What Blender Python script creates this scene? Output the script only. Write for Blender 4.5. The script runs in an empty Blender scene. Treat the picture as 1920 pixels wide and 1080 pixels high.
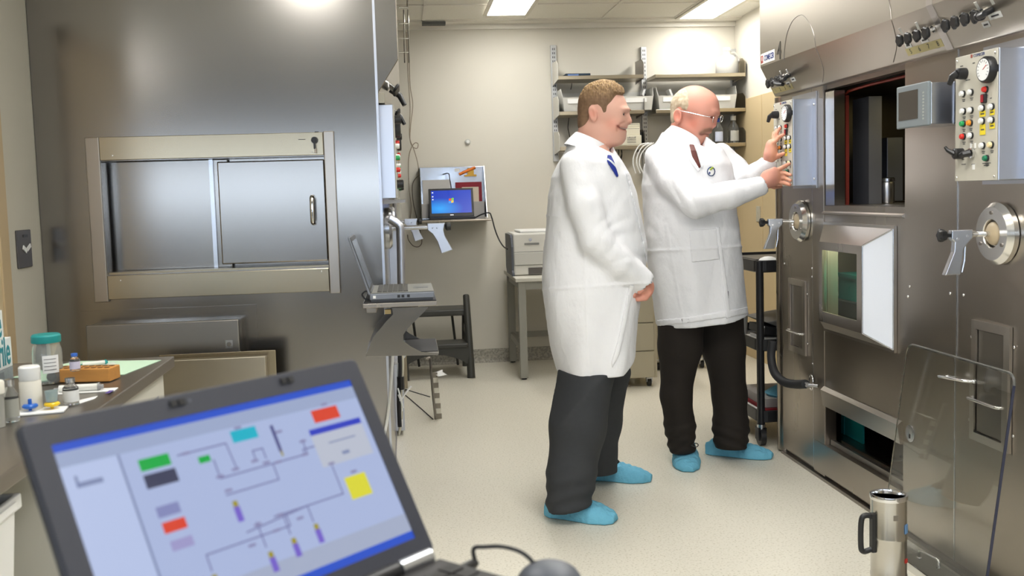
import bpy, bmesh, math, random
import numpy as np
from mathutils import Vector, Matrix
random.seed(7)
C = bpy.context.scene.collection
SC = bpy.context.scene
PI = math.pi
# ---------------------------------------------------------------- camera
CAMZ, FPX, CYP = 1.35, 1867.0, 511.0
YAW, PITCH, ROLL = math.radians(6.05), math.radians(-4.52), math.radians(-1.70)
_f = Vector((math.sin(YAW)*math.cos(PITCH), math.cos(YAW)*math.cos(PITCH), math.sin(PITCH)))
_r = Vector((math.cos(YAW), -math.sin(YAW), 0)); _u = _r.cross(_f)
RT = _r*math.cos(ROLL) + _u*math.sin(ROLL); UP = -_r*math.sin(ROLL) + _u*math.cos(ROLL); FW = _f
CAM = Vector((0, 0, CAMZ))
def ray(px, py): return RT*((px-960)/FPX) - UP*((py-CYP)/FPX) + FW
def PY(px, py, Y): d = ray(px, py); return CAM + d*(Y/d.y)      # photo pixel to the point at depth Y
def PX(px, py, X): d = ray(px, py); return CAM + d*(X/d.x)      # photo pixel to the point on plane x = X
def PZ(px, py, Z=0.0): d = ray(px, py); return CAM + d*((Z-CAMZ)/d.z)
cd = bpy.data.cameras.new('camera'); cam = bpy.data.objects.new('camera', cd); C.objects.link(cam)
cam.matrix_world = Matrix((( RT.x, UP.x, -FW.x, 0), (RT.y, UP.y, -FW.y, 0), (RT.z, UP.z, -FW.z, CAMZ), (0, 0, 0, 1)))
cd.sensor_width = 36; cd.lens = 36*FPX/1920; cd.shift_y = -(540-CYP)/1920; cd.clip_start = .05
cd.dof.use_dof = True; cd.dof.focus_distance = 4.5; cd.dof.aperture_fstop = 7.0
SC.camera = cam
# ---------------------------------------------------------------- materials
def lin(c):
    return tuple((v/12.92 if v <= .04045 else ((v+.055)/1.055)**2.4) for v in c)
def rgb(r, g, b): return lin((r/255, g/255, b/255))
MATS = {}
def mat(name, col=(.8, .8, .8), rough=.5, metal=0., spec=.5, trans=0., emit=None, estr=1., noise=None, bump=None, ior=1.45, alpha=None, coat=0., sss=0.):
    m = bpy.data.materials.new(name); m.use_nodes = True; nt = m.node_tree; b = nt.nodes['Principled BSDF']
    b.inputs['Base Color'].default_value = (*col, 1); b.inputs['Roughness'].default_value = rough; b.inputs['Metallic'].default_value = metal
    b.inputs['Specular IOR Level'].default_value = spec; b.inputs['Transmission Weight'].default_value = trans; b.inputs['IOR'].default_value = ior
    b.inputs['Coat Weight'].default_value = coat
    if sss: b.inputs['Subsurface Weight'].default_value = sss; b.inputs['Subsurface Radius'].default_value = (.01, .004, .002)
    if emit: b.inputs['Emission Color'].default_value = (*emit, 1); b.inputs['Emission Strength'].default_value = estr
    if alpha is not None: b.inputs['Alpha'].default_value = alpha
    if noise:   # (scale vector, colour variation, roughness variation)
        sc, cv, rv = noise
        tc = nt.nodes.new('ShaderNodeTexCoord'); mp = nt.nodes.new('ShaderNodeMapping'); nz = nt.nodes.new('ShaderNodeTexNoise')
        mp.inputs['Scale'].default_value = sc; nz.inputs['Scale'].default_value = 1.; nz.inputs['Detail'].default_value = 4.
        nt.links.new(tc.outputs['Object'], mp.inputs['Vector']); nt.links.new(mp.outputs['Vector'], nz.inputs['Vector'])
        if cv:
            mx = nt.nodes.new('ShaderNodeMix'); mx.data_type = 'RGBA'
            mx.inputs[6].default_value = (*[v*(1-cv) for v in col], 1); mx.inputs[7].default_value = (*[min(1, v*(1+cv)) for v in col], 1)
            nt.links.new(nz.outputs['Fac'], mx.inputs[0]); nt.links.new(mx.outputs[2], b.inputs['Base Color'])
        if rv:
            mr = nt.nodes.new('ShaderNodeMapRange'); mr.inputs[1].default_value = .3; mr.inputs[2].default_value = .7
            mr.inputs[3].default_value = max(.02, rough-rv); mr.inputs[4].default_value = rough+rv
            nt.links.new(nz.outputs['Fac'], mr.inputs[0]); nt.links.new(mr.outputs[0], b.inputs['Roughness'])
    if bump:    # (scale vector, strength, distance)
        sc, st, di = bump
        tc = nt.nodes.new('ShaderNodeTexCoord'); mp = nt.nodes.new('ShaderNodeMapping'); nz = nt.nodes.new('ShaderNodeTexNoise'); bp = nt.nodes.new('ShaderNodeBump')
        mp.inputs['Scale'].default_value = sc; nz.inputs['Scale'].default_value = 1.; nz.inputs['Detail'].default_value = 3.
        bp.inputs['Strength'].default_value = st; bp.inputs['Distance'].default_value = di
        nt.links.new(tc.outputs['Object'], mp.inputs['Vector']); nt.links.new(mp.outputs['Vector'], nz.inputs['Vector'])
        nt.links.new(nz.outputs['Fac'], bp.inputs['Height']); nt.links.new(bp.outputs['Normal'], b.inputs['Normal'])
    MATS[name] = m; return m
def aniso(m, amt, tangent):
    b = m.node_tree.nodes['Principled BSDF']; b.inputs['Anisotropic'].default_value = amt
    t = m.node_tree.nodes.new('ShaderNodeCombineXYZ')
    for i in range(3): t.inputs[i].default_value = tangent[i]
    m.node_tree.links.new(t.outputs[0], b.inputs['Tangent']); return m
STEEL = (.50, .465, .425)
steel = mat('brushed_steel', STEEL, .29, 1., noise=((2, 2, 14), .03, .01))                 # horizontal grain
steelv = mat('brushed_steel_vertical', (.40, .36, .315), .28, 1., noise=((3, 3, .8), .04, .012))
steel_cell = mat('satin_steel_sheet', (.45, .41, .345), .33, 1., noise=((2, 2, 6), .03, .01))
steel_warm = mat('polished_warm_steel', (.40, .345, .25), .25, 1., noise=((3, 3, 12), .03, .01))
steel_dark = mat('worn_dark_steel', (.30, .275, .25), .35, 1., noise=((4, 4, 4), .10, .05))
chrome = mat('chrome', (.8, .8, .8), .12, 1.)
alu = mat('machined_aluminium', (.55, .565, .60), .27, 1.)
polished = mat('polished_flange', (.76, .75, .73), .2, 1.)
alu_matte = mat('matte_aluminium', (.54, .56, .62), .33, 1.)
black = mat('black_plastic', (.015, .015, .016), .38)
blackm = mat('black_rubber', (.022, .022, .024), .6)
white = mat('white_plastic', (.78, .78, .76), .4)
paper = mat('white_paper', (.82, .82, .80), .8)
cream = mat('cream_enamel', rgb(196, 190, 172), .45)
red = mat('red_plastic', (.65, .03, .02), .35); green = mat('green_plastic', (.02, .35, .10), .35)
orange = mat('orange_plastic', (.8, .28, .02), .35); yellow = mat('yellow_tape', (.85, .68, .03), .6)
ink = mat('dark_ink', (.06, .06, .065), .7)
# ---------------------------------------------------------------- mesh builder
class MB:
    def __init__(s, xf=None): s.v = []; s.f = []; s.m = []; s.sm = []; s.xf = xf; s.mi = 0; s.col = None
    def add(s, vs, fs, smooth=False):
        b = len(s.v); s.v += [tuple(s.xf @ Vector(p)) if s.xf else tuple(p) for p in vs]
        for f in fs: s.f.append(tuple(b+i for i in f)); s.m.append(s.mi); s.sm.append(smooth)
        return s
    def box(s, lo, hi):
        (a, b, c), (d, e, f) = [min(x, y) for x, y in zip(lo, hi)], [max(x, y) for x, y in zip(lo, hi)]
        return s.add([(a, b, c), (d, b, c), (d, e, c), (a, e, c), (a, b, f), (d, b, f), (d, e, f), (a, e, f)],
                     [(3, 2, 1, 0), (4, 5, 6, 7), (0, 1, 5, 4), (1, 2, 6, 5), (2, 3, 7, 6), (3, 0, 4, 7)])
    def cbox(s, c, d): return s.box([c[i]-d[i]/2 for i in range(3)], [c[i]+d[i]/2 for i in range(3)])
    def prism(s, poly, axis, a, b):          # poly: list of 2D points in the two other axes (in xyz order), extruded from a to b
        n = len(poly)
        def P(p, t):
            return {'x': (t, p[0], p[1]), 'y': (p[0], t, p[1]), 'z': (p[0], p[1], t)}[axis]
        ar = sum(poly[i][0]*poly[(i+1) % n][1]-poly[(i+1) % n][0]*poly[i][1] for i in range(n))
        if (ar < 0) != (axis == 'y') : poly = poly[::-1]
        if a > b: a, b = b, a
        vs = [P(p, a) for p in poly]+[P(p, b) for p in poly]
        fs = [tuple(range(n))[::-1], tuple(range(n, 2*n))]+[(i, (i+1) % n, n+(i+1) % n, n+i) for i in range(n)]
        return s.add(vs, fs)
    def rings(s, rs, closed=True, caps=True, smooth=True):
        n = len(rs[0]); vs = [p for r in rs for p in r]; fs = []
        for k in range(len(rs)-1):
            for i in range(n if closed else n-1):
                j = (i+1) % n; fs.append((k*n+i, k*n+j, (k+1)*n+j, (k+1)*n+i))
        s.add(vs, fs, smooth)
        if caps: s.add(rs[0], [tuple(range(n))[::-1]]); s.add(rs[-1], [tuple(range(n))])
        return s
    def tube(s, pts, r, n=10, caps=True):
        pts = [Vector(p) for p in pts]; rs = []; up = None
        for i, p in enumerate(pts):
            t = ((pts[min(i+1, len(pts)-1)]-pts[max(i-1, 0)])).normalized()
            if up is None: up = Vector((0, 0, 1)) if abs(t.z) < .9 else Vector((1, 0, 0))
            a = t.cross(up).normalized(); b = a.cross(t).normalized(); up = b
            rr = r[i] if isinstance(r, (list, tuple)) else r
            rs.append([p+(a*math.cos(2*PI*k/n)+b*math.sin(2*PI*k/n))*rr for k in range(n)])
        return s.rings(rs, True, caps)
    def cyl(s, p0, p1, r0, r1=None, n=20): return s.tube([p0, p1], [r0, r0 if r1 is None else r1], n)
    def lathe(s, prof, o=(0, 0, 0), axis='z', n=24):   # prof: (radius, height) list
        o = Vector(o); rs = []
        for r, h in prof:
            ring = []
            for k in range(n):
                a = 2*PI*k/n; x, y = r*math.cos(a), r*math.sin(a)
                ring.append(o+Vector({'z': (x, y, h), 'x': (h, x, y), 'y': (y, h, x), '-x': (-h, y, x)}[axis]))
            rs.append(ring)
        return s.rings(rs, True, True)
    def quad(s, a, b, c, d): return s.add([a, b, c, d], [(0, 1, 2, 3)])
    def ball(s, c, r, n=12, sc=(1, 1, 1)):
        rs = []
        for i in range(1, n):
            t = PI*i/n-PI/2
            rs.append([Vector(c)+Vector((r*sc[0]*math.cos(t)*math.cos(2*PI*k/(2*n)), r*sc[1]*math.cos(t)*math.sin(2*PI*k/(2*n)), r*sc[2]*math.sin(t))) for k in range(2*n)])
        return s.rings(rs, True, True)
def arc(c, r, a0, a1, n, f):    # points on an arc; f maps (u,v) to 3D
    return [f(c[0]+r*math.cos(a0+(a1-a0)*i/n), c[1]+r*math.sin(a0+(a1-a0)*i/n)) for i in range(n+1)]
def smooth_path(pts, n=8):      # Catmull-Rom through the points
    pts = [Vector(p) for p in pts]; P = [pts[0]*2-pts[1]]+pts+[pts[-1]*2-pts[-2]]; out = []
    for i in range(1, len(P)-2):
        for k in range(n):
            t = k/n; a, b, c, d = P[i-1], P[i], P[i+1], P[i+2]
            out.append(.5*((2*b)+(c-a)*t+(2*a-5*b+4*c-d)*t*t+(3*b-a-3*c+d)*t**3))
    out.append(pts[-1]); return out
# ---------------------------------------------------------------- object helpers
def world_loc(o):
    v = Vector((0, 0, 0))
    while o: v = v+Vector(o.location); o = o.parent
    return v
FLAT = {'screen', 'emblem_pane', 'diagram_lines', 'valve_symbols'}
def obj(name, mb, m, parent=None, bevel=0., kind=None, label=None, origin=None, seg=2):
    me = bpy.data.meshes.new(name)
    off = world_loc(parent) if parent else Vector(origin or (0, 0, 0))
    me.from_pydata([tuple(Vector(p)-off) for p in mb.v], [], mb.f)
    for mm in (m if isinstance(m, (list, tuple)) else [m]): me.materials.append(mm)
    me.polygons.foreach_set('material_index', mb.m); me.polygons.foreach_set('use_smooth', mb.sm)
    bm = bmesh.new(); bm.from_mesh(me)
    bmesh.ops.remove_doubles(bm, verts=bm.verts, dist=2e-6)
    if name not in FLAT: bmesh.ops.recalc_face_normals(bm, faces=bm.faces)
    bm.to_mesh(me); bm.free(); me.validate(); me.update()
    if any(mb.sm): me.set_sharp_from_angle(angle=math.radians(38))
    o = bpy.data.objects.new(name, me); C.objects.link(o)
    if parent: o.parent = parent
    else: o.location = off
    if bevel:
        b = o.modifiers.new('bevel', 'BEVEL'); b.width = bevel; b.segments = seg; b.limit_method = 'ANGLE'; b.angle_limit = math.radians(50)
    if kind: o['kind'] = kind
    if label: o['label'] = label
    return o
def thing(name, label, cat, loc=(0, 0, 0), group=None):
    o = bpy.data.objects.new(name, None); C.objects.link(o); o.location = loc; o.empty_display_size = .05
    o['label'] = label; o['category'] = cat
    if group: o['group'] = group
    return o
def tag(o, label, cat, group=None):
    o['label'] = label; o['category'] = cat
    if group: o['group'] = group
    return o
def text_mb(body, size, xf, depth=.0006, bold=0.0, align='CENTER'):   # lettering as a thin solid; xf maps the text plane into the scene
    cu = bpy.data.curves.new('lettering', 'FONT'); cu.body = body; cu.size = size; cu.extrude = depth; cu.align_x = align; cu.align_y = 'CENTER'; cu.offset = bold
    cu.resolution_u = 2
    o = bpy.data.objects.new('lettering', cu); C.objects.link(o); dg = bpy.context.evaluated_depsgraph_get()
    me = bpy.data.meshes.new_from_object(o.evaluated_get(dg)); mb = MB(xf)
    mb.add([v.co[:] for v in me.vertices], [tuple(p.vertices) for p in me.polygons])
    bpy.data.objects.remove(o); bpy.data.curves.remove(cu); bpy.data.meshes.remove(me); return mb
def frame_xf(o, ux, uy):        # matrix whose local x,y axes are ux,uy at point o
    ux = Vector(ux).normalized(); uy = Vector(uy); uy = (uy-ux*uy.dot(ux)).normalized(); uz = ux.cross(uy)
    return Matrix(((ux.x, uy.x, uz.x, o[0]), (ux.y, uy.y, uz.y, o[1]), (ux.z, uy.z, uz.z, o[2]), (0, 0, 0, 1)))
def merge(*mbs):
    r = MB()
    for mi, m in enumerate(mbs):
        b = len(r.v); r.v += m.v; r.f += [tuple(i+b for i in f) for f in m.f]; r.m += m.m; r.sm += m.sm
    return r
def dup(o, parent=None, dloc=(0, 0, 0), label=None, group=None):
    c = o.copy(); C.objects.link(c)
    if parent: c.parent = parent
    else: c.location = Vector(o.location)+Vector(dloc)
    if label: c['label'] = label
    if group: c['group'] = group
    for ch in [x for x in bpy.data.objects if x.parent == o]: dup(ch, c)
    return c
def plate_x(px0, py0, px1, py1, X, t):   # a box from two photo corners on plane x = X, thickness t toward the room (-x)
    a, b = PX(px0, py0, X), PX(px1, py1, X); return (X-t, a.y, a.z), (X, b.y, b.z)
def plate_y(px0, py0, px1, py1, Y, t):
    a, b = PY(px0, py0, Y), PY(px1, py1, Y); return (a.x, Y-t, a.z), (b.x, Y, b.z)
# ================================================================ THE ROOM
XL, XR, YB, YF, ZC = -1.445, 2.72, 7.97, -2.4, 2.70
XO = -4.6                                      # the room widens to the left behind the counter
def floor_mat():
    m = mat('speckled_vinyl', rgb(222, 217, 201), .33, spec=.35); nt = m.node_tree; b = nt.nodes['Principled BSDF']
    tc = nt.nodes.new('ShaderNodeTexCoord'); n1 = nt.nodes.new('ShaderNodeTexNoise'); n2 = nt.nodes.new('ShaderNodeTexNoise'); r1 = nt.nodes.new('ShaderNodeValToRGB'); r2 = nt.nodes.new('ShaderNodeValToRGB'); mx = nt.nodes.new('ShaderNodeMix'); mx.data_type = 'RGBA'
    n1.inputs['Scale'].default_value = 110; n1.inputs['Detail'].default_value = 2; n2.inputs['Scale'].default_value = 170; n2.inputs['Detail'].default_value = 2
    for n in (n1, n2): nt.links.new(tc.outputs['Object'], n.inputs['Vector'])
    r1.color_ramp.elements[0].position = .30; r1.color_ramp.elements[0].color = (*rgb(196, 190, 170), 1); r1.color_ramp.elements[1].position = .46; r1.color_ramp.elements[1].color = (*rgb(224, 219, 204), 1)
    r2.color_ramp.elements[0].position = .66; r2.color_ramp.elements[0].color = (0, 0, 0, 1); r2.color_ramp.elements[1].position = .72; r2.color_ramp.elements[1].color = (1, 1, 1, 1)
    nt.links.new(n1.outputs['Fac'], r1.inputs[0]); nt.links.new(n2.outputs['Fac'], r2.inputs[0]); nt.links.new(r2.outputs[0], mx.inputs[0]); nt.links.new(r1.outputs[0], mx.inputs[6])
    mx.inputs[7].default_value = (*rgb(236, 232, 220), 1); nt.links.new(mx.outputs[2], b.inputs['Base Color']); return m
def speckle(name, c0, c1, sc):
    m = mat(name, c0, .6); nt = m.node_tree; b = nt.nodes['Principled BSDF']; tc = nt.nodes.new('ShaderNodeTexCoord'); n = nt.nodes.new('ShaderNodeTexNoise'); r = nt.nodes.new('ShaderNodeValToRGB')
    n.inputs['Scale'].default_value = sc; r.color_ramp.elements[0].color = (*c0, 1); r.color_ramp.elements[1].color = (*c1, 1); r.color_ramp.elements[0].position = .4; r.color_ramp.elements[1].position = .6
    nt.links.new(tc.outputs['Object'], n.inputs['Vector']); nt.links.new(n.outputs['Fac'], r.inputs[0]); nt.links.new(r.outputs[0], b.inputs['Base Color']); return m
m_floor = floor_mat()
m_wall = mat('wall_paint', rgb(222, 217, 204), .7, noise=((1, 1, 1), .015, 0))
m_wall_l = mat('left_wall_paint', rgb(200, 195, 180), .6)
m_tan = mat('tan_wall_cladding', rgb(212, 190, 148), .45)
m_ceil = speckle('ceiling_tile', rgb(240, 236, 224), rgb(244, 241, 231), 90)
m_grid = mat('ceiling_grid_metal', rgb(240, 236, 226), .5)
m_cove = speckle('grey_terrazzo', rgb(150, 146, 135), rgb(186, 181, 168), 60)
def struct(name, mb, m, **k): return obj(name, mb, m, kind='structure', **k)
struct('floor', MB().box((XO-.1, YF-.1, -.1), (XR+.1, YB+.1, 0)), m_floor)
struct('wall_back', MB().box((XL-.1, YB, 0), (XR+.1, YB+.1, ZC)), m_wall)
struct('wall_right', MB().box((XR, YF, 0), (XR+.1, YB, ZC)), m_wall)
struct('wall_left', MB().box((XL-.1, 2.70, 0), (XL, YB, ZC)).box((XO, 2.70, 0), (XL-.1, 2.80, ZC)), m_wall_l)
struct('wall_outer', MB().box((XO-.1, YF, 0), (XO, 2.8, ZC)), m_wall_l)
wf = MB()                                       # rear wall, behind the photographer, with an added window opening for fill and reflections
WX0, WX1, WZ0, WZ1 = -4.2, 2.25, 1.37, 1.66
wf.box((XO-.1, YF-.1, 0), (XR+.1, YF, WZ0)).box((XO-.1, YF-.1, WZ1), (XR+.1, YF, ZC)).box((XO-.1, YF-.1, WZ0), (WX0, YF, WZ1)).box((WX1, YF-.1, WZ0), (XR+.1, YF, WZ1))
struct('wall_front', wf, mat('dark_rear_wall', rgb(92, 86, 78), .7))
w = MB()
for x in (WX0, -3.1, -2.05, -1.0, .1, 1.15, WX1-.04): w.box((x, YF-.08, WZ0), (x+.04, YF-.02, WZ1))
for z in (WZ0, WZ1-.04): w.box((WX0, YF-.08, z), (WX1, YF-.02, z+.04))
struct('added_window_1', w, mat('window_frame_metal', (.5, .5, .5), .4, 1.))  # added window, out of view, shaped for its reflection in the steel
# suspended ceiling: tiles in a metal grid, openings where the light fittings sit
ceil = MB().box((XO-.1, YF-.1, ZC), (XR+.1, YB+.1, ZC+.1)); struct('ceiling', ceil, m_ceil)
g = MB()
GX = [-1.02, -.4, .2, .99, 1.6, 2.18]
for x in GX: g.box((x-.012, YF, ZC-.006), (x+.012, YB-.02, ZC))
yy = 7.80
GY = []
while yy > YF: GY.append(yy); yy -= .61
for y in GY: g.box((XO if y < 2.7 else XL, y-.012, ZC-.006), (XR, y+.012, ZC))
struct('trim_1', g, m_grid)
struct('trim_2', MB().box((XL, YB-.16, ZC-.012), (XR, YB, ZC)).box((XL, YB-.03, ZC-.05), (XR, YB, ZC)), m_grid)
# coved skirting along the back wall and the tan cladding of the right wall
cv = MB(); prof = [(YB, 0), (YB, .105), (YB-.006, .105), (YB-.006, .03), (YB-.012, .014), (YB-.028, .004), (YB-.05, 0.0)]
cv.prism([(p[0], p[1]) for p in prof], 'x', XL, XR); struct('baseboard_back', cv, m_cove)
tz = 2.04
struct('trim_3', MB().box((XR-.022, 7.318, 0), (XR, 7.955, tz)).box((XR-.022, 4.9, 0), (XR, 7.308, tz)), m_tan, bevel=.004)
struct('door_1', MB().box((XL, 2.85, 0), (XL+.006, 3.72, 2.05)), mat('tan_door_leaf', rgb(205, 186, 150), .5))
struct('trim_4', MB().box((XL, 3.72, 0), (XL+.012, 3.80, 2.12)).box((XL, 2.77, 0), (XL+.012, 2.85, 2.12)).box((XL, 2.77, 2.05), (XL+.012, 3.80, 2.12)), mat('tan_door_casing', rgb(190, 168, 132), .45), bevel=.003)
# light switch and left wall socket
t = thing('light_switch', 'cream light switch plate on the tan cladding beyond the older man', 'light switch', (XR-.022, 7.40, 1.14))
obj('plate', MB().box((XR-.029, 7.355, 1.08), (XR-.0225, 7.435, 1.20)), cream, t, bevel=.002); obj('toggle', MB().box((XR-.036, 7.385, 1.125), (XR-.029, 7.405, 1.155)), cream, t)
t = thing('wall_socket', 'dark grey socket plate with white tape on the left wall', 'socket', (XL, 3.96, 1.2))
pl = mat('dark_grey_plate', rgb(84, 80, 80), .4, .3)
obj('plate', MB().box((XL+.0005, 3.885, 1.125), (XL+.008, 4.025, 1.268)), pl, t, bevel=.003)
obj('slot', MB().box((XL+.008, 3.94, 1.24), (XL+.010, 3.985, 1.25)), black, t)
obj('tape', MB(frame_xf((XL+.009, 3.945, 1.195), (0, .8, -.45), (0, .45, .8))).box((-.018, -.008, 0), (.018, .008, .004)), paper, t)
obj('tape', MB(frame_xf((XL+.009, 3.985, 1.2), (0, .9, .4), (0, -.4, .9))).box((-.02, -.007, 0), (.02, .007, .004)), paper, t)
# ceiling lights: lit diffusers in white frames
m_lit = mat('lit_diffuser', (1, 1, 1), .5, emit=(1., .985, .95), estr=14.5)
m_fr = mat('light_frame_enamel', rgb(225, 220, 205), .4)
def ceiling_light(x0, x1, y0, y1, label):
    t = thing('ceiling_light', label, 'ceiling light', ((x0+x1)/2, (y0+y1)/2, ZC-.02), 'ceiling light fittings')
    f = MB(); w = .03
    f.box((x0-w, y0-w, ZC-.016), (x0, y1+w, ZC-.0065)).box((x1, y0-w, ZC-.016), (x1+w, y1+w, ZC-.0065)).box((x0, y0-w, ZC-.016), (x1, y0, ZC-.0065)).box((x0, y1, ZC-.016), (x1, y1+w, ZC-.0065))
    obj('frame', f, m_fr, t); obj('diffuser', MB().box((x0, y0, ZC-.012), (x1, y1, ZC-.0065)), m_lit, t); return t
ceiling_light(.67, .955, 6.32, 7.55, 'lit ceiling panel above the wall laptop, nearer the left cell')
ceiling_light(2.215, 2.485, 6.56, 7.79, 'lit ceiling panel above the wall shelves, in the right-hand ceiling corner')
for x0 in (.67, 2.215):  # added fill panels, none of them in view
    for y0 in (3.88, 1.44, -1.0):
        xa = x0 if x0 < 1 else 1.22
        ceiling_light(xa, xa+.28, y0, y0+1.2, 'added ceiling panel out of view over the aisle, for fill')
for x0, y0 in ((-.66, 1.55), (-2.7, .3), (-2.7, -2.1)):  # more added panels out of view, for fill and reflections
    ceiling_light(x0, x0+.28, y0, y0+1.2, 'added ceiling panel out of view over the aisle, for fill')
# loose cables through the ceiling corner
cc = MB(); cc.box((.19, YB-.17, ZC-.034), (.37, YB-.10, ZC-.013))
tag(obj('cable_duct', cc, mat('dark_duct', rgb(95, 97, 95), .5), origin=(.28, YB-.13, ZC-.03)), 'dark grey cable duct at the ceiling edge above the back wall', 'cable duct')
# invented daylight: sky and an area lamp outside the added rear window
wd = bpy.data.worlds.new('sky'); SC.world = wd; wd.use_nodes = True
bg = wd.node_tree.nodes['Background']; bg.inputs[0].default_value = (.62, .76, 1., 1); bg.inputs[1].default_value = 1.0
al = bpy.data.lights.new('added_window_light', 'AREA'); al.shape = 'RECTANGLE'; al.size = WX1-WX0; al.size_y = WZ1-WZ0; al.energy = 78; al.color = (.70, .83, 1.)
ao = bpy.data.objects.new('added_window_light', al); C.objects.link(ao); ao.location = ((WX0+WX1)/2, YF-.12, (WZ0+WZ1)/2); ao.rotation_euler = (PI/2, 0, 0)
SC.view_settings.view_transform = 'Standard'; SC.view_settings.look = 'None'; SC.view_settings.exposure = 0.33; SC.view_settings.gamma = 1.0
SC.cycles.max_bounces = 10; SC.cycles.glossy_bounces = 6; SC.cycles.transmission_bounces = 8; SC.cycles.transparent_max_bounces = 8; SC.cycles.sample_clamp_indirect = 6.0
SC.cycles.caustics_reflective = False; SC.cycles.caustics_refractive = False
# ================================================================ RIGHT HOT CELL
FX = 1.865                                   # front sheet of the right cell
def plane_pt(px, py, p0, n):
    d = ray(px, py); n = Vector(n); return CAM+d*((Vector(p0)-CAM).dot(n)/d.dot(n))
HB, HK = (1.84, 1.788), (1.765, 1.934)       # hood: bottom corner and kink in x,z
CHN = Vector((-(HK[1]-HB[1]), 0, -(HB[0]-HK[0]))).normalized()   # outward normal of the sloping hood face
CHU = Vector((HK[0]-HB[0], 0, HK[1]-HB[1])).normalized()         # up the slope
def CH(px, py, off=0.): return plane_pt(px, py, (HB[0], 0, HB[1])+Vector() if False else Vector((HB[0], 0, HB[1]))+CHN*off, CHN)
def front_z(px, py): return PX(px, py, FX).z
YN, YE = 1.75, 4.79
rc = thing('shielded_hot_cell', 'stainless steel hot cell with sloped hood beside the older man, the right-hand one', 'hot cell', (FX, 3.9, 0))
b = MB()
b.box((FX, YN, .03), (2.7, 3.56, 2.68)).box((FX, 4.277, .03), (FX+.05, YE, 2.68)).box((FX+.05, 4.72, .03), (2.7, YE, 2.68)).box((2.62, 4.277, .03), (2.7, 4.72, 2.68))
for z0, z1 in ((.03, .17), (.35, .70), (1.16, 1.257), (1.79, 2.68)): b.box((FX+.05, 4.277, z0), (2.62, 4.72, z1))
b.box((FX, 3.56, .03), (2.7, 4.277, .17)).box((FX, 3.56, 1.79), (2.7, 4.277, 2.68))
b.box((2.62, 3.56, .17), (2.7, 4.277, 1.79))
# door leaf between the slot and the window, with a tunnel behind the viewing box
b.box((FX, 3.56, .35), (2.62, 4.277, .70)).box((FX, 3.56, 1.16), (2.62, 4.277, 1.257)).box((FX, 3.56, .70), (2.3, 3.66, 1.16)).box((FX, 4.24, .70), (FX+.05, 4.277, 1.16)).box((2.3, 3.56, .70), (2.62, 4.277, 1.16))
obj('body', b, steel_dark if False else steelv, rc)
obj('plinth', MB().box((FX+.012, YN, 0), (2.7, YE+.05, .03)).box((FX-.012, YN, 0), (FX+.012, YE, .014)), steel_dark, rc)
cp = MB(); cp.rings([[Vector((FX+.035-.05*math.cos(a), YE+.035+.045*math.sin(a)*1.0, z)) for a in [(-.5+i/10)*PI for i in range(11)]]+[Vector((FX+.2, YE+.08, z)), Vector((FX+.2, YE-.01, z))] for z in (.012, 1.786)], True, True)
obj('corner_post', cp, steelv, rc)
obj('window_post', MB().box((FX-.0035, 4.283, .02), (FX, 4.405, 1.787)), steelv, rc, bevel=.001)
h = MB(); h.prism([(FX+.05, HB[1]), HB, HK, (HK[0], 2.66), (FX+.05, 2.66)], 'y', YN, 4.80); obj('hood', h, steel_cell, rc, bevel=.004)
sj = MB()
q = [CH(1738, 12), CH(1744, 9), CH(1787, 88), CH(1780, 90)]
ys = (3.185, 3.225)
sj.prism([(HB[0]+CHN.x*.0, HB[1]), (HB[0]+CHN.x*.003, HB[1]+CHN.z*.003), (HK[0]+CHN.x*.003-.001, HK[1]+CHN.z*.003+.002), (HK[0]-.0035, 2.66), (HK[0], 2.66), HK], 'y', *ys); obj('joint_strip', sj, steel, rc)
for pa, pb in (([(1470, 113), (1471, 92), (1476, 62), (1487, 38), (1503, 28), (1517, 42), (1526, 65), (1529.5, 90)], [(1530, 91), (1538, 110), (1544, 132), (1542, 154)]),
               ([(1661, -30), (1665, -8), (1669, 14), (1671, 36)], [(1671.5, 38), (1678, 62), (1681, 88), (1675, 116)])):
    m_ = MB().tube(smooth_path([PX(*p, HK[0]-.0004) for p in pa], 6), .0016, 6).tube(smooth_path([CH(*p, .0004) for p in pb], 6), .0016, 6)
    obj('curved_seam', m_, steel_dark, rc)
sv = MB(); sv.box((FX-.002, 3.198, .03), (FX, 3.204, 1.79)); obj('panel_seam', sv, alu, rc)
obj('panel_seam', MB().box((FX-.0015, 4.409, .03), (FX, 4.413, 1.79)), alu, rc)
obj('panel_seam', MB().box((FX-.0015, YN, 1.172), (FX, 3.19, 1.175)), steel_dark, rc)
# upper opening: frame, jamb plates, red gasket, inner shield, things in the dark
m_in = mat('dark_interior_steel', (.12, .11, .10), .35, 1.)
obj('window_ledge', MB().prism([(FX, 1.215), (FX-.012, 1.22), (FX-.012, 1.226), (FX+.05, 1.258), (FX+.05, 1.215)], 'y', 3.56, 4.283), steel, rc)
obj('lintel', MB().box((FX+.012, 3.565, 1.768), (FX+.055, 4.275, 1.789)), steel_dark, rc)
obj('jamb_plate', MB().box((FX+.002, 4.18, 1.258), (FX+.05, 4.27, 1.755)), polished, rc)
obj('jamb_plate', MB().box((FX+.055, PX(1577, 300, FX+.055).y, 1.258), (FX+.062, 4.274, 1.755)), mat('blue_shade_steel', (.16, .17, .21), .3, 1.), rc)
g0, g1 = PX(1588, 300, FX+.07).y, PX(1578, 300, FX+.07).y; gk = MB().box((FX+.065, g0, 1.258), (FX+.08, g1, 1.735)); gk.tube([(FX+.072, g1, 1.73), (FX+.072, g0-.02, 1.752), (FX+.072, 4.0, 1.757), (FX+.072, 3.6, 1.757)], .006, 8)
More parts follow.
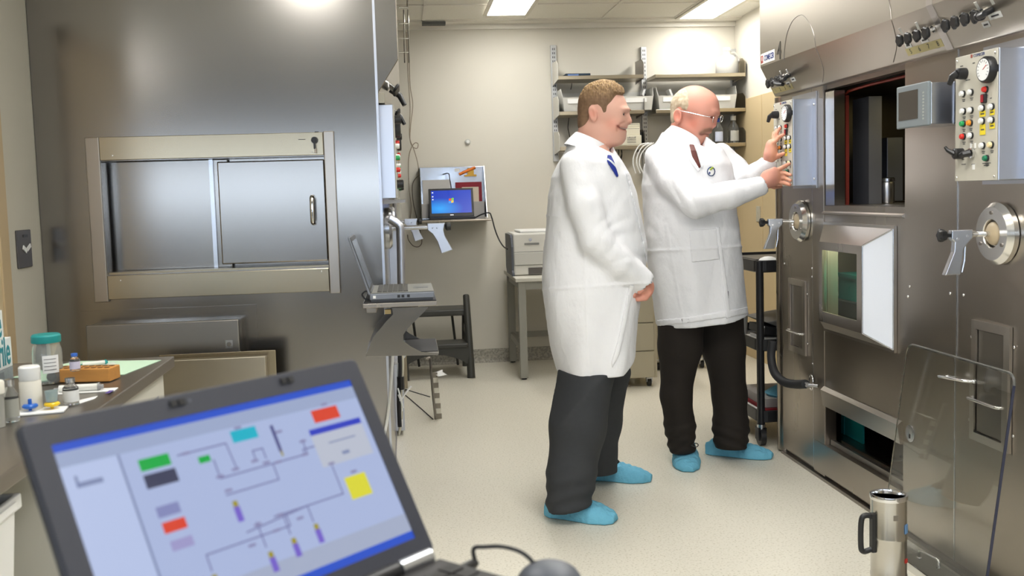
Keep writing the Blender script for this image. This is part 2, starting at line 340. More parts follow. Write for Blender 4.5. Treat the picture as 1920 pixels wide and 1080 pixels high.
obj('red_gasket', gk, mat('red_gasket_rubber', rgb(126, 44, 32), .5), rc)
obj('sliding_shield', MB().box((FX+.18, PX(1629, 300, FX+.18).y, 1.258), (FX+.24, PX(1599, 300, FX+.18).y, 1.73)), mat('blued_steel', (.55, .58, .68), .4, .9), rc)
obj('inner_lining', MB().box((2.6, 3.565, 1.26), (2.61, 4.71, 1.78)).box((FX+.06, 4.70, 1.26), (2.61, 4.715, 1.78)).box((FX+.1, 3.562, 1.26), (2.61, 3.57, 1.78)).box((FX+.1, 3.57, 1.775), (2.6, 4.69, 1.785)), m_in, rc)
t = thing('lead_pot_shield', 'pale blue steel block standing inside the dark hot cell opening', 'shield block', (2.45, 4.1, 1.3))
obj('block', MB().box((2.25, PX(1663, 330, 2.25).y, 1.262), (2.33, PX(1632, 330, 2.25).y, 1.56)), mat('blue_grey_steel', (.34, .37, .46), .4, .6), t, bevel=.004)
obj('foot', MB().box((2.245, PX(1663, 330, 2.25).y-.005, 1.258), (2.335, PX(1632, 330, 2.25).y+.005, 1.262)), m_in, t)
for k, (yy_, lab) in enumerate(((PX(1641, 370, 2.15).y, 'small metal canister inside the hot cell opening, next to the blue block'), (PX(1656, 370, 2.13).y, 'small metal canister inside the hot cell opening, nearer its front edge'))):
    t = thing('metal_canister', lab, 'canister', (2.15, yy_, 1.258), 'canisters in the hot cell')
    obj('body', MB().lathe([(.028, 0), (.03, .004), (.03, .09), (.027, .096), (.02, .097)], (2.15, yy_, 1.258)), alu_matte, t); obj('lid', MB().lathe([(.031, .0), (.031, .014), (.026, .018)], (2.15, yy_, 1.355)), alu, t)
# lower slot
obj('slot_band', MB().prism([(FX, .35), (FX-.012, .352), (FX-.022, .425), (FX-.006, .44), (FX, .44)], 'y', 3.562, 4.283), steel, rc)
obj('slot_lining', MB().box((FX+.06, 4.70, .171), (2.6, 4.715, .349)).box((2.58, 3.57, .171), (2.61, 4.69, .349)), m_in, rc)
obj('slot_rail', MB().box((FX+.02, 3.565, .172), (FX+.035, 4.27, .195)).box((FX+.07, 3.565, .172), (FX+.085, 4.27, .188)), steel_dark, rc)
teal = mat('teal_plastic', rgb(30, 140, 138), .5)
tag(obj('teal_tray', MB().box((FX+.16, PX(1617, 800, FX+.16).y, .172), (FX+.17, PX(1584, 800, FX+.16).y, .345)).box((FX+.155, PX(1584, 800, FX+.16).y, .172), (FX+.19, PX(1579, 800, FX+.16).y, .345)), teal, origin=(FX+.1, 4.1, .172)), 'teal plastic board standing in the low slot of the hot cell', 'tray')
obj('sill_panel', MB().box((FX-.006, 3.562, .03), (FX, 4.39, .17)), steelv, rc, bevel=.002)
# small hatches with flanged frames and bar handles
def bar_handle(name, p0, p1, out, r, m, parent):
    p0, p1, out = Vector(p0), Vector(p1), Vector(out); mb = MB()
    a = p0+out; c = p1+out; k = (p1-p0).normalized()*.012
    mb.tube([p0, p0+out*.75, p0+out*.95+k*.35, a+k, c-k, p1+out*.95-k*.35, p1+out*.75, p1], r, 10)
    mb.cyl(p0, p0+out*.1, r*1.7, n=12).cyl(p1, p1+out*.1, r*1.7, n=12); return obj(name, mb, m, parent)
def hatch(y0, y1, z0, z1, hz, label):
    t = thing('service_hatch', label, 'hatch', (FX-.001, (y0+y1)/2, z0), 'service hatches')
    w = .028; f = MB()
    outr = [(y0, z0), (y1, z0), (y1, z1), (y0, z1)]; inn = [(y0+w, z0+w), (y1-w, z0+w), (y1-w, z1-w), (y0+w, z1-w)]
    def ring(pts, x): return [Vector((x, p[0], p[1])) for p in pts]
    f.rings([ring(outr, FX-.0015), ring(outr, FX-.012), ring(inn, FX-.014), ring(inn, FX-.003)], True, False, False)
    obj('frame', f, steel, t)
    obj('leaf', MB().box((FX-.005, y0+w+.004, z0+w+.004), (FX-.0012, y1-w-.004, z1-w-.004)), steel_dark, t)
    for yy_ in (y0-.012, y1+.012):
        for zz in (z0+.06, z1-.06): obj('screw', MB().ball((FX-.0042, yy_, zz), .005, 6, (.6, 1, 1)), chrome, t)
    bar_handle('handle', (FX-.005, y0+.03, hz), (FX-.005, y1-.01, hz), (-.022, 0, -.0), .0055, chrome, t)
    return t
hatch(4.48, 4.685, .545, .90, .645, 'narrow steel service hatch under the far manipulator, black hose below it')
hatch(2.885, 3.095, .49, .89, .63, 'steel service hatch seen partly through the clear acrylic sheet')
# viewing box on the door leaf: frustum with a lead glass front
VX = 1.785; vy0, vy1 = PX(1617, 540, VX).y, PX(1537, 530, VX).y
vz1, vz0 = PX(1617, 461, VX).z, PX(1617, 625, VX).z
by0, by1, bz1, bz0 = 3.625, 4.262, PX(1677, 429, FX).z, PX(1678, 655, FX).z
vb = thing('viewing_box', 'steel viewing box with green lead glass and a side painted as a white reflection, on the hot cell door', 'viewing box', (FX, 3.9, .9))
def R4(x, a, b_, c, d): return [Vector((x, a, c)), Vector((x, b_, c)), Vector((x, b_, d)), Vector((x, a, d))]
F = R4(VX, vy0, vy1, vz0, vz1); Bk = R4(FX-.012, by0, by1, bz0, bz1)
gy0, gy1, gz0, gz1 = vy0+.042, vy1-.035, vz0+.045, vz1-.035
sh = MB()
for i, j in ((1, 2), (2, 3), (3, 0)): pass
e = .004
sh.add([F[3], F[2], Bk[2], Bk[3], F[3]-Vector((0, 0, e)), F[2]-Vector((0, 0, e)), Bk[2]-Vector((0, 0, e)), Bk[3]-Vector((0, 0, e))], [(0, 1, 2, 3), (7, 6, 5, 4), (0, 4, 5, 1), (3, 2, 6, 7)])     # top
sh.add([F[0], F[1], Bk[1], Bk[0], F[0]+Vector((0, 0, e)), F[1]+Vector((0, 0, e)), Bk[1]+Vector((0, 0, e)), Bk[0]+Vector((0, 0, e))], [(3, 2, 1, 0), (4, 5, 6, 7)])     # bottom
sh.add([F[1], F[2], Bk[2], Bk[1], F[1]-Vector((0, e, 0)), F[2]-Vector((0, e, 0)), Bk[2]-Vector((0, e, 0)), Bk[1]-Vector((0, e, 0))], [(0, 1, 2, 3), (7, 6, 5, 4)])     # far side
obj('housing', sh, steel, vb)
sd = MB(); o_ = Vector((0, e, 0)); sd.add([F[0], F[3], Bk[3], Bk[0], F[0]+o_, F[3]+o_, Bk[3]+o_, Bk[0]+o_], [(3, 2, 1, 0), (4, 5, 6, 7), (0, 1, 5, 4), (2, 3, 7, 6)])
obj('side_panel', sd, mat('reflection_white', rgb(232, 238, 250), .3), vb, label='side panel with its bright reflection painted white')  # bright reflection on the steel side, painted in as bluish white
bd = MB().tube([F[0], F[3]], .003, 6).tube([F[3], Bk[3]], .003, 6).tube([Bk[3], Bk[0]], .003, 6).tube([F[0], Bk[0]], .003, 6); obj('edge_trim', bd, alu, vb)
fr = MB(); fr.rings([R4(VX+.004, vy0, vy1, vz0, vz1), R4(VX-.004, vy0, vy1, vz0, vz1), R4(VX-.004, gy0, gy1, gz0, gz1), R4(VX+.004, gy0, gy1, gz0, gz1)], True, False, False); obj('window_frame', fr, steelv, vb)
fl = MB(); fl.rings([R4(FX-.0012, by0-.008, by1+.008, bz0-.012, bz1+.012), R4(FX-.012, by0-.008, by1+.008, bz0-.012, bz1+.012), R4(FX-.012, by0+.02, by1-.02, bz0+.02, bz1-.02), R4(FX-.0012, by0+.02, by1-.02, bz0+.02, bz1-.02)], True, False, False); obj('flange', fl, steel, vb)
glass_g = mat('lead_glass', (.84, .94, .72), .02, trans=1., ior=1.12, spec=.5)
obj('glass', MB().box((VX+.006, gy0-.004, gz0-.004), (VX+.022, gy1+.004, gz1+.004)), glass_g, vb)
tag(obj('teal_box', MB().box((2.08, 3.75, .800), (2.16, 4.6, .912)).box((2.07, 3.74, .907), (2.17, 4.61, .924)), teal, origin=(2.15, 3.9, .86)), 'teal box inside the viewing box behind the green glass', 'box')
tag(obj('inner_bench', MB().box((1.93, 3.67, .701), (2.25, 4.70, .72)).box((2.05, 3.67, .72), (2.25, 4.70, .798)), mat('dark_bench_laminate', (.03, .03, .032), .4), origin=(2.1, 3.9, .7)), 'dark bench behind the green glass, under the teal box', 'bench')
pl_ = bpy.data.lights.new('cell_fill_light', 'AREA'); pl_.size = .25; pl_.energy = 7; pl_.color = (1, .95, .8)  # added fill light behind the green glass, no fitting seen
po = bpy.data.objects.new('cell_fill_light', pl_); C.objects.link(po); po.location = (2.0, 3.93, 1.155)
pl2 = bpy.data.lights.new('cell_fill_light', 'AREA'); pl2.size = .12; pl2.energy = .6; pl2.color = (1, .8, .35)  # second added fill light, inside the upper opening
po = bpy.data.objects.new('cell_fill_light', pl2); C.objects.link(po); po.location = (2.45, 3.95, 1.77)
# screws on the plain sheets
for p in ((1706, 537), (1703, 556), (1782, 550), (1807, 553), (1523, 503), (1523, 519), (1471, 494), (1524, 682)):
    c = PX(*p, FX); obj('screw', MB().ball((FX-.001, c.y, c.z), .0055, 6, (.6, 1, 1)), chrome, rc)
# maker's lettering on the hood
com = thing('maker_sign', 'maker name strip and large figure on the hood above the far valve knobs', 'sign', (HK[0], 4.65, 2.0))
a, b_, c_ = PX(1427, 121, HK[0]), PX(1453, 113, HK[0]), PX(1427, 102, HK[0])
obj('strip', MB().box((HK[0]-.0012, b_.y, a.z-.002), (HK[0]-.0004, a.y, c_.z)), mat('pale_label', rgb(218, 216, 208), .5), com)
w_ = a.y-b_.y; hh = c_.z-a.z
obj('emblem', MB().box((HK[0]-.002, a.y-w_*.17, a.z+hh*.08), (HK[0]-.0012, a.y-w_*.02, a.z+hh*.8)), mat('emblem_red', rgb(150, 60, 50), .5), com)
obj('emblem_bar', MB().box((HK[0]-.0026, a.y-w_*.12, a.z+hh*.3), (HK[0]-.002, a.y-w_*.09, a.z+hh*.68)), paper, com)
blue_ink = mat('blue_ink', rgb(52, 66, 120), .5)
obj('lettering', text_mb('COMECER', .038, frame_xf((HK[0]-.0016, a.y-w_*.6, a.z+hh*.45), (0, -1, 0), (0, 0, 1)) @ Matrix.Diagonal((w_*.74/.185, 1, 1, 1)), bold=.0008), blue_ink, com)
c = PX(1461, 97, HK[0]); obj('numeral', text_mb('4', .115, frame_xf((HK[0]-.001, c.y, c.z), (0, -1, 0), (0, 0, 1)), bold=.001), mat('dark_numeral', rgb(60, 56, 48), .5), com)
# valve knob rows on the sloping hood face
def valve_row(knobs, tags, labels, levers, strip, label):
    c0 = CH(*knobs[0]); t = thing('valve_bank', label, 'valve knobs', c0[:], 'valve knob rows on the right hood')
    for p in knobs:
        c = CH(*p, .034); base = c-CHN*.0332
        st = obj('stem', MB().cyl(base, c, .006, n=10).cyl(base, base+CHN*.006, .013, n=14), chrome, t)
        ax = (CHN+CHU*.35).normalized(); ring = []
        k = MB(); u = Vector((0, 1, 0)); v_ = ax.cross(u)
        prof = [(.004, -.007), (.017, -.007), (.021, -.003), (.021, .003), (.017, .007), (.004, .007)]
        k.rings([[c+ax*h_+(u*math.cos(a)+v_*math.sin(a))*r*(1+.10*math.cos(5*a)*(r > .01)) for a in [2*PI*i/30 for i in range(30)]] for r, h_ in prof], True, True)
        obj('knob', k, black, t)
    for p, q in tags:
        a, b_ = CH(*p, .03), CH(*q, .05); d = (b_-a).normalized(); s_ = Vector((0, 1, 0))*.007; n_ = d.cross(s_).normalized()*.0008
        mb = MB(); mb.add([a-s_-n_, a+s_-n_, b_+s_-n_, b_-s_-n_, a-s_+n_, a+s_+n_, b_+s_+n_, b_-s_+n_], [(3, 2, 1, 0), (4, 5, 6, 7), (0, 1, 5, 4), (1, 2, 6, 5), (2, 3, 7, 6), (3, 0, 4, 7)]); obj('tag', mb, paper, t)
    for p, sz in labels:
        c = CH(*p, .0008); xf = frame_xf(c, (0, -1, 0), CHU)
        obj('label', merge(MB(xf).box((-sz, -.010, 0), (sz, .010, .0006))), paper, t)
        obj('legend', merge(MB(xf).box((-sz*.6, -.0028, .0008), (sz*.6, .0028, .0011))), ink, t)
    for p, q in levers:
        base = CH(*p, .0012); a, b_ = base+CHN*.044, CH(*q, .06)
        obj('lever', MB().cyl(base, a, .010, n=12).ball(a, .018, 8, (1, 1, .8)).tube([a, a.lerp(b_, .5)+CHN*.006, b_], [.011, .011, .009], 8), black, t)
    if strip:
        p, q, txt = strip; a, b_ = CH(*p, .0006), CH(*q, .0006); zc = (a.z+b_.z)/2
        up = CHU*.013; xm = (a+b_)/2; L = abs(a.y-b_.y)/2
        xf = frame_xf(xm, (0, -1, 0), CHU)
        obj('number_strip', MB(xf).box((-L, -.014, 0), (L, .014, .0008)), mat('cream_tape', rgb(196, 184, 132), .5), t)
        for i, ch in enumerate(txt):
            obj('numeral', text_mb(ch, .027, xf @ Matrix.Translation(((-.75+.5*i)*L, 0, .0009)), .0003), ink, t)
valve_row([(1687, 76), (1702, 72), (1719, 67), (1736, 62)], [((1693, 65), (1686, 53)), ((1723, 55), (1717, 42))], [((1703, 85), .020), ((1733, 75), .023)], [], ((1700, 98), (1768, 80), '5678'), 'row of black valve knobs over a cream number strip on the right hood')
valve_row([(1773, 48), (1790, 42), (1809, 36), (1828, 31)], [((1836, 18), (1828, 4)), ((1863, 8), (1857, -4))], [((1866, 29), .033), ((1849, 46), .019)], [((1860, 18), (1846, 26))], None, 'row of black valve knobs with a large lever, above the near control box')
valve_row([(1440, 157), (1448, 154), (1456, 151), (1463, 149)], [((1467, 145), (1462, 133)), ((1479, 140), (1474, 130))], [((1487, 149), .024), ((1478, 157), .022)], [((1467, 146), (1468, 158)), ((1481, 140), (1472, 148))], ((1450, 171), (1486, 161), '1234'), 'row of black valve knobs under the maker name on the hood, farthest from the camera')
# ---------------------------------------------------------------- control boxes
PXF = 1.765
m_panel = mat('warm_grey_panel', rgb(193, 189, 176), .45)
m_gl = mat('clear_gauge_glass', (.97, 1, 1), .02, trans=1., ior=1.05)
def ring_on(t, name, c, r, h, m, x=PXF, n=18, inner=0):
    mb = MB().lathe([(r*.999, .0005), (r, h*.8), (r*.9, h)], (x, c.y, c.z), '-x', n); return obj(name, mb, m, t)
def button(t, px, py, m, r=.0085):
    c = PX(px, py, PXF-.008)
    b0 = obj('button', MB().lathe([(r, .008), (r, .015), (r*.8, .018)], (PXF, c.y, c.z), '-x', 16), m, t)
    obj('bezel', MB().lathe([(r*1.25, .0042), (r*1.25, .008), (r*1.1, .0095)], (PXF, c.y, c.z), '-x', 16), black, b0)
    l = MB().box((PXF-.0048, c.y-.008, c.z-.0195), (PXF-.0042, c.y+.008, c.z-.017)).box((PXF-.0048, c.y-.006, c.z-.0245), (PXF-.0042, c.y+.006, c.z-.022)); obj('legend', l, ink, t)
cbx = thing('control_box', 'metal control box with gauge, buttons and yellow tape above the near manipulator, right edge', 'control box', (FX, 2.93, 1.345), 'hot cell control boxes')
cy0, cy1, cz0, cz1 = 2.812, 3.04, 1.347, 1.74
obj('housing', MB().box((PXF, cy0, cz0), (FX-.0045, cy1, cz1)), alu_matte, cbx, bevel=.003)
obj('mounting_flange', MB().box((FX-.011, cy0-.045, cz0-.012), (FX-.0045, cy1+.0, cz1+.03)), alu_matte, cbx)
obj('front_panel', MB().box((PXF-.004, cy0+.001, cz0+.001), (PXF, cy1-.001, cz1-.001)), m_panel, cbx, bevel=.001)
for yy_ in (cy0+.012, cy1-.012):
    for zz in (cz0+.012, cz1-.014): obj('screw', MB().ball((PXF-.005, yy_, zz), .0042, 6, (.6, 1, 1)), chrome, cbx)
for zz in (cz0+.03, cz1-.03): obj('flange_screw', MB().ball((FX-.013, cy0-.025, zz), .006, 6, (.6, 1, 1)), chrome, cbx)
gm = PX(1849.7, 130.5, PXF-.015)
gg = ring_on(cbx, 'gauge', gm, .040, .026, black, n=32)
obj('dial', MB().lathe([(.0325, .0262), (.0325, .0268)], (PXF, gm.y, gm.z), '-x', 28), mat('dial_white', (.85, .86, .86), .4, coat=.6), gg)
dm = MB()
for i in range(13):
    a = math.radians(-40+i*260/12); r0, r1 = .023, .029
    dm.tube([(PXF-.0272, gm.y-r0*math.cos(a), gm.z+r0*math.sin(a)), (PXF-.0272, gm.y-r1*math.cos(a), gm.z+r1*math.sin(a))], .0007, 4)
obj('dial_marks', dm, ink, gg); obj('needle', MB().tube([(PXF-.0275, gm.y, gm.z), (PXF-.0275, gm.y-.018, gm.z+.012)], .0009, 5), red, gg)
for px, py, m in ((1805, 176, white), (1820, 173, white), (1806, 208.5, white), (1820, 206.5, white), (1841.4, 202.6, white), (1859, 200, white), (1841.4, 227, white), (1859, 225, white), (1805.7, 232, green), (1818.6, 230.3, orange), (1805.7, 256, red), (1820, 254, white), (1842, 273, white), (1858, 271.5, mat('cream_lamp', rgb(235, 215, 165), .4)), (1849, 296.6, mat('deep_green', rgb(10, 110, 75), .35)), (1847.7, 167.6, red)):
    button(cbx, px, py, m)
def on_panel(px, py): return PX(px, py, PXF-.004)
for px, py, w2, h2 in ((1843, 213.5, .0155, .0085), (1861, 210.5, .0125, .0085), (1843, 243, .0145, .016), (1861, 236, .0135, .0085)):
    c = on_panel(px, py); obj('yellow_label', MB().box((PXF-.0056, c.y-w2, c.z-h2), (PXF-.005, c.y+w2, c.z+h2)), yellow, cbx)
    obj('legend', MB().box((PXF-.006, c.y-w2*.6, c.z-.002), (PXF-.0056, c.y+w2*.6, c.z+.002)), ink, cbx)
c = on_panel(1847, 184.5); rk = obj('rocker_switch', MB().box((PXF-.012, c.y-.012, c.z-.014), (PXF-.0042, c.y+.012, c.z+.014)), black, cbx, bevel=.002); obj('rocker_face', MB().box((PXF-.0135, c.y-.003, c.z-.011), (PXF-.012, c.y+.010, c.z+.011)), mat('dark_red_lens', (.35, .02, .03), .3), rk)
c = on_panel(1810, 138); kb = obj('rotary_switch', MB().lathe([(.018, .004), (.018, .02), (.0165, .032), (.012, .034)], (PXF, c.y, c.z), '-x', 24), black, cbx)
obj('lever', MB().tube([(PXF-.03, c.y, c.z), (PXF-.042, c.y+.008, c.z-.008), (PXF-.044, c.y+.022, c.z-.03)], [.013, .011, .008], 10), black, kb)
c = on_panel(1804, 288); kb = obj('key_switch', MB().lathe([(.017, .004), (.017, .03), (.012, .034)], (PXF, c.y, c.z), '-x', 20), black, cbx)
obj('key', MB().tube([(PXF-.03, c.y, c.z), (PXF-.046, c.y+.012, c.z+.012), (PXF-.048, c.y+.022, c.z+.022)], [.009, .006, .005], 8), black, kb)
c = on_panel(1823, 286.5); kb = obj('key_switch', MB().lathe([(.017, .004), (.017, .012), (.013, .013)], (PXF, c.y, c.z), '-x', 20), chrome, cbx)
obj('key', MB().tube([(PXF-.012, c.y, c.z), (PXF-.03, c.y+.006, c.z-.004), (PXF-.034, c.y+.016, c.z-.008)], [.012, .010, .008], 8), black, kb)
for px, py, w2, h2 in ((1826, 313, .006, .008), (1821, 273.5, .004, .008), (1829, 273, .004, .008)):
    c = on_panel(px, py); obj('white_label', MB().box((PXF-.0056, c.y-w2, c.z-h2), (PXF-.0042, c.y+w2, c.z+h2)), paper, cbx)
for px, py, w2 in ((1803, 124, .008), (1815, 150, .012), (1826, 118, .006), (1850, 153, .02), (1807, 308, .012), (1825, 308, .009), (1850, 306, .022), (1850, 310, .014), (1806, 299, .006), (1858, 184, .005)):
    c = on_panel(px, py); obj('legend', MB().box((PXF-.0048, c.y-w2, c.z-.0012), (PXF-.0042, c.y+w2, c.z+.0012)), ink, cbx)
c = on_panel(1832, 103.5); obj('maker_lettering', text_mb('COMECER', .013, frame_xf((PXF-.0048, c.y-.012, c.z), (0, -1, 0), (0, 0, 1)), .0003), blue_ink, cbx); c = on_panel(1822, 106); obj('emblem', MB().box((PXF-.0056, c.y-.004, c.z-.004), (PXF-.0042, c.y+.004, c.z+.006)), mat('emblem_red_small', rgb(150, 70, 60), .5), cbx)
cb2 = dup(cbx, None, (0, 1.575, 0), 'metal control box with gauge and buttons that the older man is touching')
for o_k in [o for o in bpy.data.objects if o.parent == cb2 and o.name.startswith('key_switch')]:        # out of sight behind his sleeve
    for ch in [c for c in bpy.data.objects if c.parent == o_k]: bpy.data.objects.remove(ch)
    bpy.data.objects.remove(o_k)
# ---------------------------------------------------------------- touchscreen
ts = thing('touchscreen', 'small grey touchscreen on a steel arm box, left of the near control box', 'touchscreen', (FX, 3.2, 1.53))
SX = 1.70; sy0, sy1, sz0, sz1 = 3.098, 3.306, 1.532, 1.675
obj('housing', MB().box((SX+.014, sy0+.004, sz0+.004), (FX-.0028, sy1-.004, sz1-.004)), alu, ts, bevel=.002)
obj('seam_flange', MB().box((SX+.09, sy0-.002, sz0+.002), (SX+.096, sy0+.006, sz1-.002)).box((SX+.102, sy0-.002, sz0+.002), (SX+.108, sy0+.006, sz1-.002)), alu_matte, ts)
bz = obj('bezel', MB().box((SX, sy0, sz0), (SX+.0135, sy1, sz1)), mat('grey_bezel', rgb(126, 134, 138), .5), ts, bevel=.004)
obj('screen', MB().box((SX-.0012, sy0+.062, sz0+.027), (SX+.001, sy1-.018, sz1-.02)), mat('dim_grey_screen', rgb(74, 70, 64), .25), ts)
for i in range(9):
    z = sz1-.038-i*.0105; obj('key_label', MB().box((SX-.0008, sy0+.022, z), (SX+.0005, sy0+.032, z+.006)), mat('key_pale', rgb(165, 168, 165), .5) if 'key_pale' not in MATS else MATS['key_pale'], ts)
# ---------------------------------------------------------------- manipulators on the right cell
def manipulator(cy, cz, label, X=FX, sgn=-1, group='tong manipulators', grip_x=.10):
    t = thing('tong_manipulator', label, 'manipulator', (X, cy, cz), group)
    ax = 'x' if sgn > 0 else '-x'
    prof = [(.062, .0024), (.0985, .0024), (.0985, .018), (.084, .034), (.046, .034), (.042, .028), (.042, .0026)]
    rs = []; mb = MB(); n = 40
    for r, h_ in prof: rs.append([Vector((X+sgn*h_, cy+r*math.cos(2*PI*k/n)*-sgn, cz+r*math.sin(2*PI*k/n))) for k in range(n)])
    mb.rings(rs, True, False); fl_ = obj('flange', mb, polished, t)
    for k in range(3):
        a = PI/2+2*PI*k/3; c = Vector((X+sgn*.034, cy+.066*math.cos(a), cz+.066*math.sin(a))); obj('bolt', MB().cyl(c, c+Vector((sgn*.003, 0, 0)), .006, n=12), steel_dark, fl_)
    obj('ball_bearing', MB().ball((X+sgn*.0235, cy, cz), .038, 10, (.5, 1, 1)), mat('tan_bearing', rgb(196, 178, 148), .4) if 'tan_bearing' not in MATS else MATS['tan_bearing'], t)
    gx = X+sgn*(grip_x)
    obj('rod', MB().cyl((X+sgn*.02, cy, cz), (gx, cy, cz), .0085, n=14).cyl((gx, cy, cz), (gx-sgn*.012, cy, cz), .011, n=14), chrome, t)
    s = sgn; g_ = [(0, .016), (0, -.010), (.018, -.028), (.030, -.045), (.034, -.075), (.040, -.125), (.092, -.125), (.062, -.052), (.060, -.022), (.070, -.012), (.070, .016)]
    mb = MB().prism([(gx+s*(u), cz+v_) for u, v_ in g_], 'y', cy-.011, cy+.011); gp = obj('grip', mb, alu, t, bevel=.003)
    obj('trigger', MB().tube([(gx+s*.02, cy, cz-.03), (gx+s*.022, cy, cz-.08), (gx+s*.030, cy, cz-.118)], .004, 8), alu, gp)
    kb = MB(); c = Vector((gx+s*.098, cy, cz)); n = 30
    kb.rings([[c+Vector((s*h_, r*(1+.14*math.cos(5*a))*math.cos(a), r*(1+.14*math.cos(5*a))*math.sin(a))) for a in [2*PI*i/n for i in range(n)]] for r, h_ in ((.006, -.028), (.008, -.012), (.017, -.010), (.019, -.004), (.019, .006), (.014, .010))], True, True)
    obj('knob', kb, black, t)
    for u, v_ in ((.018, -.004), (.05, -.012)): obj('pin', MB().cyl((gx+s*u, cy-.0125, cz+v_), (gx+s*u, cy+.0125, cz+v_), .004, n=10), chrome, gp)
    return t
pN = PX(1866, 438, FX-.02); pF = PX(1497, 415, FX-.02)
manipulator(pN.y, pN.z, 'pistol grip manipulator with round flange at the right edge, below the near control box')
manipulator(pF.y, pF.z, 'pistol grip manipulator with round flange below the box the older man touches')
# hose on the cell side
hp = smooth_path([PX(1449, 640, FX-.075), PX(1446, 668, FX-.085), PX(1452, 698, FX-.09), PX(1470, 716, FX-.08), PX(1492, 720.5, FX-.06), PX(1510, 720, FX-.05)], 8)
hs = thing('hose', 'thick black hose curving from behind the cart to a port on the hot cell', 'hose', hp[-1][:])
obj('tube', MB().tube(hp, .021, 14), blackm, hs)
e_ = hp[-1]; obj('fitting', MB().cyl(e_, e_+Vector((.0, -.03, 0)), .012, n=12).cyl(e_+Vector((0, -.02, 0)), e_+Vector((.036, -.06, 0)), .008, n=12), alu, hs)
rg = MB(); cc_ = PX(1521, 717, FX-.012); rg.tube([cc_+Vector((0, .022*math.cos(a), .036*math.sin(a))) for a in [2*PI*i/20 for i in range(21)]], .0022, 6, False); obj('wire_loop', rg, chrome, hs)
# ---------------------------------------------------------------- clear acrylic shield leaning on the cell, steel pot, floor hatch
m_acr = mat('clear_acrylic', (.95, .965, .955), .015, trans=1., ior=1.42, spec=.5)
ac = thing('acrylic_shield', 'large clear acrylic sheet with rounded corners leaning against the hot cell', 'shield', (1.75, 3.16, 0))
A0, A1 = Vector((1.742, 0, .001)), Vector((1.846, 0, .752)); sv_ = (A1-A0).normalized(); sl = (A1-A0).length; sn = Vector((-sv_.z, 0, sv_.x))
def SH(y, v_, o=0.): return Vector((0, y, 0))+A0+sv_*v_+sn*o
ol = [(2.833, 0), (3.486, 0)]; r_ = .035
ol += [(3.486-r_+r_*math.cos(a), sl-r_+r_*math.sin(a)) for a in [PI/2*i/6 for i in range(7)]]+[(2.833+r_-r_*math.sin(a), sl-r_+r_*math.cos(a)) for a in [PI/2*i/6 for i in range(7)]]
mb = MB(); mb.rings([[SH(y, v_, 0) for y, v_ in ol], [SH(y, v_, .010) for y, v_ in ol]], True, True, False); obj('sheet', mb, m_acr, ac)
ed = MB(); ed.rings([[SH(2.8325, v_, o) for v_, o in ((.01, .0005), (sl-r_, .0005), (sl-r_, .0095), (.01, .0095))], [SH(2.8315, v_, o) for v_, o in ((.01, .0005), (sl-r_, .0005), (sl-r_, .0095), (.01, .0095))]], True, True, False); obj('cut_edge', ed, mat('dark_acrylic_edge', rgb(60, 64, 84), .2, coat=.5), ac)
te = [SH(y, v_, .005) for y, v_ in ol[1:]]; obj('polished_edge', MB().tube(te, .0045, 6), mat('pale_acrylic_edge', rgb(225, 226, 220), .2, trans=.85, ior=1.2), ac)
ha, hb = plane_pt(1776, 707, SH(3, 0, .01), sn), plane_pt(1826, 716, SH(3, 0, .01), sn)
bar_handle('handle', ha, hb, sn*.035, .005, chrome, ac)
t = thing('lock_plate', 'small round lock plate low on the right cell, seen through the acrylic sheet edge', 'lock', (FX, 3.45, .3))
c = PX(1710, 813, FX); obj('disc', MB().lathe([(.032, .0008), (.032, .003), (.029, .004)], (FX, c.y, c.z), '-x', 24), alu, t); obj('keyhole', MB().box((FX-.0055, c.y-.004, c.z-.018), (FX-.004, c.y+.004, c.z-.002)), black, t)
cnx, cny = 1.442, 2.85
cn = thing('steel_pot', 'tall polished steel pot with black handle standing on the floor by the acrylic sheet', 'pot', (cnx, cny, 0))
zt = .400
obj('body', MB().lathe([(.0, .001), (.050, .001), (.053, .006), (.053, zt-.26), (.0545, zt-.255), (.0545, zt-.25), (.053, zt-.245), (.053, zt-.14), (.0545, zt-.135), (.0545, zt-.13), (.053, zt-.125), (.053, zt-.014)], (cnx, cny, 0), 'z', 40), mat('pot_steel', (.56, .54, .50), .2, 1.), cn)
obj('rim', MB().lathe([(.0505, zt-.014), (.055, zt-.014), (.0565, zt-.006), (.055, zt), (.049, zt), (.047, zt-.006), (.046, zt-.05), (.0, zt-.051)], (cnx, cny, 0), 'z', 40), chrome, cn)
hd = MB(); hz = [(-.054, zt-.065), (-.078, zt-.06), (-.092, zt-.075), (-.094, zt-.15), (-.086, zt-.172), (-.054, zt-.165)]
hd.tube(smooth_path([(cnx+u, cny-.01, z) for u, z in hz], 6), .0085, 10); hd.box((cnx-.062, cny-.02, zt-.175), (cnx-.05, cny, zt-.055)); obj('handle', hd, black, cn)
lb = MB(frame_xf((cnx+.036, cny-.0405, zt-.10), (.74, .67, 0), (0, 0, 1))).box((-.009, -.014, -.001), (.009, .014, .0012)); obj('sticker', lb, mat('blue_sticker', rgb(120, 160, 205), .5), cn)
lb = MB(frame_xf((cnx-.004, cny-.0532, zt-.06), (1, -.05, 0), (0, 0, 1))).box((-.007, -.008, -.001), (.007, .008, .0009)); obj('stamp', lb, steel_dark, cn)
lb = MB(frame_xf((cnx+.037, cny-.0395, zt-.2), (.74, .67, 0), (0, 0, 1))).box((-.007, -.006, -.001), (.007, .006, .0012)); obj('sticker', lb, red, cn)
fh = thing('floor_hatch', 'pale floor hatch with a bar handle at the foot of the acrylic sheet', 'floor hatch', (1.62, 3.0, 0))
obj('plate', MB().box((1.70, 2.60, .0002), (1.84, 3.36, .0008)), mat('pale_hatch', rgb(196, 192, 176), .4), fh)
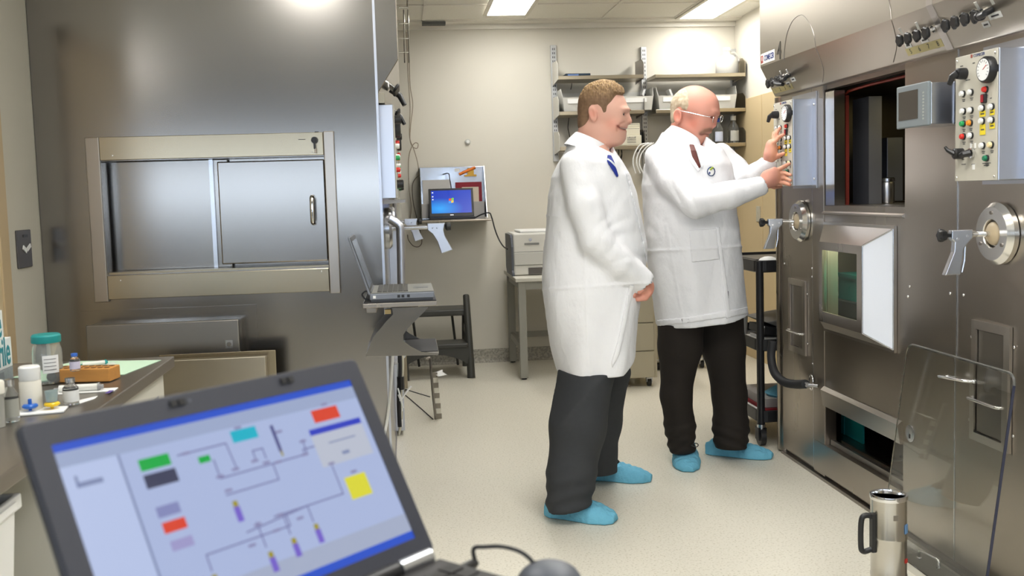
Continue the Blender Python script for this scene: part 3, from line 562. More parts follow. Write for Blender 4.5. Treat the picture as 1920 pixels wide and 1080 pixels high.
a, b_ = PZ(1726, 1047, .001), PZ(1763, 1066, .001); bar_handle('handle', a, b_, (0, 0, .03), .005, chrome, fh)
# ================================================================ LEFT HOT CELL (end face toward the camera)
LY = 4.15; LXR = -.093
def L(px, py, d=0.): return PY(px, py, LY+d)
lc = thing('shielded_hot_cell', 'large left stainless hot cell with a blank end wall and sliding hatch doors', 'hot cell', (-.7, LY, 0))
o0, o1 = L(193, 300), L(607.5, 294)      # opening of the hatch on the end face
ob = L(205, 510).z; ox0, ox1 = L(195, 400).x, L(613, 400).x; oz0, oz1 = L(400, 508).z, L(400, 297).z
b = MB(); x0 = XL+.003
LE = 7.0
b.box((x0, LY, .03), (ox0, LY+.14, ZC-.02)).box((ox1, LY, .03), (LXR, LY+.14, ZC-.02)).box((ox0, LY, .03), (ox1, LY+.14, oz0)).box((ox0, LY, oz1), (ox1, LY+.14, ZC-.02)).box((x0, LY+.14, .03), (LXR, LE, ZC-.02))
m_end = mat('end_wall_steel', (.30, .283, .262), .20, 1., noise=((.8, .8, 3), .03, 0)); m_dr = mat('door_sheet_steel', (.29, .275, .256), .21, 1.)
obj('body', b, m_end, lc)
obj('plinth', MB().box((x0, LY+.01, 0), (LXR+.004, LE, .03)), steel_dark, lc)
obj('corner_strip', MB().box((LXR-.006, LY-.004, .03), (LXR+.004, LY, ZC-.02)), alu_matte, lc)
# hatch frame
def plate(name, px0, py0, px1, py1, d, t, m, bevel=.002, parent=lc):
    a, c = PY(px0, py0, LY+d), PY(px1, py1, LY+d); return obj(name, MB().box((a.x, LY+d-t, c.z), (c.x, LY+d, a.z)), m, parent, bevel)
fx0, fx1, fz1, fz0 = L(170, 400).x, L(633, 400).x, L(400, 253).z, L(400, 558).z
wl, wr = L(196, 400).x, L(613, 400).x
hz1, hz0 = L(400, 296).z, L(400, 506).z
obj('hatch_jamb', MB().box((fx0, LY-.02, fz0), (wl, LY-.0005, fz1)), steelv, lc, .003)
obj('hatch_jamb', MB().box((wr, LY-.02, fz0), (fx1, LY-.0005, fz1+.004)), steelv, lc, .003)
obj('hatch_rail', MB().box((wl+.001, LY-.022, hz1), (wr-.001, LY-.0005, fz1)), steel_warm, lc, .002)
obj('hatch_rail', MB().box((wl+.001, LY-.022, fz0+.01), (wr-.001, LY-.0005, hz0-.008)), steel_warm, lc, .002)
for px, py in ((211, 292), (585, 285), (226, 526), (603, 509)):
    c = L(px, py, -.022); obj('rail_screw', MB().ball((c.x, LY-.022, c.z), .003, 5, (1, .5, 1)), chrome, lc)
dx = L(400, 400, .07).x
d0 = obj('fixed_panel', MB().box((ox0+.01, LY+.105, oz0+.006), (dx+.06, LY+.115, oz1-.001)), m_dr, lc, .002)
obj('panel_edge', MB().box((dx-.012, LY+.09, oz0+.006), (dx+.004, LY+.105, oz1-.001)), alu, lc)
a = PY(406, 297, LY+.05); c = PY(611, 500, LY+.05)
dr = obj('sliding_door', MB().box((a.x, LY+.05, oz0+.022), (ox1-.006, LY+.068, oz1-.012)), m_dr, lc, .005)
hc0, hc1 = PY(587, 372, LY+.05), PY(588, 416, LY+.05)
hm = MB(); hh = [(0, .001), (-.012, .0), (-.034, -.006), (-.036, -.02)]
zt_, zb_ = hc0.z+.004, hc1.z-.002; hx = (hc0.x+hc1.x)/2
hm.tube(smooth_path([(hx, LY+.05, zt_), (hx, LY+.022, zt_), (hx, LY+.012, zt_-.014), (hx, LY+.012, zb_+.014), (hx, LY+.022, zb_), (hx, LY+.05, zb_)], 5), .0105, 12); obj('door_handle', hm, chrome, dr)
obj('track', MB().box((ox0+.002, LY+.002, oz0-.001), (ox1-.002, LY+.075, oz0+.008)), steel_warm, lc)
c = L(590, 263, -.022); ks = obj('key_switch', MB().lathe([(.013, .022), (.013, .034), (.010, .038)], (c.x, LY, c.z), 'y', 18) if False else MB().cyl((c.x, LY-.022, c.z), (c.x, LY-.04, c.z), .0145, .013, 18), black, lc)
obj('key', MB().box((c.x-.003, LY-.05, c.z-.036), (c.x+.004, LY-.04, c.z+.004)), black, ks); obj('key_ring', MB().cyl((c.x+.003, LY-.044, c.z-.052), (c.x+.003, LY-.040, c.z-.034), .0035, n=8), steel_dark, ks)
for px, py, w2 in ((566, 261.5, .014), (593, 246.5, .008)):
    q = L(px, py, -.0226); obj('legend', MB().box((q.x-w2, LY-.0226 if py > 250 else LY-.001, q.z-.0012), (q.x+w2, LY-.0218 if py > 250 else LY-.0001, q.z+.0012)), ink, lc)
# bolted boxes under the hatch
eb = thing('electrical_enclosure', 'flat steel enclosure with a small square lock on the left hot cell', 'enclosure', (-.9, LY, .5))
p0, p1 = L(152, 584), L(484, 676)
obj('back_plate', MB().box((L(155, 640).x, LY-.004, .50), (L(484, 640).x, LY-.0005, L(320, 577).z)), m_dr, eb)
YQ = LY-.115
q0, q1 = PY(165, 612, YQ), PY(447, 598, YQ)
ex0, ex1, ez1 = PY(163, 640, YQ).x, PY(449, 640, YQ).x, PY(300, 605, YQ).z
obj('cabinet', MB().box((ex0, YQ+.02, .52), (ex1-.004, LY-.004, ez1-.004)), m_dr, eb, .004)
dd = obj('lid', MB().box((ex0-.002, YQ, .515), (ex1, YQ+.018, ez1)), mat('grey_lid_steel', (.30, .285, .265), .34, 1.), eb, .004)
c = PY(430, 645, YQ); obj('lock_plate', MB().box((c.x-.014, YQ-.003, c.z-.016), (c.x+.014, YQ, c.z+.016)), alu, dd); obj('lock', MB().cyl((c.x, YQ-.003, c.z), (c.x, YQ-.007, c.z), .009, n=16), steel_dark, dd)
e2 = thing('electrical_enclosure', 'low steel enclosure with a bright front, right of the counter end', 'enclosure', (-.75, LY-.05, .2))
YR = LY-.25
obj('back_plate', MB().box((PY(300, 690, YR+.06).x, YR+.055, .12), (PY(519, 700, YR+.06).x, YR+.062, PY(510, 656, YR+.06).z)), steel_warm, e2, .002)
obj('cabinet', MB().box((PY(300, 690, YR).x, YR+.02, .14), (PY(500, 700, YR).x-.004, YR+.055, PY(495, 669, YR).z-.004)), steel, e2, .003)
obj('lid', MB().box((PY(300, 690, YR).x, YR, .135), (PY(499, 700, YR).x, YR+.018, PY(495, 668, YR).z)), mat('bright_satin_steel', (.50, .46, .38), .36, 1., noise=((2, 2, 8), .03, .03)), e2, .003)
obj('bracket', MB().box((PY(420, 690, LY).x, YR+.062, .13), (PY(500, 690, LY).x, LY-.0055, .46)), steel_dark, e2)
# hood of the left cell (seen edge on), its valve knobs, control boxes and manipulators on the aisle face
AX = LXR
kx, kz = PY(747, 111, LY).x, PY(747, 111, LY).z; bx, bz = PY(708, 172, LY).x, PY(708, 172, LY).z
h = MB(); h.prism([(AX+.0005, bz), (bx+.004, bz), (kx, kz), (kx, ZC-.02), (AX+.0005, ZC-.02)], 'y', LY+.005, LE-.2); obj('hood', h, m_end, lc, .003)
ho = MB()
def left_knobs(y, n, z, label, sp=.055):
    un = Vector((kz-bz, 0, -(kx-bx))).normalized(); base0 = Vector((bx+.006+(kx-bx)*.45, y, bz+(kz-bz)*.45))
    t = thing('valve_bank', label, 'valve knobs', base0[:], 'valve knob rows on the left hood')
    for i in range(n):
        c0 = base0+Vector((0, sp*i, 0))+un*.001; c = c0+un*.034
        obj('stem', MB().cyl(c0, c, .006, n=10), chrome, t)
        obj('knob', MB().tube([c-un*.008, c-un*.005, c+un*.004, c+un*.007], [.015, .021, .021, .015], 14), black, t)
    c = base0+Vector((0, sp*n, 0))+un*.002; obj('lever', MB().tube([c, c+un*.05, c+un*.075+Vector((.0, -.01, -.03))], [.014, .014, .011], 10), black, t)
left_knobs(LY+.25, 4, 0, 'black valve knobs on the left cell hood, nearest its corner'); left_knobs(LY+1.45, 4, 0, 'black valve knobs on the left cell hood, farther along the aisle')
def left_box(y, label):
    t = thing('control_box', label, 'control box', (AX, y, 1.34), 'left cell control boxes'); z0, z1 = 1.345, 1.735; w = .235; px_ = AX+.062
    obj('housing', MB().box((AX+.0008, y, z0), (px_, y+w, z1)), alu_matte, t, .003); obj('front_panel', MB().box((px_, y+.002, z0+.002), (px_+.004, y+w-.002, z1-.002)), m_panel, t)
    def rd(name, yy_, zz, r, hh, m): obj(name, MB().lathe([(r, .004), (r, hh), (r*.8, hh+.003)], (px_, y+yy_, z0+zz), 'x', 16), m, t)
    rd('gauge', .165, .30, .04, .026, black)
    for yy_, zz, m in ((.05, .33, black), (.05, .22, white), (.10, .22, white), (.05, .17, green), (.10, .17, orange), (.05, .12, red), (.16, .18, white), (.19, .18, white), (.16, .14, white), (.17, .24, red), (.05, .06, black), (.10, .06, black), (.16, .05, green)):
        big = m is black; rd('knob' if big else 'button', yy_, zz, .018 if big else .010, .03 if big else .018, m)
    return t
left_box(LY+.05, 'grey control box on the left cell corner, nearest the camera'); left_box(LY+1.25, 'grey control box on the left cell, second along the aisle')
rcs = MB().box((AX+.0006, LY+.02, 1.738), (AX+.03, LY+.28, bz-.002)); obj('hood_filler', rcs, steel_warm, lc)
ub = MB().prism([(AX+.0006, 1.32), (AX+.10, 1.325), (AX+.10, 1.338), (AX+.0006, 1.338)], 'y', LY+.5, LY+1.2); obj('angled_shelf', ub, steel_dark, lc)
def left_manip(px, py, Y, knob, label):
    c = PY(px, py, Y); t = thing('tong_manipulator', label, 'manipulator', (AX, Y, c.z), 'tong manipulators of the left cell')
    obj('flange', MB().lathe([(.098, .0008), (.098, .02), (.085, .032), (.05, .034)], (AX, Y, c.z), 'x', 32), alu, t)
    g0 = c.x-.06; obj('rod', MB().cyl((AX+.03, Y, c.z), (g0+.02, Y, c.z), .011, n=14), alu, t)
    g_ = [(0, .018), (0, -.014), (.022, -.032), (.045, -.07), (.062, -.128), (.116, -.112), (.082, -.045), (.076, -.016), (.084, .018)]
    gp = obj('grip', MB().prism([(g0+u, c.z+v_) for u, v_ in g_], 'y', Y-.013, Y+.013), alu_matte, t, .003)
    for u in (.024, .044): obj('pin', MB().cyl((g0+u, Y-.0145, c.z-.006), (g0+u, Y+.0145, c.z-.006), .004, n=10), chrome, gp)
    k = Vector((g0+.098, Y, c.z)); obj('knob', MB().tube([k+Vector((-.016, 0, 0)), k+Vector((-.006, 0, 0)), k+Vector((.012, 0, 0))], [.008, .02, .019], 12), black, t)
left_manip(825, 425, 4.75, 1, 'pistol grip manipulator reaching out past the left cell, below the wall laptop'); left_manip(776, 415, 6.35, 1, 'farther pistol grip manipulator of the left cell with a cable loop below')
# bent steel pipe and pipes on the aisle face
YPp = 4.58; pz_ = PY(720, 411, YPp).z
pp = smooth_path([Vector((AX+.022, YPp, pz_)), Vector((AX+.028, YPp, pz_-.001)), PY(749, 424, YPp), PY(751, 445, YPp), PY(752, 480, YPp), PY(753, 540, YPp), Vector((PY(753, 560, YPp).x, YPp, .66)), Vector((AX+.030, YPp, .605)), Vector((AX+.022, YPp, .60))], 6)
tag(obj('bent_pipe', MB().tube(pp, .0195, 14), alu_matte, origin=(AX+.05, YPp, 0)), 'bent grey steel pipe rising along the left cell to its aisle face', 'pipe')
for i, (y, z0, z1, xo) in enumerate(((6.55, 1.9, 2.66, .10), (6.75, 1.75, 2.66, .13))):
    pass
lad = thing('cable_ladder', 'narrow metal cable ladder under the ceiling beside the left cell', 'cable ladder', (.0, 6.9, 2.2))
Yl = 6.9
for px in (757, 765): a, c = PY(px, 18, Yl), PY(px+2, 118, Yl); obj('rail', MB().tube([a, c], .006, 8), chrome, lad)
for py in (14, 44, 72, 98): a, c = PY(748, py, Yl), PY(766, py, Yl); obj('rung', MB().tube([a, c], .006, 8), chrome, lad)
a, c = PY(763, -20, Yl), PY(764, 12, Yl); obj('rail', MB().tube([a, c], .006, 8), chrome, lad)
# cables on the back wall beside the cell
def cable(name, pts, r, m, label, n=8, cat='cable'):
    p = smooth_path(pts, n); return tag(obj(name, MB().tube(p, r, 7), m, origin=p[0][:]), label, cat)
m_cab = mat('tan_cable', rgb(150, 138, 120), .6)
YW = 7.93
cable('hanging_cable', [PY(*p, YW) for p in ((765, 30), (767, 100), (769, 160), (774, 195), (770, 235), (769, 262), (774, 275), (782, 278), (784, 270), (778, 268), (771, 278), (766, 300), (767, 350), (771, 390), (766, 430))], .0035, m_cab, 'tan cable looping down the back wall from the ceiling corner')
cable('hanging_cable', [PY(*p, YW-.03) for p in ((762, 60), (765, 140), (769, 200), (768, 255), (776, 280), (783, 305), (786, 330))], .0035, m_cab, 'tan cable running from the ceiling to the wall laptop shelf')
cable('hanging_cable', [PY(*p, YW-.02) for p in ((787, 328), (778, 336), (773, 350), (775, 380), (783, 415), (791, 450), (786, 462), (775, 461), (766, 450), (764, 440))], .0035, mat('brown_cable', rgb(105, 95, 82), .6), 'brown cable hanging in a loop under the wall laptop shelf')
# cables and conduits at the foot of the cell
def CP(p, Y): return PY(*p, Y)
cable('hanging_cable', [CP(p, 4.08) for p in ((737, 660), (733, 720), (727, 780), (718, 830))], .006, white, 'white cable hanging down the corner of the left cell', 8)
cd_ = thing('cable_bundle', 'bundle of dark cables with white ties at the foot of the left cell', 'cables', (AX+.06, 4.28, .1))
for k, (pts, r, m) in enumerate((([(750, 660), (750, 700), (748, 745), (750, 800)], .010, blackm), ([(754, 655), (755, 690), (752, 740), (753, 780), (748, 815)], .006, cream), ([(747, 680), (749, 735), (753, 760), (752, 800)], .006, white), ([(751, 706), (752, 730)], .016, black))):
    obj('cable', MB().tube(smooth_path([CP(p, 4.28) for p in pts], 6), r, 8), m, cd_)
for pts in ([(746, 728), (750, 742), (755, 760)], [(750, 752), (760, 738), (771, 724)], [(747, 740), (752, 752), (756, 765)]): obj('cable_tie', MB().tube(smooth_path([CP(p, 4.24) for p in pts], 5), .004, 6), paper, cd_)
obj('conduit', MB().tube([(AX+.03, 5.9, .03), (AX+.03, 5.9, 1.2)], .012, 8).tube([(AX+.03, 6.6, .03), (AX+.03, 6.6, 1.75)], .016, 8), alu, lc)
obj('cover_strip', MB().box((AX+.001, 5.6, .03), (AX+.05, 5.75, 1.22)), alu_matte, lc); obj('cover_strip', MB().box((AX+.001, 6.85, .03), (AX+.07, 7.0, 1.75)), steel_warm, lc)

# ================================================================ LAPTOP ON ITS STEEL STAND
SYn = 3.62                                   # near edge of the stand plate
st = thing('laptop_stand', 'stainless bracket stand with two shelves, holding the grey laptop at the cell corner', 'stand', (0, SYn, .7))
def S(px, py, Y=SYn): return PY(px, py, Y)
zs1 = S(700, 568).z; zs0 = S(750, 665).z; xs0, xs1 = S(680, 572).x, S(819, 560).x; dep = .36
obj('upper_shelf', MB().box((xs0, SYn-.004, zs1-.018), (xs1, SYn+dep, zs1-.002)), steelv, st, .002)
obj('mat', MB().box((xs0+.004, SYn+.004, zs1-.002), (xs1-.002, SYn+dep-.004, zs1+.002)), blackm, st)
zig = [S(*p) for p in ((682, 578), (735, 578), (737, 590), (724, 603), (700, 632), (685, 668), (822, 666), (822, 662), (790, 660), (770, 650), (757, 640), (756, 628), (765, 615), (804, 576))]
obj('side_plate', MB().prism([(p.x, p.z) for p in zig], 'y', SYn, SYn+.006), m_dr, st)
obj('lower_shelf', MB().box((S(686, 668).x, SYn+.006, zs0-.004), (S(823, 664).x, SYn+dep-.02, zs0+.004)), steelv, st, .001)
obj('lower_mat', MB().box((S(760, 664).x, SYn+.008, zs0+.004), (S(822, 664).x, SYn+dep-.03, zs0+.007)), blackm, st)
obj('back_plate', MB().prism([(p.x, p.z) for p in zig], 'y', SYn+dep-.02, SYn+dep-.014), m_dr, st)
obj('wall_arm', MB().box((-.165, SYn+dep-.02, zs1-.075), (-.125, LY-.0015, zs1-.03)), steelv, st, .002)
obj('clamp', MB().cbox((S(727, 585).x, SYn+.02, S(727, 585).z), (.022, .03, .016)), mat('brass_clamp', rgb(150, 130, 90), .4, .8), st)
for px in (757, 790): c = S(px, 671); obj('foot_pin', MB().cyl((c.x-.012, SYn+.1, zs0-.006), (c.x+.012, SYn+.1, zs0-.006), .004, n=8), chrome, st)
sl_grey = mat('silver_laptop', rgb(120, 124, 132), .4, .3); dk_grey = mat('dark_grey_plastic', rgb(58, 60, 64), .45)
# laptop: hinge at the left, open toward the right; local frame u = away from hinge (+x), v = along hinge (+y)
lp = thing('laptop', 'open grey laptop with an off screen on the steel stand, seen from its side', 'laptop', (S(690, 560).x, SYn, zs1))
LYn, LYf = SYn+.012, SYn+.335; zb = zs1+.0025; hx0 = S(693, 560).x; hx1 = S(815, 560).x
obj('base', MB().box((hx0, LYn, zb+.006), (hx1, LYf, zb+.030)), sl_grey, lp, .004); obj('underside', MB().box((hx0+.004, LYn+.003, zb), (hx1-.006, LYf-.003, zb+.008)), dk_grey, lp)
obj('palm_rest', MB().box((hx0+.003, LYn+.002, zb+.0305), (hx1-.002, LYf-.002, zb+.0325)), mat('palm_grey', rgb(128, 128, 122), .5), lp)
kbm = MB()
for r in range(6):
    for k in range(15):
        x = hx0+.028+r*.019; y = LYn+.016+k*.0197; kbm.box((x, y, zb+.0325), (x+.016, y+.0165, zb+.0355))
obj('keyboard', kbm, mat('key_grey', rgb(74, 72, 68), .5), lp); obj('touchpad', MB().box((hx1-.075, LYn+.13, zb+.0325), (hx1-.02, LYn+.20, zb+.0332)), mat('pad_grey', rgb(108, 110, 110), .4), lp)
for x, m in ((hx0+.012, paper), (hx0+.10, black), (hx0+.115, black), (hx0+.135, black)): obj('port', MB().box((x, LYn-.0006, zb+.012), (x+.010, LYn+.002, zb+.022)), m, lp)
ld0 = Vector((hx0+.004, 0, zb+.026)); ld1 = Vector((S(655, 445).x, 0, S(655, 445).z)); du = (ld1-ld0); ll = du.length; du.normalize(); dn = Vector((du.z, 0, -du.x))
def LD(u, y, o): return Vector((0, y, 0))+ld0+du*u+dn*o
def slab(u0, u1, y0, y1, o0, o1, mb=None):
    mb = mb or MB(); return mb.add([LD(u, y, o) for o in (o0, o1) for (u, y) in ((u0, y0), (u1, y0), (u1, y1), (u0, y1))], [(3, 2, 1, 0), (4, 5, 6, 7), (0, 1, 5, 4), (1, 2, 6, 5), (2, 3, 7, 6), (3, 0, 4, 7)])
lid = obj('lid', slab(0, ll, LYn, LYf, -.008, 0), sl_grey, lp, .003)
obj('bezel', slab(.004, ll-.003, LYn+.003, LYf-.003, 0, .002), dk_grey, lid); obj('screen', slab(.022, ll-.018, LYn+.018, LYf-.018, .002, .0026), mat('off_screen', (.05, .055, .06), .12, spec=.7), lid)
obj('hinge', MB().cyl((hx0+.002, LYn+.02, zb+.028), (hx0+.002, LYf-.02, zb+.028), .008, n=10), dk_grey, lp)
cable('power_cable', [S(*p, SYn+.05) for p in ((692, 563), (684, 560), (679, 552), (686, 546), (693, 549))], .003, black, 'black cable loop behind the hinge of the stand laptop')
# small bent rod stand with a striped strip on the floor beyond
rs = thing('rod_stand', 'small bent black rod with a striped strip standing on the floor by the left cell', 'rod stand', PZ(822, 787)[:])
YS = PZ(818, 787).y
obj('rod', MB().tube(smooth_path([PY(800, 673, YS), PY(806, 672, YS), PY(808, 690, YS), PY(812, 740, YS), PY(817, 786, YS)], 5), .008, 8), chrome if False else steel_dark, rs)
a = PY(812, 700, YS+.02); stp = MB(); n = 9
for k in range(n):
    z0_, z1_ = .365*(.78)*(k/n)+.001, .365*.78*((k+1)/n)+.001; stp.mi = k % 2; x = PZ(827, 787).x-.02*(k/n)
    stp.box((x-.028, YS+.02, z0_), (x+.006, YS+.024, z1_))
obj('striped_strip', stp, [mat('strip_grey', rgb(140, 132, 118), .5), mat('strip_white', rgb(220, 215, 200), .5)], rs)
obj('paper_flag', MB().prism([(p.x, p.y) for p in (PZ(812, 700, .27), PZ(830, 693, .27), PZ(830, 698, .27), PZ(838, 703, .27), PZ(822, 706, .27))], 'z', .27, .2712), paper, rs)
obj('floor_wire', MB().tube([PZ(757, 738, .003), PZ(785, 762, .003), PZ(812, 786, .003)], .003, 5).tube([PZ(760, 730, .003), PZ(806, 744, .003)], .003, 5), dk_grey, rs)
# ================================================================ BACK WALL: laptop niche, sensor, stool, printer
m_mirror = mat('bright_sheet_steel', (.36, .37, .39), .2, 1., noise=((4, 4, 4), .04, .08))
Yp = 7.945
wx0, wx1 = PY(788, 360, Yp).x, PY(908, 360, Yp).x; wz1, wz0 = PY(848, 313, Yp).z, PY(850, 408, Yp).z
ws = thing('wall_shelf', 'bright steel wall shelf with a back sheet on the back wall, holding a laptop', 'wall shelf', ((wx0+wx1)/2, YB, wz0))
obj('back_sheet', MB().box((wx0, Yp, wz0-.01), (wx1, YB-.001, wz1)), m_mirror, ws, .002)
for x in (wx0, wx1-.004): obj('side_sheet', MB().prism([(7.70, wz0), (Yp, wz0), (Yp, wz1), (7.88, wz1)], 'x', x, x+.004), m_mirror, ws)
shY = 7.60; z_sh = wz0-.01
obj('shelf_plate', MB().box((wx0-.01, shY, z_sh-.014), (wx1+.02, YB-.001, z_sh)), alu, ws, .002)
obj('shelf_edge', MB().tube([(wx0-.01, shY, z_sh-.006), (wx1+.02, shY, z_sh-.006)], .009, 8), steelv, ws)
c = PY(857, 319, Yp-.001); tag(obj('note', MB().box((c.x-.02, Yp-.002, c.z-.012), (c.x+.02, Yp-.0005, c.z+.012)), paper, origin=c[:]), 'small white note on the steel back sheet of the wall shelf', 'note')
def up_sheet(name, px0, py0, px1, py1, Y, t_, m, label, cat):
    a, c = PY(px0, py0, Y), PY(px1, py1, Y); return tag(obj(name, MB().box((a.x, Y, max(c.z, z_sh+.0005)), (c.x, Y+t_, a.z)), m, origin=(a.x, Y, z_sh)), label, cat)
up_sheet('spiral_notebook', 792, 338, 846, 405, 7.90, .012, mat('pale_notebook', rgb(206, 203, 198), .7), 'pale spiral notebook leaning behind the wall laptop', 'notebook')
up_sheet('folder', 854, 342, 905, 405, 7.905, .008, mat('maroon_card', rgb(140, 34, 48), .6), 'maroon folder standing behind the wall laptop', 'folder')
up_sheet('envelope', 866, 351, 899, 402, 7.885, .004, mat('cream_paper', rgb(222, 208, 186), .7), 'cream sheet in front of the maroon folder', 'paper sheet')
up_sheet('tray_insert', 887, 378, 909, 409, 7.80, .08, mat('clear_grey_bin', rgb(176, 172, 168), .4), 'grey plastic bin on the wall shelf, right of the laptop', 'bin')
up_sheet('tray_insert', 790, 383, 806, 409, 7.80, .08, MATS['clear_grey_bin'], 'grey plastic bin on the wall shelf, left of the laptop', 'bin')
a, c = PY(861, 327, 7.92), PY(891, 314, 7.92); p = smooth_path([a, (a+c)/2, c], 3)
pn = thing('marker_holder', 'orange marker and brass holder clipped to the steel back sheet', 'marker', a[:])
obj('marker', MB().tube(p, .012, 10), mat('orange_marker', rgb(226, 120, 40), .5), pn); q0, q1 = PY(871, 331, 7.92), PY(893, 322, 7.92)
obj('holder', MB().box((q0.x, 7.91, q0.z), (q1.x, 7.944, q0.z+.014)).box((q0.x+.025, 7.915, q0.z+.014), (q1.x-.02, 7.944, q1.z+.03)), mat('brass', rgb(180, 140, 60), .35, .8), pn)
# laptop on the wall shelf
Yl_ = 7.74
wl_ = thing('laptop', 'open black laptop with a blue desktop screen on the wall shelf', 'laptop', (.4, Yl_, z_sh))
lx0, lx1 = PY(805, 400, Yl_).x, PY(889, 400, Yl_).x; lz1 = PY(846, 353, Yl_).z; lz0 = PY(846, 408, Yl_).z
obj('base', MB().box((lx0, 7.61, z_sh+.0005), (lx1, Yl_-.005, z_sh+.022)), black, wl_, .004)
tl = .055
def WL(x, v_, o=0): return Vector((x, Yl_+tl*v_-o, z_sh+.022+(lz1-z_sh-.022)*v_))
def wslab(x0, x1, v0, v1, o0, o1): return MB().add([WL(x, v_, o) for o in (o0, o1) for (x, v_) in ((x0, v0), (x1, v0), (x1, v1), (x0, v1))], [(0, 1, 2, 3), (7, 6, 5, 4), (4, 5, 1, 0), (5, 6, 2, 1), (6, 7, 3, 2), (7, 4, 0, 3)])
wlid = obj('lid', wslab(lx0, lx1, 0, 1, -.006, .004), mat('black_lid', (.018, .018, .02), .35), wl_, .003)
W_ = lx1-lx0
m_desk = mat('blue_desktop_screen', (0, 0, 0), .25); nt = m_desk.node_tree; b_ = nt.nodes['Principled BSDF']
tc = nt.nodes.new('ShaderNodeTexCoord'); mp = nt.nodes.new('ShaderNodeMapping'); gr = nt.nodes.new('ShaderNodeTexGradient'); gr.gradient_type = 'SPHERICAL'; cr = nt.nodes.new('ShaderNodeValToRGB')
mp.inputs['Location'].default_value = (-.30, 0, -.38); mp.inputs['Scale'].default_value = (1.5, 0, 1.9)
nt.links.new(tc.outputs['Generated'], mp.inputs['Vector']); nt.links.new(mp.outputs['Vector'], gr.inputs['Vector']); nt.links.new(gr.outputs['Fac'], cr.inputs[0])
cr.color_ramp.elements[0].color = (*rgb(14, 60, 190), 1); cr.color_ramp.elements[1].color = (*rgb(40, 165, 250), 1); cr.color_ramp.elements[0].position = .1; cr.color_ramp.elements[1].position = .95
nt.links.new(cr.outputs[0], b_.inputs['Emission Color']); b_.inputs['Emission Strength'].default_value = .8
obj('screen', wslab(lx0+W_*.055, lx1-W_*.05, .13, .93, .004, .0048), m_desk, wlid)
def em(name, c, s=.9): return mat(name, (0, 0, 0), .5, emit=c, estr=s)
fx_, fv_ = lx0+W_*.50, .56
for i, (dx_, dv_, c, nm) in enumerate(((-.5, .5, rgb(230, 80, 40), 'red'), (.5, .5, rgb(120, 200, 60), 'green'), (-.5, -.5, rgb(60, 150, 240), 'blue'), (.5, -.5, rgb(250, 200, 60), 'yellow'))):
    s_ = .019; pts = []
    for k in range(9): pts.append((-1+2*k/8, 1+.25*math.sin(PI*k/8*1.0)))
    ol_ = [(u*.46, v_*.46) for u, v_ in pts]+[(u*.46, v_*.46-.92) for u, v_ in pts[::-1]]
    xf_pts = [(fx_+(u+dx_)*s_*2*.52+(v_+dv_)*s_*.12, fv_+((v_+dv_)*s_*2*.5+.012*math.sin((u+dx_)*2.4)*.2)/(lz1-z_sh-.022)) for u, v_ in ol_]
    obj('emblem_pane', MB().add([WL(x, v_, .0052) for x, v_ in xf_pts], [tuple(range(len(xf_pts)))]), em('emblem_'+nm, c), wlid)
for v_ in (.86, .72, .62): obj('desktop_icon', wslab(lx0+W_*.075, lx0+W_*.105, v_-.02, v_+.02, .0048, .0051), em('icon_white', (.8, .85, .95)) if 'icon_white' not in MATS else MATS['icon_white'], wlid)
obj('maker_mark', wslab(lx0+W_*.46, lx0+W_*.54, .05, .075, .004, .0046), alu, wlid)
cable('laptop_power_cord', [PY(*p, 7.66) for p in ((846, 353), (845, 345), (843, 335), (842, 327), (838, 325), (830, 327))], .004, black, 'black cable rising from the wall laptop against the steel sheet')
cable('hanging_cable', [PY(891, 408, 7.66), PY(903, 402, 7.64), PY(917, 399, 7.63), PY(922, 408, 7.62), PY(928, 430, 7.6), PY(935, 448, 7.6), PY(943, 461, 7.5), PY(951, 467, 7.40)], .0055, black, 'black cable from the wall shelf down to the printer')
sn_ = PY(877, 266, YB)
t = thing('wall_sensor', 'small round white sensor on the bare back wall above the wall shelf', 'sensor', sn_[:]); obj('ring', MB().cyl((sn_.x, YB-.0005, sn_.z), (sn_.x, YB-.014, sn_.z), .024, .021, 24), mat('sensor_grey', rgb(200, 200, 192), .4), t); obj('cap', MB().cyl((sn_.x, YB-.014, sn_.z), (sn_.x, YB-.022, sn_.z), .015, .012, 20), white, t)
# step stool
m_st = mat('dark_grey_stool_plastic', rgb(66, 66, 62), .4)
so = thing('step_stool', 'dark grey plastic two-step stool against the back wall beside the left cell', 'stool', (.22, 7.55, 0))
xr = .435; xl = -.02; ny = 7.29
def rail(x, name):
    m = MB(); t_ = smooth_path([(x+.012, ny, .0), (x+.006, ny+.05, .3), (x, ny+.115, .575), (x, ny+.125, .60)], 5); m.tube(t_, [.030, .029, .028, .027, .027, .026, .026, .026, .025, .025, .024, .024, .023, .022, .021, .014][:len(t_)], 12)
    m.tube(smooth_path([(x, ny+.53, .0), (x, ny+.45, .3), (x, ny+.36, .46)], 4), .024, 10); m.box((x-.012, ny+.08, .30), (x+.012, ny+.45, .36)); m.box((x-.012, ny+.1, .44), (x+.012, ny+.38, .48)); return obj(name, m, m_st, so)
rail(xr, 'side_frame'); rail(xl-.03, 'side_frame')
obj('top_step', MB().box((xl-.03, ny+.09, .455), (xr-.005, ny+.38, .505)), m_st, so, .012)
obj('lower_step', MB().box((xl-.03, ny-.01, .225), (xr-.005, ny+.22, .262)), m_st, so, .010)
ap = MB(); n = 16; up_ = [(xl-.03+(xr-xl+.03)*k/n, .225) for k in range(n+1)]; lo_ = [(xl-.03+(xr-xl+.03)*k/n, .09+.09*math.sin(PI*k/n)**.7) for k in range(n+1)]
ap.prism(up_+lo_[::-1], 'y', ny+.0, ny+.02); obj('front_apron', ap, m_st, so)
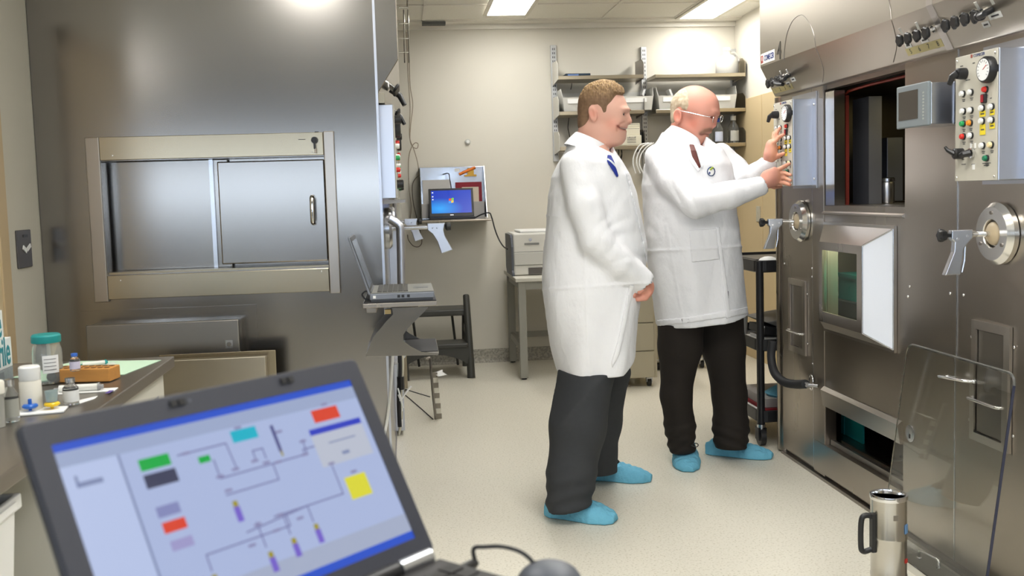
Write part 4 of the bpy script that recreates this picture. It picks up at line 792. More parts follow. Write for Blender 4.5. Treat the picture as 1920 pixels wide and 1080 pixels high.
obj('back_brace', MB().tube([(xl+.05, ny+.40, .45), (xl+.09, ny+.49, .02)], .010, 8).tube([(xr-.1, ny+.40, .45), (xr-.06, ny+.49, .02)], .010, 8), m_st, so)
# printer table
m_tb = mat('grey_table_metal', rgb(150, 148, 138), .45)
tbx0 = PY(973, 600, 7.12).x; tz_ = .742; TY0, TY1 = 7.10, 7.93
tb = thing('printer_table', 'grey metal table with a pale top under the printer by the back wall', 'table', (1.1, 7.5, 0))
obj('tabletop', MB().box((tbx0-.02, TY0-.015, tz_-.028), (1.62, TY1, tz_)), mat('pale_table_top', rgb(205, 202, 190), .4), tb, .004)
for x in (tbx0, 1.55):
    for y in (TY0, TY1-.075): obj('leg', MB().box((x, y, .012), (x+.055, y+.055, tz_-.028)), m_tb, tb, .003); obj('foot', MB().cyl((x+.027, y+.027, 0), (x+.027, y+.027, .012), .02, n=12), black, tb)
obj('apron', MB().box((tbx0+.055, TY0+.005, tz_-.085), (1.55, TY0+.03, tz_-.028)).box((tbx0+.012, TY0+.055, tz_-.085), (tbx0+.035, TY1-.075, tz_-.028)), m_tb, tb)
obj('stretcher', MB().box((tbx0+.012, TY0+.055, .20), (tbx0+.04, TY1-.075, .245)).box((tbx0+.04, TY1-.06, .20), (1.55, TY1-.03, .245)), m_tb, tb)
px0 = PY(958, 470, 7.32).x; PYf = 7.30
pr_ = thing('printer', 'white and grey office printer with dark side panels on the grey table', 'printer', (1.0, 7.5, tz_))
pz1 = PY(990, 437, PYf).z
obj('case', MB().box((px0+.016, PYf+.008, tz_+.004), (px0+.42, PYf+.42, pz1)), mat('printer_white', rgb(214, 212, 204), .45), pr_, .012)
sp = MB(); pr2 = [(PYf-.02, tz_+.0005), (PYf+.36, tz_+.0005), (PYf+.42, tz_+.05), (PYf+.42, pz1-.01), (PYf+.08, pz1-.01), (PYf+.03, pz1-.035), (PYf+.008, pz1-.1), (PYf+.01, tz_+.04), (PYf-.02, tz_+.025)]
sp.prism(pr2, 'x', px0, px0+.018); obj('side_panel', sp, mat('slate_plastic', rgb(86, 90, 98), .45), pr_, .003)
obj('top_lid', MB().box((px0+.07, PYf+.02, pz1), (px0+.41, PYf+.40, pz1+.018)), white, pr_, .006)
for zz in (.175, .075): obj('panel_gap', MB().box((px0+.02, PYf+.0065, tz_+zz), (px0+.42, PYf+.0082, tz_+zz+.002)), ink, pr_)
obj('front_door', MB().box((px0+.022, PYf, tz_+.080), (px0+.415, PYf+.008, tz_+.172)), mat('printer_grey', rgb(196, 195, 188), .45), pr_, .003)
obj('badge', MB().cyl((px0+.145, PYf+.008, pz1-.05), (px0+.145, PYf+.004, pz1-.05), .012, n=16), alu, pr_)
obj('paper_slot', MB().box((px0+.10, PYf+.004, pz1-.088), (px0+.21, PYf+.0085, pz1-.073)), mat('slot_grey', rgb(130, 130, 126), .5), pr_)
obj('tray_opening', MB().box((px0+.125, PYf+.002, tz_+.01), (px0+.3, PYf+.009, tz_+.058)), mat('tray_dark', rgb(88, 84, 80), .4), pr_)
tag(obj('paper_sheet', MB().prism([(p.x, p.y) for p in (PZ(983, 513, tz_), PZ(997, 503, tz_), PZ(1016, 509, tz_), PZ(1040, 514, tz_))], 'z', tz_+.0004, tz_+.0012), paper, origin=(tbx0+.1, TY0+.05, tz_)), 'white sheets of paper on the printer table', 'paper')
# ================================================================ WALL SHELVING
WS = 7.66
def zs(py, px=1300): return PY(px, py, WS).z
m_shelf = mat('warm_shelf_steel', (.50, .44, .33), .3, 1.); m_up = mat('upright_galvanised', (.56, .57, .57), .4, .7)
ups = []
for k, (px, py0, py1, lab) in enumerate(((1037, 85, 303, 'slotted steel shelf upright on the back wall, at the open left end'), (1206, 88, 345, 'slotted steel shelf upright between the two shelf bays'), (1374.5, 92, 346, 'slotted steel shelf upright near the right wall corner'))):
    a, c = PY(px, py0, YB-.015), PY(px, py1, YB-.015)
    t = thing('shelf_upright', lab, 'shelf upright', (a.x, YB, c.z), 'shelf uprights'); obj('channel', MB().box((a.x-.022, YB-.03, c.z), (a.x+.022, YB-.0005, a.z)), m_up, t, .002)
    sl_ = MB(); z = a.z-.04
    while z > c.z+.03: sl_.box((a.x-.010, YB-.0306, z), (a.x-.004, YB-.0298, z+.016)); sl_.box((a.x+.004, YB-.0306, z), (a.x+.010, YB-.0298, z+.016)); z -= .032
    obj('slots', sl_, ink, t); ups.append(a.x)
bx0a, bx1a = PY(1047, 147, WS).x, PY(1206.5, 147, WS).x; bx0b, bx1b = PY(1229, 147, WS).x, PY(1398, 147, WS).x
ZS = [zs(137.5), zs(203.5), zs(269)]
def wshelf(x0, x1, z, lab, ends):
    t = thing('wall_shelf', lab, 'shelf', ((x0+x1)/2, YB-.1, z), 'shelves of the wall shelving')
    obj('plate', MB().box((x0, WS, z-.030), (x1, YB-.032, z-.002)), m_shelf, t, .002)
    for x, up_ in ends:
        hgt = .125 if up_ else .0
        obj('end_bracket', MB().prism([(WS, z-.030), (YB-.031, z-.05), (YB-.031, z+.13), (WS+.06, z+.12), (WS, z+.085)], 'x', x, x+.004), steel_dark if up_ == 2 else (m_shelf if up_ == 1 else mat('white_bracket', rgb(205, 202, 192), .4) if 'white_bracket' not in MATS else MATS['white_bracket']), t)
    return t
for i, nm in enumerate(('top', 'middle', 'bottom')):
    wshelf(bx0a, bx1a, ZS[i], nm+' steel wall shelf of the left bay, above and beside the younger man', ((bx0a-.005, 3), (bx1a+.001, 2)))
    wshelf(bx0b, bx1b, ZS[i], nm+' steel wall shelf of the right bay, behind the older man', ((bx1b-.004, 1),))
m_bin = mat('translucent_white_bin', rgb(226, 224, 216), .4, trans=.25, alpha=1.)
def bin_(px0, px1, lab):
    y0 = WS+.02; x0, x1 = PY(px0, 190, y0).x, PY(px1, 190, y0).x; z = ZS[1]; t = thing('storage_bin', lab, 'bin', ((x0+x1)/2, y0, z), 'storage bins on the middle shelves')
    th = .003; hf, hb = .105, .175; fl_ = .018
    m = MB(); m.box((x0+fl_, y0, z), (x1-fl_, YB-.06, z+th))
    m.add([(x0+fl_, y0, z), (x1-fl_, y0, z), (x1-fl_*.3, y0-.012, z+hf), (x0+fl_*.3, y0-.012, z+hf), (x0+fl_, y0+th, z), (x1-fl_, y0+th, z), (x1-fl_*.3, y0-.009, z+hf), (x0+fl_*.3, y0-.009, z+hf)], [(0, 1, 2, 3), (7, 6, 5, 4), (3, 2, 6, 7), (0, 3, 7, 4), (1, 5, 6, 2)])
    for s_, xb, xt in ((1, x0+fl_, x0), (-1, x1-fl_, x1)):
        q = [(xb, y0, z), (xb, YB-.06, z), (xt, YB-.06, z+hb), (xt, y0+.03, z+hb), (xt+s_*fl_*.3, y0-.012, z+hf)]; m.add([Vector(p) for p in q]+[Vector(p)+Vector((s_*th, 0, 0)) for p in q], [(0, 1, 2, 3, 4), (9, 8, 7, 6, 5)]+[(i, (i+1) % 5, 5+(i+1) % 5, 5+i) for i in range(5)])
    m.box((x0+fl_, YB-.063, z), (x1-fl_, YB-.06, z+.16)); obj('tray', m, m_bin, t)
    obj('label', MB().box((x0+.045, y0-.0135, z+.058), (x1-.06, y0-.0085, z+.092)), paper, t)
    obj('contents', MB().box((x0+fl_+.01, y0+.02, z+.006), (x1-fl_-.01, YB-.09, z+.05)), mat('bin_contents', rgb(196, 192, 178), .7) if 'bin_contents' not in MATS else MATS['bin_contents'], t); return t
bin_(1053, 1118, 'translucent white bin at the open left end of the middle shelf'); bin_(1162, 1226, 'translucent white bin on the middle shelf between the two men'); bin_(1232, 1300, 'translucent white bin behind the older man, left of his head'); bin_(1318, 1382, 'translucent white bin at the right end of the middle shelf')
for px, py, lab in ((1216, 175, 'folded white packets sticking up out of the bin between the men'), (1248, 176, 'white packets in the bin left of the older man')):
    c = PY(px-18 if px < 1230 else px+14, py, WS+.12); tag(obj('paper_packet', MB(Matrix.Translation((c.x, WS+.12, ZS[1]+.052)) @ Matrix.Rotation(.3 if px < 1230 else -.35, 4, 'Y')).box((-.008, -.05, .006), (.008, .05, .115)), paper, origin=(c.x, WS+.12, ZS[1]+.055)), lab, 'packet')
a, c = PY(1061, 138, WS+.03), PY(1107, 134, WS+.03)
t = thing('flat_box', 'flat black box with blue writing on the top left shelf', 'box', (a.x, WS+.03, ZS[0])); obj('box', MB().box((a.x, WS+.03, ZS[0]-.0015), (c.x, YB-.12, ZS[0]+.018)), mat('navy_box', rgb(34, 54, 70), .5), t); obj('print', MB().box((a.x+.015, WS+.0292, ZS[0]+.002), (a.x+.10, WS+.0299, ZS[0]+.012)), mat('box_blue', rgb(120, 150, 205), .5), t)
# clear jug and bag on the top right shelf
m_clear = mat('clear_plastic', (.95, .96, .96), .12, trans=.92, ior=1.15)
m_bag = mat('translucent_bag', rgb(240, 238, 230), .35, trans=.45, ior=1.1)
a, c = PY(1340, 138, WS+.12), PY(1388, 96, WS+.12); cx_ = (a.x+c.x)/2
t = thing('plastic_jug', 'translucent white plastic jug on the top right shelf', 'jug', (cx_, WS+.12, ZS[0])); obj('body', MB().lathe([(.001, 0), (.085, .0), (.09, .01), (.09, .10), (.07, .135), (.03, .16), (.028, .185), (.001, .186)], (cx_, WS+.13, ZS[0]-.0015), 'z', 24), m_bag, t); obj('cap', MB().lathe([(.031, 0), (.031, .024), (.001, .026)], (cx_, WS+.13, ZS[0]+.186), 'z', 20), white, t)
obj('handle', MB().tube(smooth_path([(cx_+.085, WS+.13, ZS[0]+.09), (cx_+.10, WS+.13, ZS[0]+.13), (cx_+.06, WS+.13, ZS[0]+.17), (cx_+.028, WS+.13, ZS[0]+.165)], 5), .010, 10), m_bag, t)
# instrument stack on the bottom left shelf
m_ins = mat('beige_instrument', rgb(212, 206, 186), .45)
def stackbox(px0, py0, px1, zb_, h_, y0, y1, name, lab, extra=False):
    a, c = PY(px0, py0, y0), PY(px1, py0, y0); t = thing(name, lab, 'instrument', ((a.x+c.x)/2, y0, zb_))
    obj('case', MB().box((a.x, y0, zb_), (c.x, y1, zb_+h_)), m_ins, t, .005)
    if extra:
        for k in range(4): obj('vent_slot', MB().box((a.x+.05, y0-.0008, zb_+.02+k*.012), (a.x+.12, y0+.001, zb_+.024+k*.012)), ink, t)
        for x in (a.x+.07, c.x-.05): obj('screw', MB().ball((x, y0-.001, zb_+h_-.014), .004, 5), steel_dark, t)
    else: obj('front_line', MB().box((a.x+.006, y0-.0006, zb_+h_-.010), (c.x-.006, y0+.001, zb_+h_-.008)), ink, t)
    return a, c
zz = ZS[2]-.0018
stackbox(1164, 262, 1203, zz, .078, WS+.01, YB-.05, 'lab_instrument', 'wide beige instrument with vent slots on the bottom left shelf', True)
stackbox(1164, 245, 1200, zz+.0782, .062, WS+.03, YB-.07, 'lab_instrument', 'beige instrument box stacked on the wide vented one'); stackbox(1172, 234, 1200, zz+.1404, .032, WS+.04, YB-.10, 'lab_instrument', 'small beige box topmost of the instrument stack')
a, c = PY(1215, 262, WS+.1), PY(1231, 240, WS+.1); tag(obj('black_box', MB().prism([(a.x, zz), (c.x, zz), (c.x, c.z+.02), (a.x, c.z)], 'y', WS+.14, WS+.24), black, origin=(a.x, WS+.14, zz), bevel=.004), 'black box at the right end of the bottom left shelf', 'box') if False else None
a = PY(1223, 262, WS+.1); tag(obj('black_box', MB().prism([(bx1a-.030, zz), (bx1a-.003, zz), (bx1a-.003, zz+.11), (bx1a-.030, zz+.09)], 'y', WS+.06, WS+.2), black, origin=(bx1a-.02, WS+.1, zz), bevel=.004), 'black box at the right end of the bottom left shelf', 'box')
# bottles on the bottom right shelf
m_glass = mat('clear_glass', (.93, .95, .95), .03, trans=.95, ior=1.25)
def bottle(px, hgt, r, capm, lab, lblm=None):
    y = WS+.09; x = PY(px, 260, y).x; z = ZS[2]-.0018; t = thing('lab_bottle', lab, 'bottle', (x, y, z), 'lab bottles on the bottom shelf'); h_ = hgt
    prof = [(.001, .0), (r*.95, 0), (r, .006), (r, h_*.52), (r*.85, h_*.64), (r*.46, h_*.76), (r*.42, h_*.86), (r*.42, h_*.88), (.001, h_*.88)]
    obj('glass', MB().lathe(prof, (x, y, z), 'z', 24), m_glass, t); obj('cap', MB().lathe([(r*.5, h_*.84), (r*.5, h_), (.001, h_+.001)], (x, y, z), 'z', 24), capm, t)
    lm = MB(); lm.rings([[Vector((x+r*1.01*math.sin(a), y-r*1.01*math.cos(a), z+q)) for a in [-.8+1.6*i/8 for i in range(9)]] for q in (h_*.08, h_*.46)], False, False); obj('label', lm, lblm or paper, t); return t
bottle(1346, .20, .044, mat('blue_cap', rgb(28, 60, 150), .4), 'glass bottle with blue cap on the bottom shelf beside the older man', mat('pale_blue_label', rgb(206, 214, 236), .6)); bottle(1375, .215, .046, white, 'glass bottle with white cap at the right end of the bottom shelf', mat('clear_label', rgb(190, 190, 182), .5))
c = PY(1322, 262, WS+.06); tag(obj('paper_stack', MB().box((c.x-.06, WS+.04, ZS[2]-.0018), (c.x+.045, WS+.2, ZS[2]+.03)), paper, origin=(c.x, WS+.1, ZS[2])), 'stack of white cards on the bottom right shelf, left of the bottles', 'paper')
# loose cables under the shelves
for k, pts in enumerate((((1140, 270), (1143, 290), (1150, 303), (1158, 296), (1160, 280), (1156, 270)), ((1148, 270), (1147, 292), (1155, 305), (1163, 297), (1166, 284), (1160, 270)), ((1152, 270), (1154, 288), (1152, 300), (1160, 306), (1166, 292), (1163, 272)))):
    cable('hanging_cable', [PY(*p, WS+.12+.03*k) for p in pts], .004, black, 'tangle of black cables under the bottom left shelf beside the chin of the younger man')['group'] = 'black cables under the shelf'
for k, pts in enumerate((((1217, 268), (1200, 272), (1190, 288), (1187, 305), (1192, 325)), ((1222, 268), (1206, 274), (1196, 290), (1194, 305), (1200, 325)), ((1226, 268), (1212, 276), (1202, 290), (1199, 308), (1206, 325)))):
    cable('hanging_tube', [PY(*p, WS-.03-.02*k) for p in pts], .005, paper, 'thin white tubes curving down from the bottom shelf between the men', cat='tube')['group'] = 'white tubes between the men'
cable('hanging_cable', [PY(*p, YB-.02) for p in ((1072, 152), (1072, 160), (1070, 168))], .003, black, 'short black cable between the top and middle shelves at the left end'); cable('hanging_cable', [PY(*p, YB-.02) for p in ((1067, 219), (1065, 238), (1067, 250), (1070, 264))], .003, black, 'thin black cable hanging from the middle shelf at the left end')
# ================================================================ DRAWER CABINETS AND CART
m_cab = mat('beige_cabinet', rgb(176, 168, 146), .45)
def cabinet(x0, x1, y0, y1, z0, z1, lab, lines):
    t = thing('drawer_cabinet', lab, 'cabinet', ((x0+x1)/2, (y0+y1)/2, 0), 'drawer cabinets on casters'); obj('case', MB().box((x0, y0+.02, z0), (x1, y1, z1)), m_cab, t, .004)
    zl = [z0+.004]+lines+[z1-.02]
    for a, c in zip(zl[:-1], zl[1:]):
        d = obj('drawer', MB().box((x0+.004, y0, a+.003), (x1-.024, y0+.019, c-.003)), m_cab, t, .002); obj('drawer_pull', MB().box((x0+.1, y0-.003, c-.035), (x0+.22, y0, c-.022)), dk_grey, d)
    for x in (x0+.05, x1-.05):
        for y in (y0+.06, y1-.06):
            cs = obj('caster', MB().cyl((x-.012, y, .028), (x+.012, y, .028), .028, n=18), black, t); obj('fork', MB().box((x-.02, y-.015, .03), (x-.014, y+.02, z0)).box((x+.014, y-.015, .03), (x+.02, y+.02, z0)).box((x-.02, y-.02, z0-.012), (x+.02, y+.02, z0)), alu, cs)
    return t
zl1, zl2 = PY(1205, 605.5, 6.6).z, PY(1205, 658.5, 6.6).z
cabinet(1.25, 1.685, 6.6, 7.03, .065, .735, 'beige three drawer cabinet on casters between the two men', [zl2, zl1]); cabinet(1.80, 2.235, 7.18, 7.62, .085, .72, 'beige drawer cabinet on casters seen between the legs of the older man', [.3, .5])
kx0, kx1, ky0, ky1 = 1.79, 2.3, 4.94, 5.62
ct = thing('utility_cart', 'black three tier plastic utility cart behind the hot cell corner', 'cart', ((kx0+kx1)/2, (ky0+ky1)/2, 0))
m_ct = mat('cart_black', (.018, .018, .02), .38)
def cz(py): return PY(1421, py, 4.94).z
TZ = [(cz(512), cz(489)), (cz(660), cz(638)), (cz(794), cz(772))]
def tray(z0, z1):
    m = MB(); r = .05
    def rr(ins, z):
        pts = []
        for cx_, cy_, a0 in ((kx1-r, ky1-r, 0), (kx0+r, ky1-r, PI/2), (kx0+r, ky0+r, PI), (kx1-r, ky0+r, 1.5*PI)):
            for i in range(6): a = a0+PI/2*i/5; pts.append(Vector((cx_+(r-ins)*math.cos(a), cy_+(r-ins)*math.sin(a), z)))
        return pts
    m.rings([rr(.01, z0), rr(0, z0+.006), rr(0, z1), rr(.012, z1), rr(.014, z0+.02)], True, True, False); return m
for i, (z0, z1) in enumerate(TZ): obj('tray', tray(z0, z1), m_ct, ct)
for x in (kx0+.022, kx1-.022):
    for y in (ky0+.022, ky1-.022):
        obj('post', MB().cyl((x, y, TZ[2][0]-.02), (x, y, TZ[0][1]-.005), .02, n=14), m_ct, ct)
        cs = obj('caster', MB().cyl((x-.014, y, .045), (x+.014, y, .045), .045, n=20), black, ct); obj('stem', MB().cyl((x, y, .08), (x, y, TZ[2][0]-.015), .017, n=14).cyl((x, y, .095), (x, y, .112), .022, n=14), alu, cs); obj('fork', MB().box((x-.022, y-.02, .03), (x-.015, y+.03, .095)).box((x+.015, y-.02, .03), (x+.022, y+.03, .095)), black, cs)
z = TZ[0][0]+.021; c = Vector((1.88, 5.02, z))
tag(obj('white_dome', MB().lathe([(.001, .058), (.02, .056), (.04, .048), (.055, .032), (.062, .012), (.063, 0), (.001, 0)][::-1], c, 'z', 24), white, origin=c[:]), 'white domed cover on the top tray of the black cart', 'dome cover')
tag(obj('flat_device', MB().box((1.86, 5.15, z), (2.2, 5.5, z+.035)), black, origin=(2.0, 5.3, z), bevel=.006), 'flat black device on the top tray of the black cart', 'device')
z = TZ[1][0]+.021
t = thing('paper_heap', 'loose papers and a grey plastic cover on the middle tray of the black cart', 'papers', (2.0, 5.2, z)); obj('sheets', MB().box((1.84, 4.99, z), (2.1, 5.3, z+.02)).box((1.86, 5.02, z+.02), (2.13, 5.25, z+.035)), mat('grey_paper', rgb(178, 176, 172), .7), t); obj('dark_binder', MB(Matrix.Translation((1.98, 5.15, z+.06)) @ Matrix.Rotation(.12, 4, 'Y')).box((-.12, -.12, -.02), (.12, .12, .02)), black, t); obj('cover', MB().prism([(1.88, z+.115), (2.12, z+.145), (2.25, z+.09), (2.25, z+.036), (1.95, z+.082)], 'y', 5.06, 5.4), mat('grey_cover', rgb(118, 116, 112), .5), t, .006)
t = thing('plastic_tub', 'small white plastic tub on the middle tray of the black cart', 'tub', (1.845, 5.45, z)); obj('tub', MB().lathe([(.001, 0), (.05, 0), (.056, .12), (.052, .12), (.047, .006), (.001, .006)], (1.86, 5.45, z), 'z', 24), white, t); obj('rim', MB().lathe([(.055, .112), (.059, .112), (.059, .122), (.055, .122)], (1.86, 5.45, z), 'z', 24), white, t)
cable('hanging_cable', [(1.84, 5.0, z+.07), (1.80, 4.97, z+.04), (1.805, 4.975, z+.02), (1.85, 5.0, z+.014), (1.95, 5.02, z+.016)] if False else [(1.85, 5.01, z+.10), (1.83, 4.99, z+.07), (1.835, 4.985, z+.04), (1.87, 4.985, z+.024), (1.95, 4.985, z+.022)], .005, paper, 'white cable coiled on the middle tray of the black cart')
z = TZ[2][0]+.021
for i, (h_, m, lab, nm) in enumerate(((.02, paper, 'stack of white papers on the bottom tray of the black cart', 'paper_stack'), (.018, mat('red_folder', rgb(130, 30, 36), .5), 'dark red folder on the papers in the bottom cart tray', 'folder'), (.05, mat('pale_binder', rgb(176, 170, 166), .6), 'pale binder on top of the red folder in the bottom cart tray', 'binder'))):
    tag(obj(nm, MB().box((1.84+.01*i, 4.985+.02*i, z), (2.2, 5.42, z+h_)), m, origin=(2.0, 5.2, z), bevel=.003), lab, nm.replace('_', ' ')); z += h_+.0005
m_blue = mat('blue_nonwoven', rgb(112, 184, 212), .8, bump=((70, 70, 70), .7, .008))
tag(obj('shoe_cover', MB().lathe([(.001, 0), (.10, .0), (.11, .012), (.085, .03), (.05, .05), (.001, .062)], (2.0, 5.1, z), 'z', 20), m_blue, origin=(2.0, 5.1, z)), 'spare blue shoe cover on the binder in the bottom cart tray', 'shoe cover')
# ================================================================ COUNTER ON THE LEFT
CZ = .90; CX = -.695; CY1 = 3.02
m_ctr = mat('dark_steel_counter', (.33, .295, .255), .32, .9, noise=((4, 4, 4), .06, .05))
co = thing('lab_counter', 'steel topped lab counter along the left wall', 'counter', (-1.05, 2.2, 0))
obj('worktop', MB().box((XL+.002, .9, CZ-.032), (CX, CY1, CZ-.0005)), m_ctr, co, .003)
m_wc = mat('white_cabinet', rgb(205, 202, 190), .45)
obj('cabinet', MB().box((XL+.004, 2.25, .08), (CX-.03, CY1-.02, CZ-.033)).box((XL+.004, .92, .08), (CX-.42, 2.25, CZ-.033)), m_wc, co, .003)
obj('plinth', MB().box((XL+.004, .95, 0), (CX-.45, CY1-.05, .08)).box((XL+.004, 2.3, 0), (CX-.08, CY1-.05, .08)), dk_grey, co)
obj('side_label', MB().box((CX-.0296, 2.78, .70), (CX-.029, 2.93, .80)), mat('grey_label', rgb(160, 160, 160), .6), co)
# under-counter white bins near the camera
for k, (x0, x1, y0, y1, z0, z1, lab) in enumerate(((-.98, -.80, 1.30, 1.62, .40, .78, 'white plastic bin under the counter, nearest the foreground laptop'), (-1.0, -.78, 1.66, 2.02, .40, .79, 'white plastic bin under the counter, behind the nearest one'))):
    t = thing('plastic_bin', lab, 'bin', ((x0+x1)/2, (y0+y1)/2, z0), 'white bins under the counter'); m = MB(); e = .018
    def rc4(i, z): return [Vector((x0+i, y0+i, z)), Vector((x1-i, y0+i, z)), Vector((x1-i, y1-i, z)), Vector((x0+i, y1-i, z))]
    m.rings([rc4(.025, z0), rc4(.004, z1-.03), rc4(-.006, z1-.03), rc4(-.006, z1), rc4(.006, z1), rc4(.03, z0+.01)], True, True, False); obj('shell', m, white, t, .004)
    obj('rim_band', MB().box((x1+.0065, y0+.03, z1-.022), (x1+.009, y1-.03, z1-.008)), paper, t)
t = thing('floor_cabinet', 'low grey cabinet under the white bins at the counter foot', 'cabinet', (-.9, 1.65, 0)); obj('case', MB().box((-1.10, 1.25, 0), (-.74, 2.1, .385)), mat('blue_grey_cabinet', rgb(150, 152, 150), .5), t, .004); obj('top_edge', MB().box((-1.105, 1.245, .385), (-.735, 2.105, .399)), cream, t)
# ---- things on the counter
def cpt(px, py): return PZ(px, py, CZ)
tag(obj('bench_mat', MB().prism([(p.x, p.y) for p in (cpt(20, 709), cpt(140, 678), cpt(302, 676), cpt(232, 703))], 'z', CZ, CZ+.0015), mat('mint_mat', rgb(198, 226, 200), .8), origin=cpt(200, 690)[:]), 'pale green bench mat spread on the counter', 'mat')
# glove boxes with lettering against the wall
gfx = -1.045
m_gb = mat('glove_box_card', rgb(226, 228, 226), .6); m_tq = mat('teal_print', rgb(30, 130, 140), .6); m_gb2 = mat('grey_pattern_card', rgb(150, 156, 160), .6, noise=((60, 60, 60), .25, 0))
gy1 = 2.735
for k, (z0, z1, yo, m, lab) in enumerate(((.902, .936, 0, m_gb2, 'grey patterned box at the bottom of the glove box stack'), (.9365, 1.014, .0, m_gb, 'white glove box with teal lettering, middle of the stack'), (1.0145, 1.09, -.045, m_gb, 'white glove box with teal lettering, topmost of the stack'))):
    t = thing('glove_box', lab, 'glove box', (gfx-.06, gy1-.12, z0), 'stacked glove boxes'); obj('carton', MB().box((gfx-.12, gy1-.24+yo, z0), (gfx, gy1+yo, z1-.0005)), m, t, .001)
    if k: obj('lettering', text_mb('nitrile', .105, frame_xf((gfx+.0008, gy1-.012+yo, (z0+z1)/2+.002), (0, 1, 0), (0, 0, 1)) @ Matrix.Diagonal((.56, 1.0, 1, 1)), .0005, .0012, 'RIGHT'), m_tq, t)
    else: obj('side_print', MB().box((gfx+.0002, gy1-.2, z0+.006), (gfx+.0006, gy1-.06, z0+.028)), mat('print_grey', rgb(126, 132, 136), .6), t)
c = cpt(84, 722); c.y += .03
t = thing('glass_jar', 'large clear jar with a teal lid and white label on the counter', 'jar', c[:]); R = .036
obj('glass', MB().lathe([(.001, .0), (R*.93, 0), (R, .006), (R, .082), (R*.86, .098), (R*.86, .104), (.001, .104)], c+Vector((0, 0, .0018)), 'z', 28), mat('jar_glass', (.86, .92, .90), .06, trans=.8, ior=1.2), t); obj('lid', MB().lathe([(.001, .104), (R*.97, .104), (R*.99, .107), (R*.99, .121), (R*.9, .125), (.001, .125)], c+Vector((0, 0, .0018)), 'z', 28), teal, t)
lm = MB(); lm.rings([[c+Vector((R*1.02*math.sin(a), -R*1.02*math.cos(a), q)) for a in [.0+1.1*i/8 for i in range(9)]] for q in (.03, .075)], False, False); obj('label', lm, paper, t)
for k in range(4):
    lm = MB(); lm.rings([[c+Vector((R*1.035*math.sin(a), -R*1.035*math.cos(a), q)) for a in [.1+.8*i/8 for i in range(9)]] for q in (.038+.009*k, .0395+.009*k)], False, False); obj('legend', lm, ink, t)
obj('dark_contents', MB().ball(c+Vector((.012, -.006, .018)), .014, 8), black, t)
def vial(px, py, h_, r, capm, lab, z0=CZ, body=None, lblc=None):
    c = PZ(px, py, z0); t = thing('vial', lab, 'vial', c[:], 'vials on the counter')
    obj('glass', MB().lathe([(.001, .0002), (r*.95, .0002), (r, .003), (r, h_*.62), (r*.5, h_*.78), (r*.5, h_*.84), (.001, h_*.84)], c, 'z', 22), body or m_glass, t); obj('cap', MB().lathe([(.001, h_*.82), (r*.62, h_*.82), (r*.64, h_*.85), (r*.64, h_*.98), (.001, h_)], c, 'z', 22), capm, t)
    obj('label', MB().lathe([(r*1.02, h_*.12), (r*1.02, h_*.52)], c, 'z', 22) if False else MB().rings([[c+Vector((r*1.02*math.cos(2*PI*i/22), r*1.02*math.sin(2*PI*i/22), q)) for i in range(22)] for q in (h_*.12, h_*.54)], True, False), lblc or paper, t); return t
vial(134, 758, .062, .017, alu, 'white labelled glass vial with a silver cap in front of the wooden rack')
vial(22, 790, .092, .016, alu, 'clear glass vial with a grey cap at the left counter edge', lblc=mat('clear_vial_label', rgb(170, 170, 160), .5))
c = cpt(60, 770); t = thing('plastic_bottle', 'tall white plastic bottle on the counter by the glove boxes', 'bottle', c[:]); obj('body', MB().lathe([(.001, .0002), (.022, .0002), (.023, .004), (.023, .066), (.021, .07), (.001, .07)], c, 'z', 24), mat('milky_plastic', rgb(226, 222, 210), .4), t); obj('cap', MB().lathe([(.001, .07), (.022, .07), (.0225, .073), (.0225, .098), (.020, .101), (.001, .102)], c, 'z', 24), white, t)
c = cpt(2, 800); t = thing('beaker', 'pale plastic beaker at the left edge of the counter', 'beaker', c[:]); obj('wall', MB().lathe([(.001, 0.0002), (.020, .0002), (.021, .07), (.020, .07), (.018, .003), (.001, .003)], c+Vector((-.012, 0, 0)), 'z', 24), mat('milky_clear', rgb(224, 222, 212), .3, trans=.5), t); obj('lid', MB().lathe([(.001, .07), (.023, .07), (.023, .092), (.021, .096), (.001, .097)], c+Vector((-.012, 0, 0)), 'z', 24), MATS['milky_plastic'], t)
# wooden vial rack
a, b_, d_ = cpt(100, 719), cpt(206, 717), cpt(233, 701)
ux = (b_-a); wv = ux.length; ux.normalize(); uy = Vector((-ux.y, ux.x, 0)); dv = .062
xf = Matrix(((ux.x, uy.x, 0, a.x), (ux.y, uy.y, 0, a.y), (0, 0, 1, CZ+.0018), (0, 0, 0, 1)))
m_wood = mat('orange_wood', rgb(196, 138, 70), .55, noise=((8, 60, 60), .18, 0)); rk = thing('vial_rack', 'orange wooden vial rack with rows of holes on the counter', 'rack', a[:])
m = MB(xf).box((0, 0, 0), (wv, dv, .034)); obj('block', m, m_wood, rk, .002)
for i in range(8):
    for j in range(2):
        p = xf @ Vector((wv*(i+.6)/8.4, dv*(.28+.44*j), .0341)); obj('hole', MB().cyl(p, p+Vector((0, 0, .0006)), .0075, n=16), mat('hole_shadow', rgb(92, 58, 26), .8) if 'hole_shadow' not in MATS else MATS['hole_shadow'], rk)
vt = vial(141, 695, .045, .0125, mat('blue_crimp', rgb(60, 110, 200), .4), 'small vial with a bright blue cap standing on the wooden rack', z0=CZ+.0362, lblc=mat('violet_label', rgb(206, 200, 220), .6))
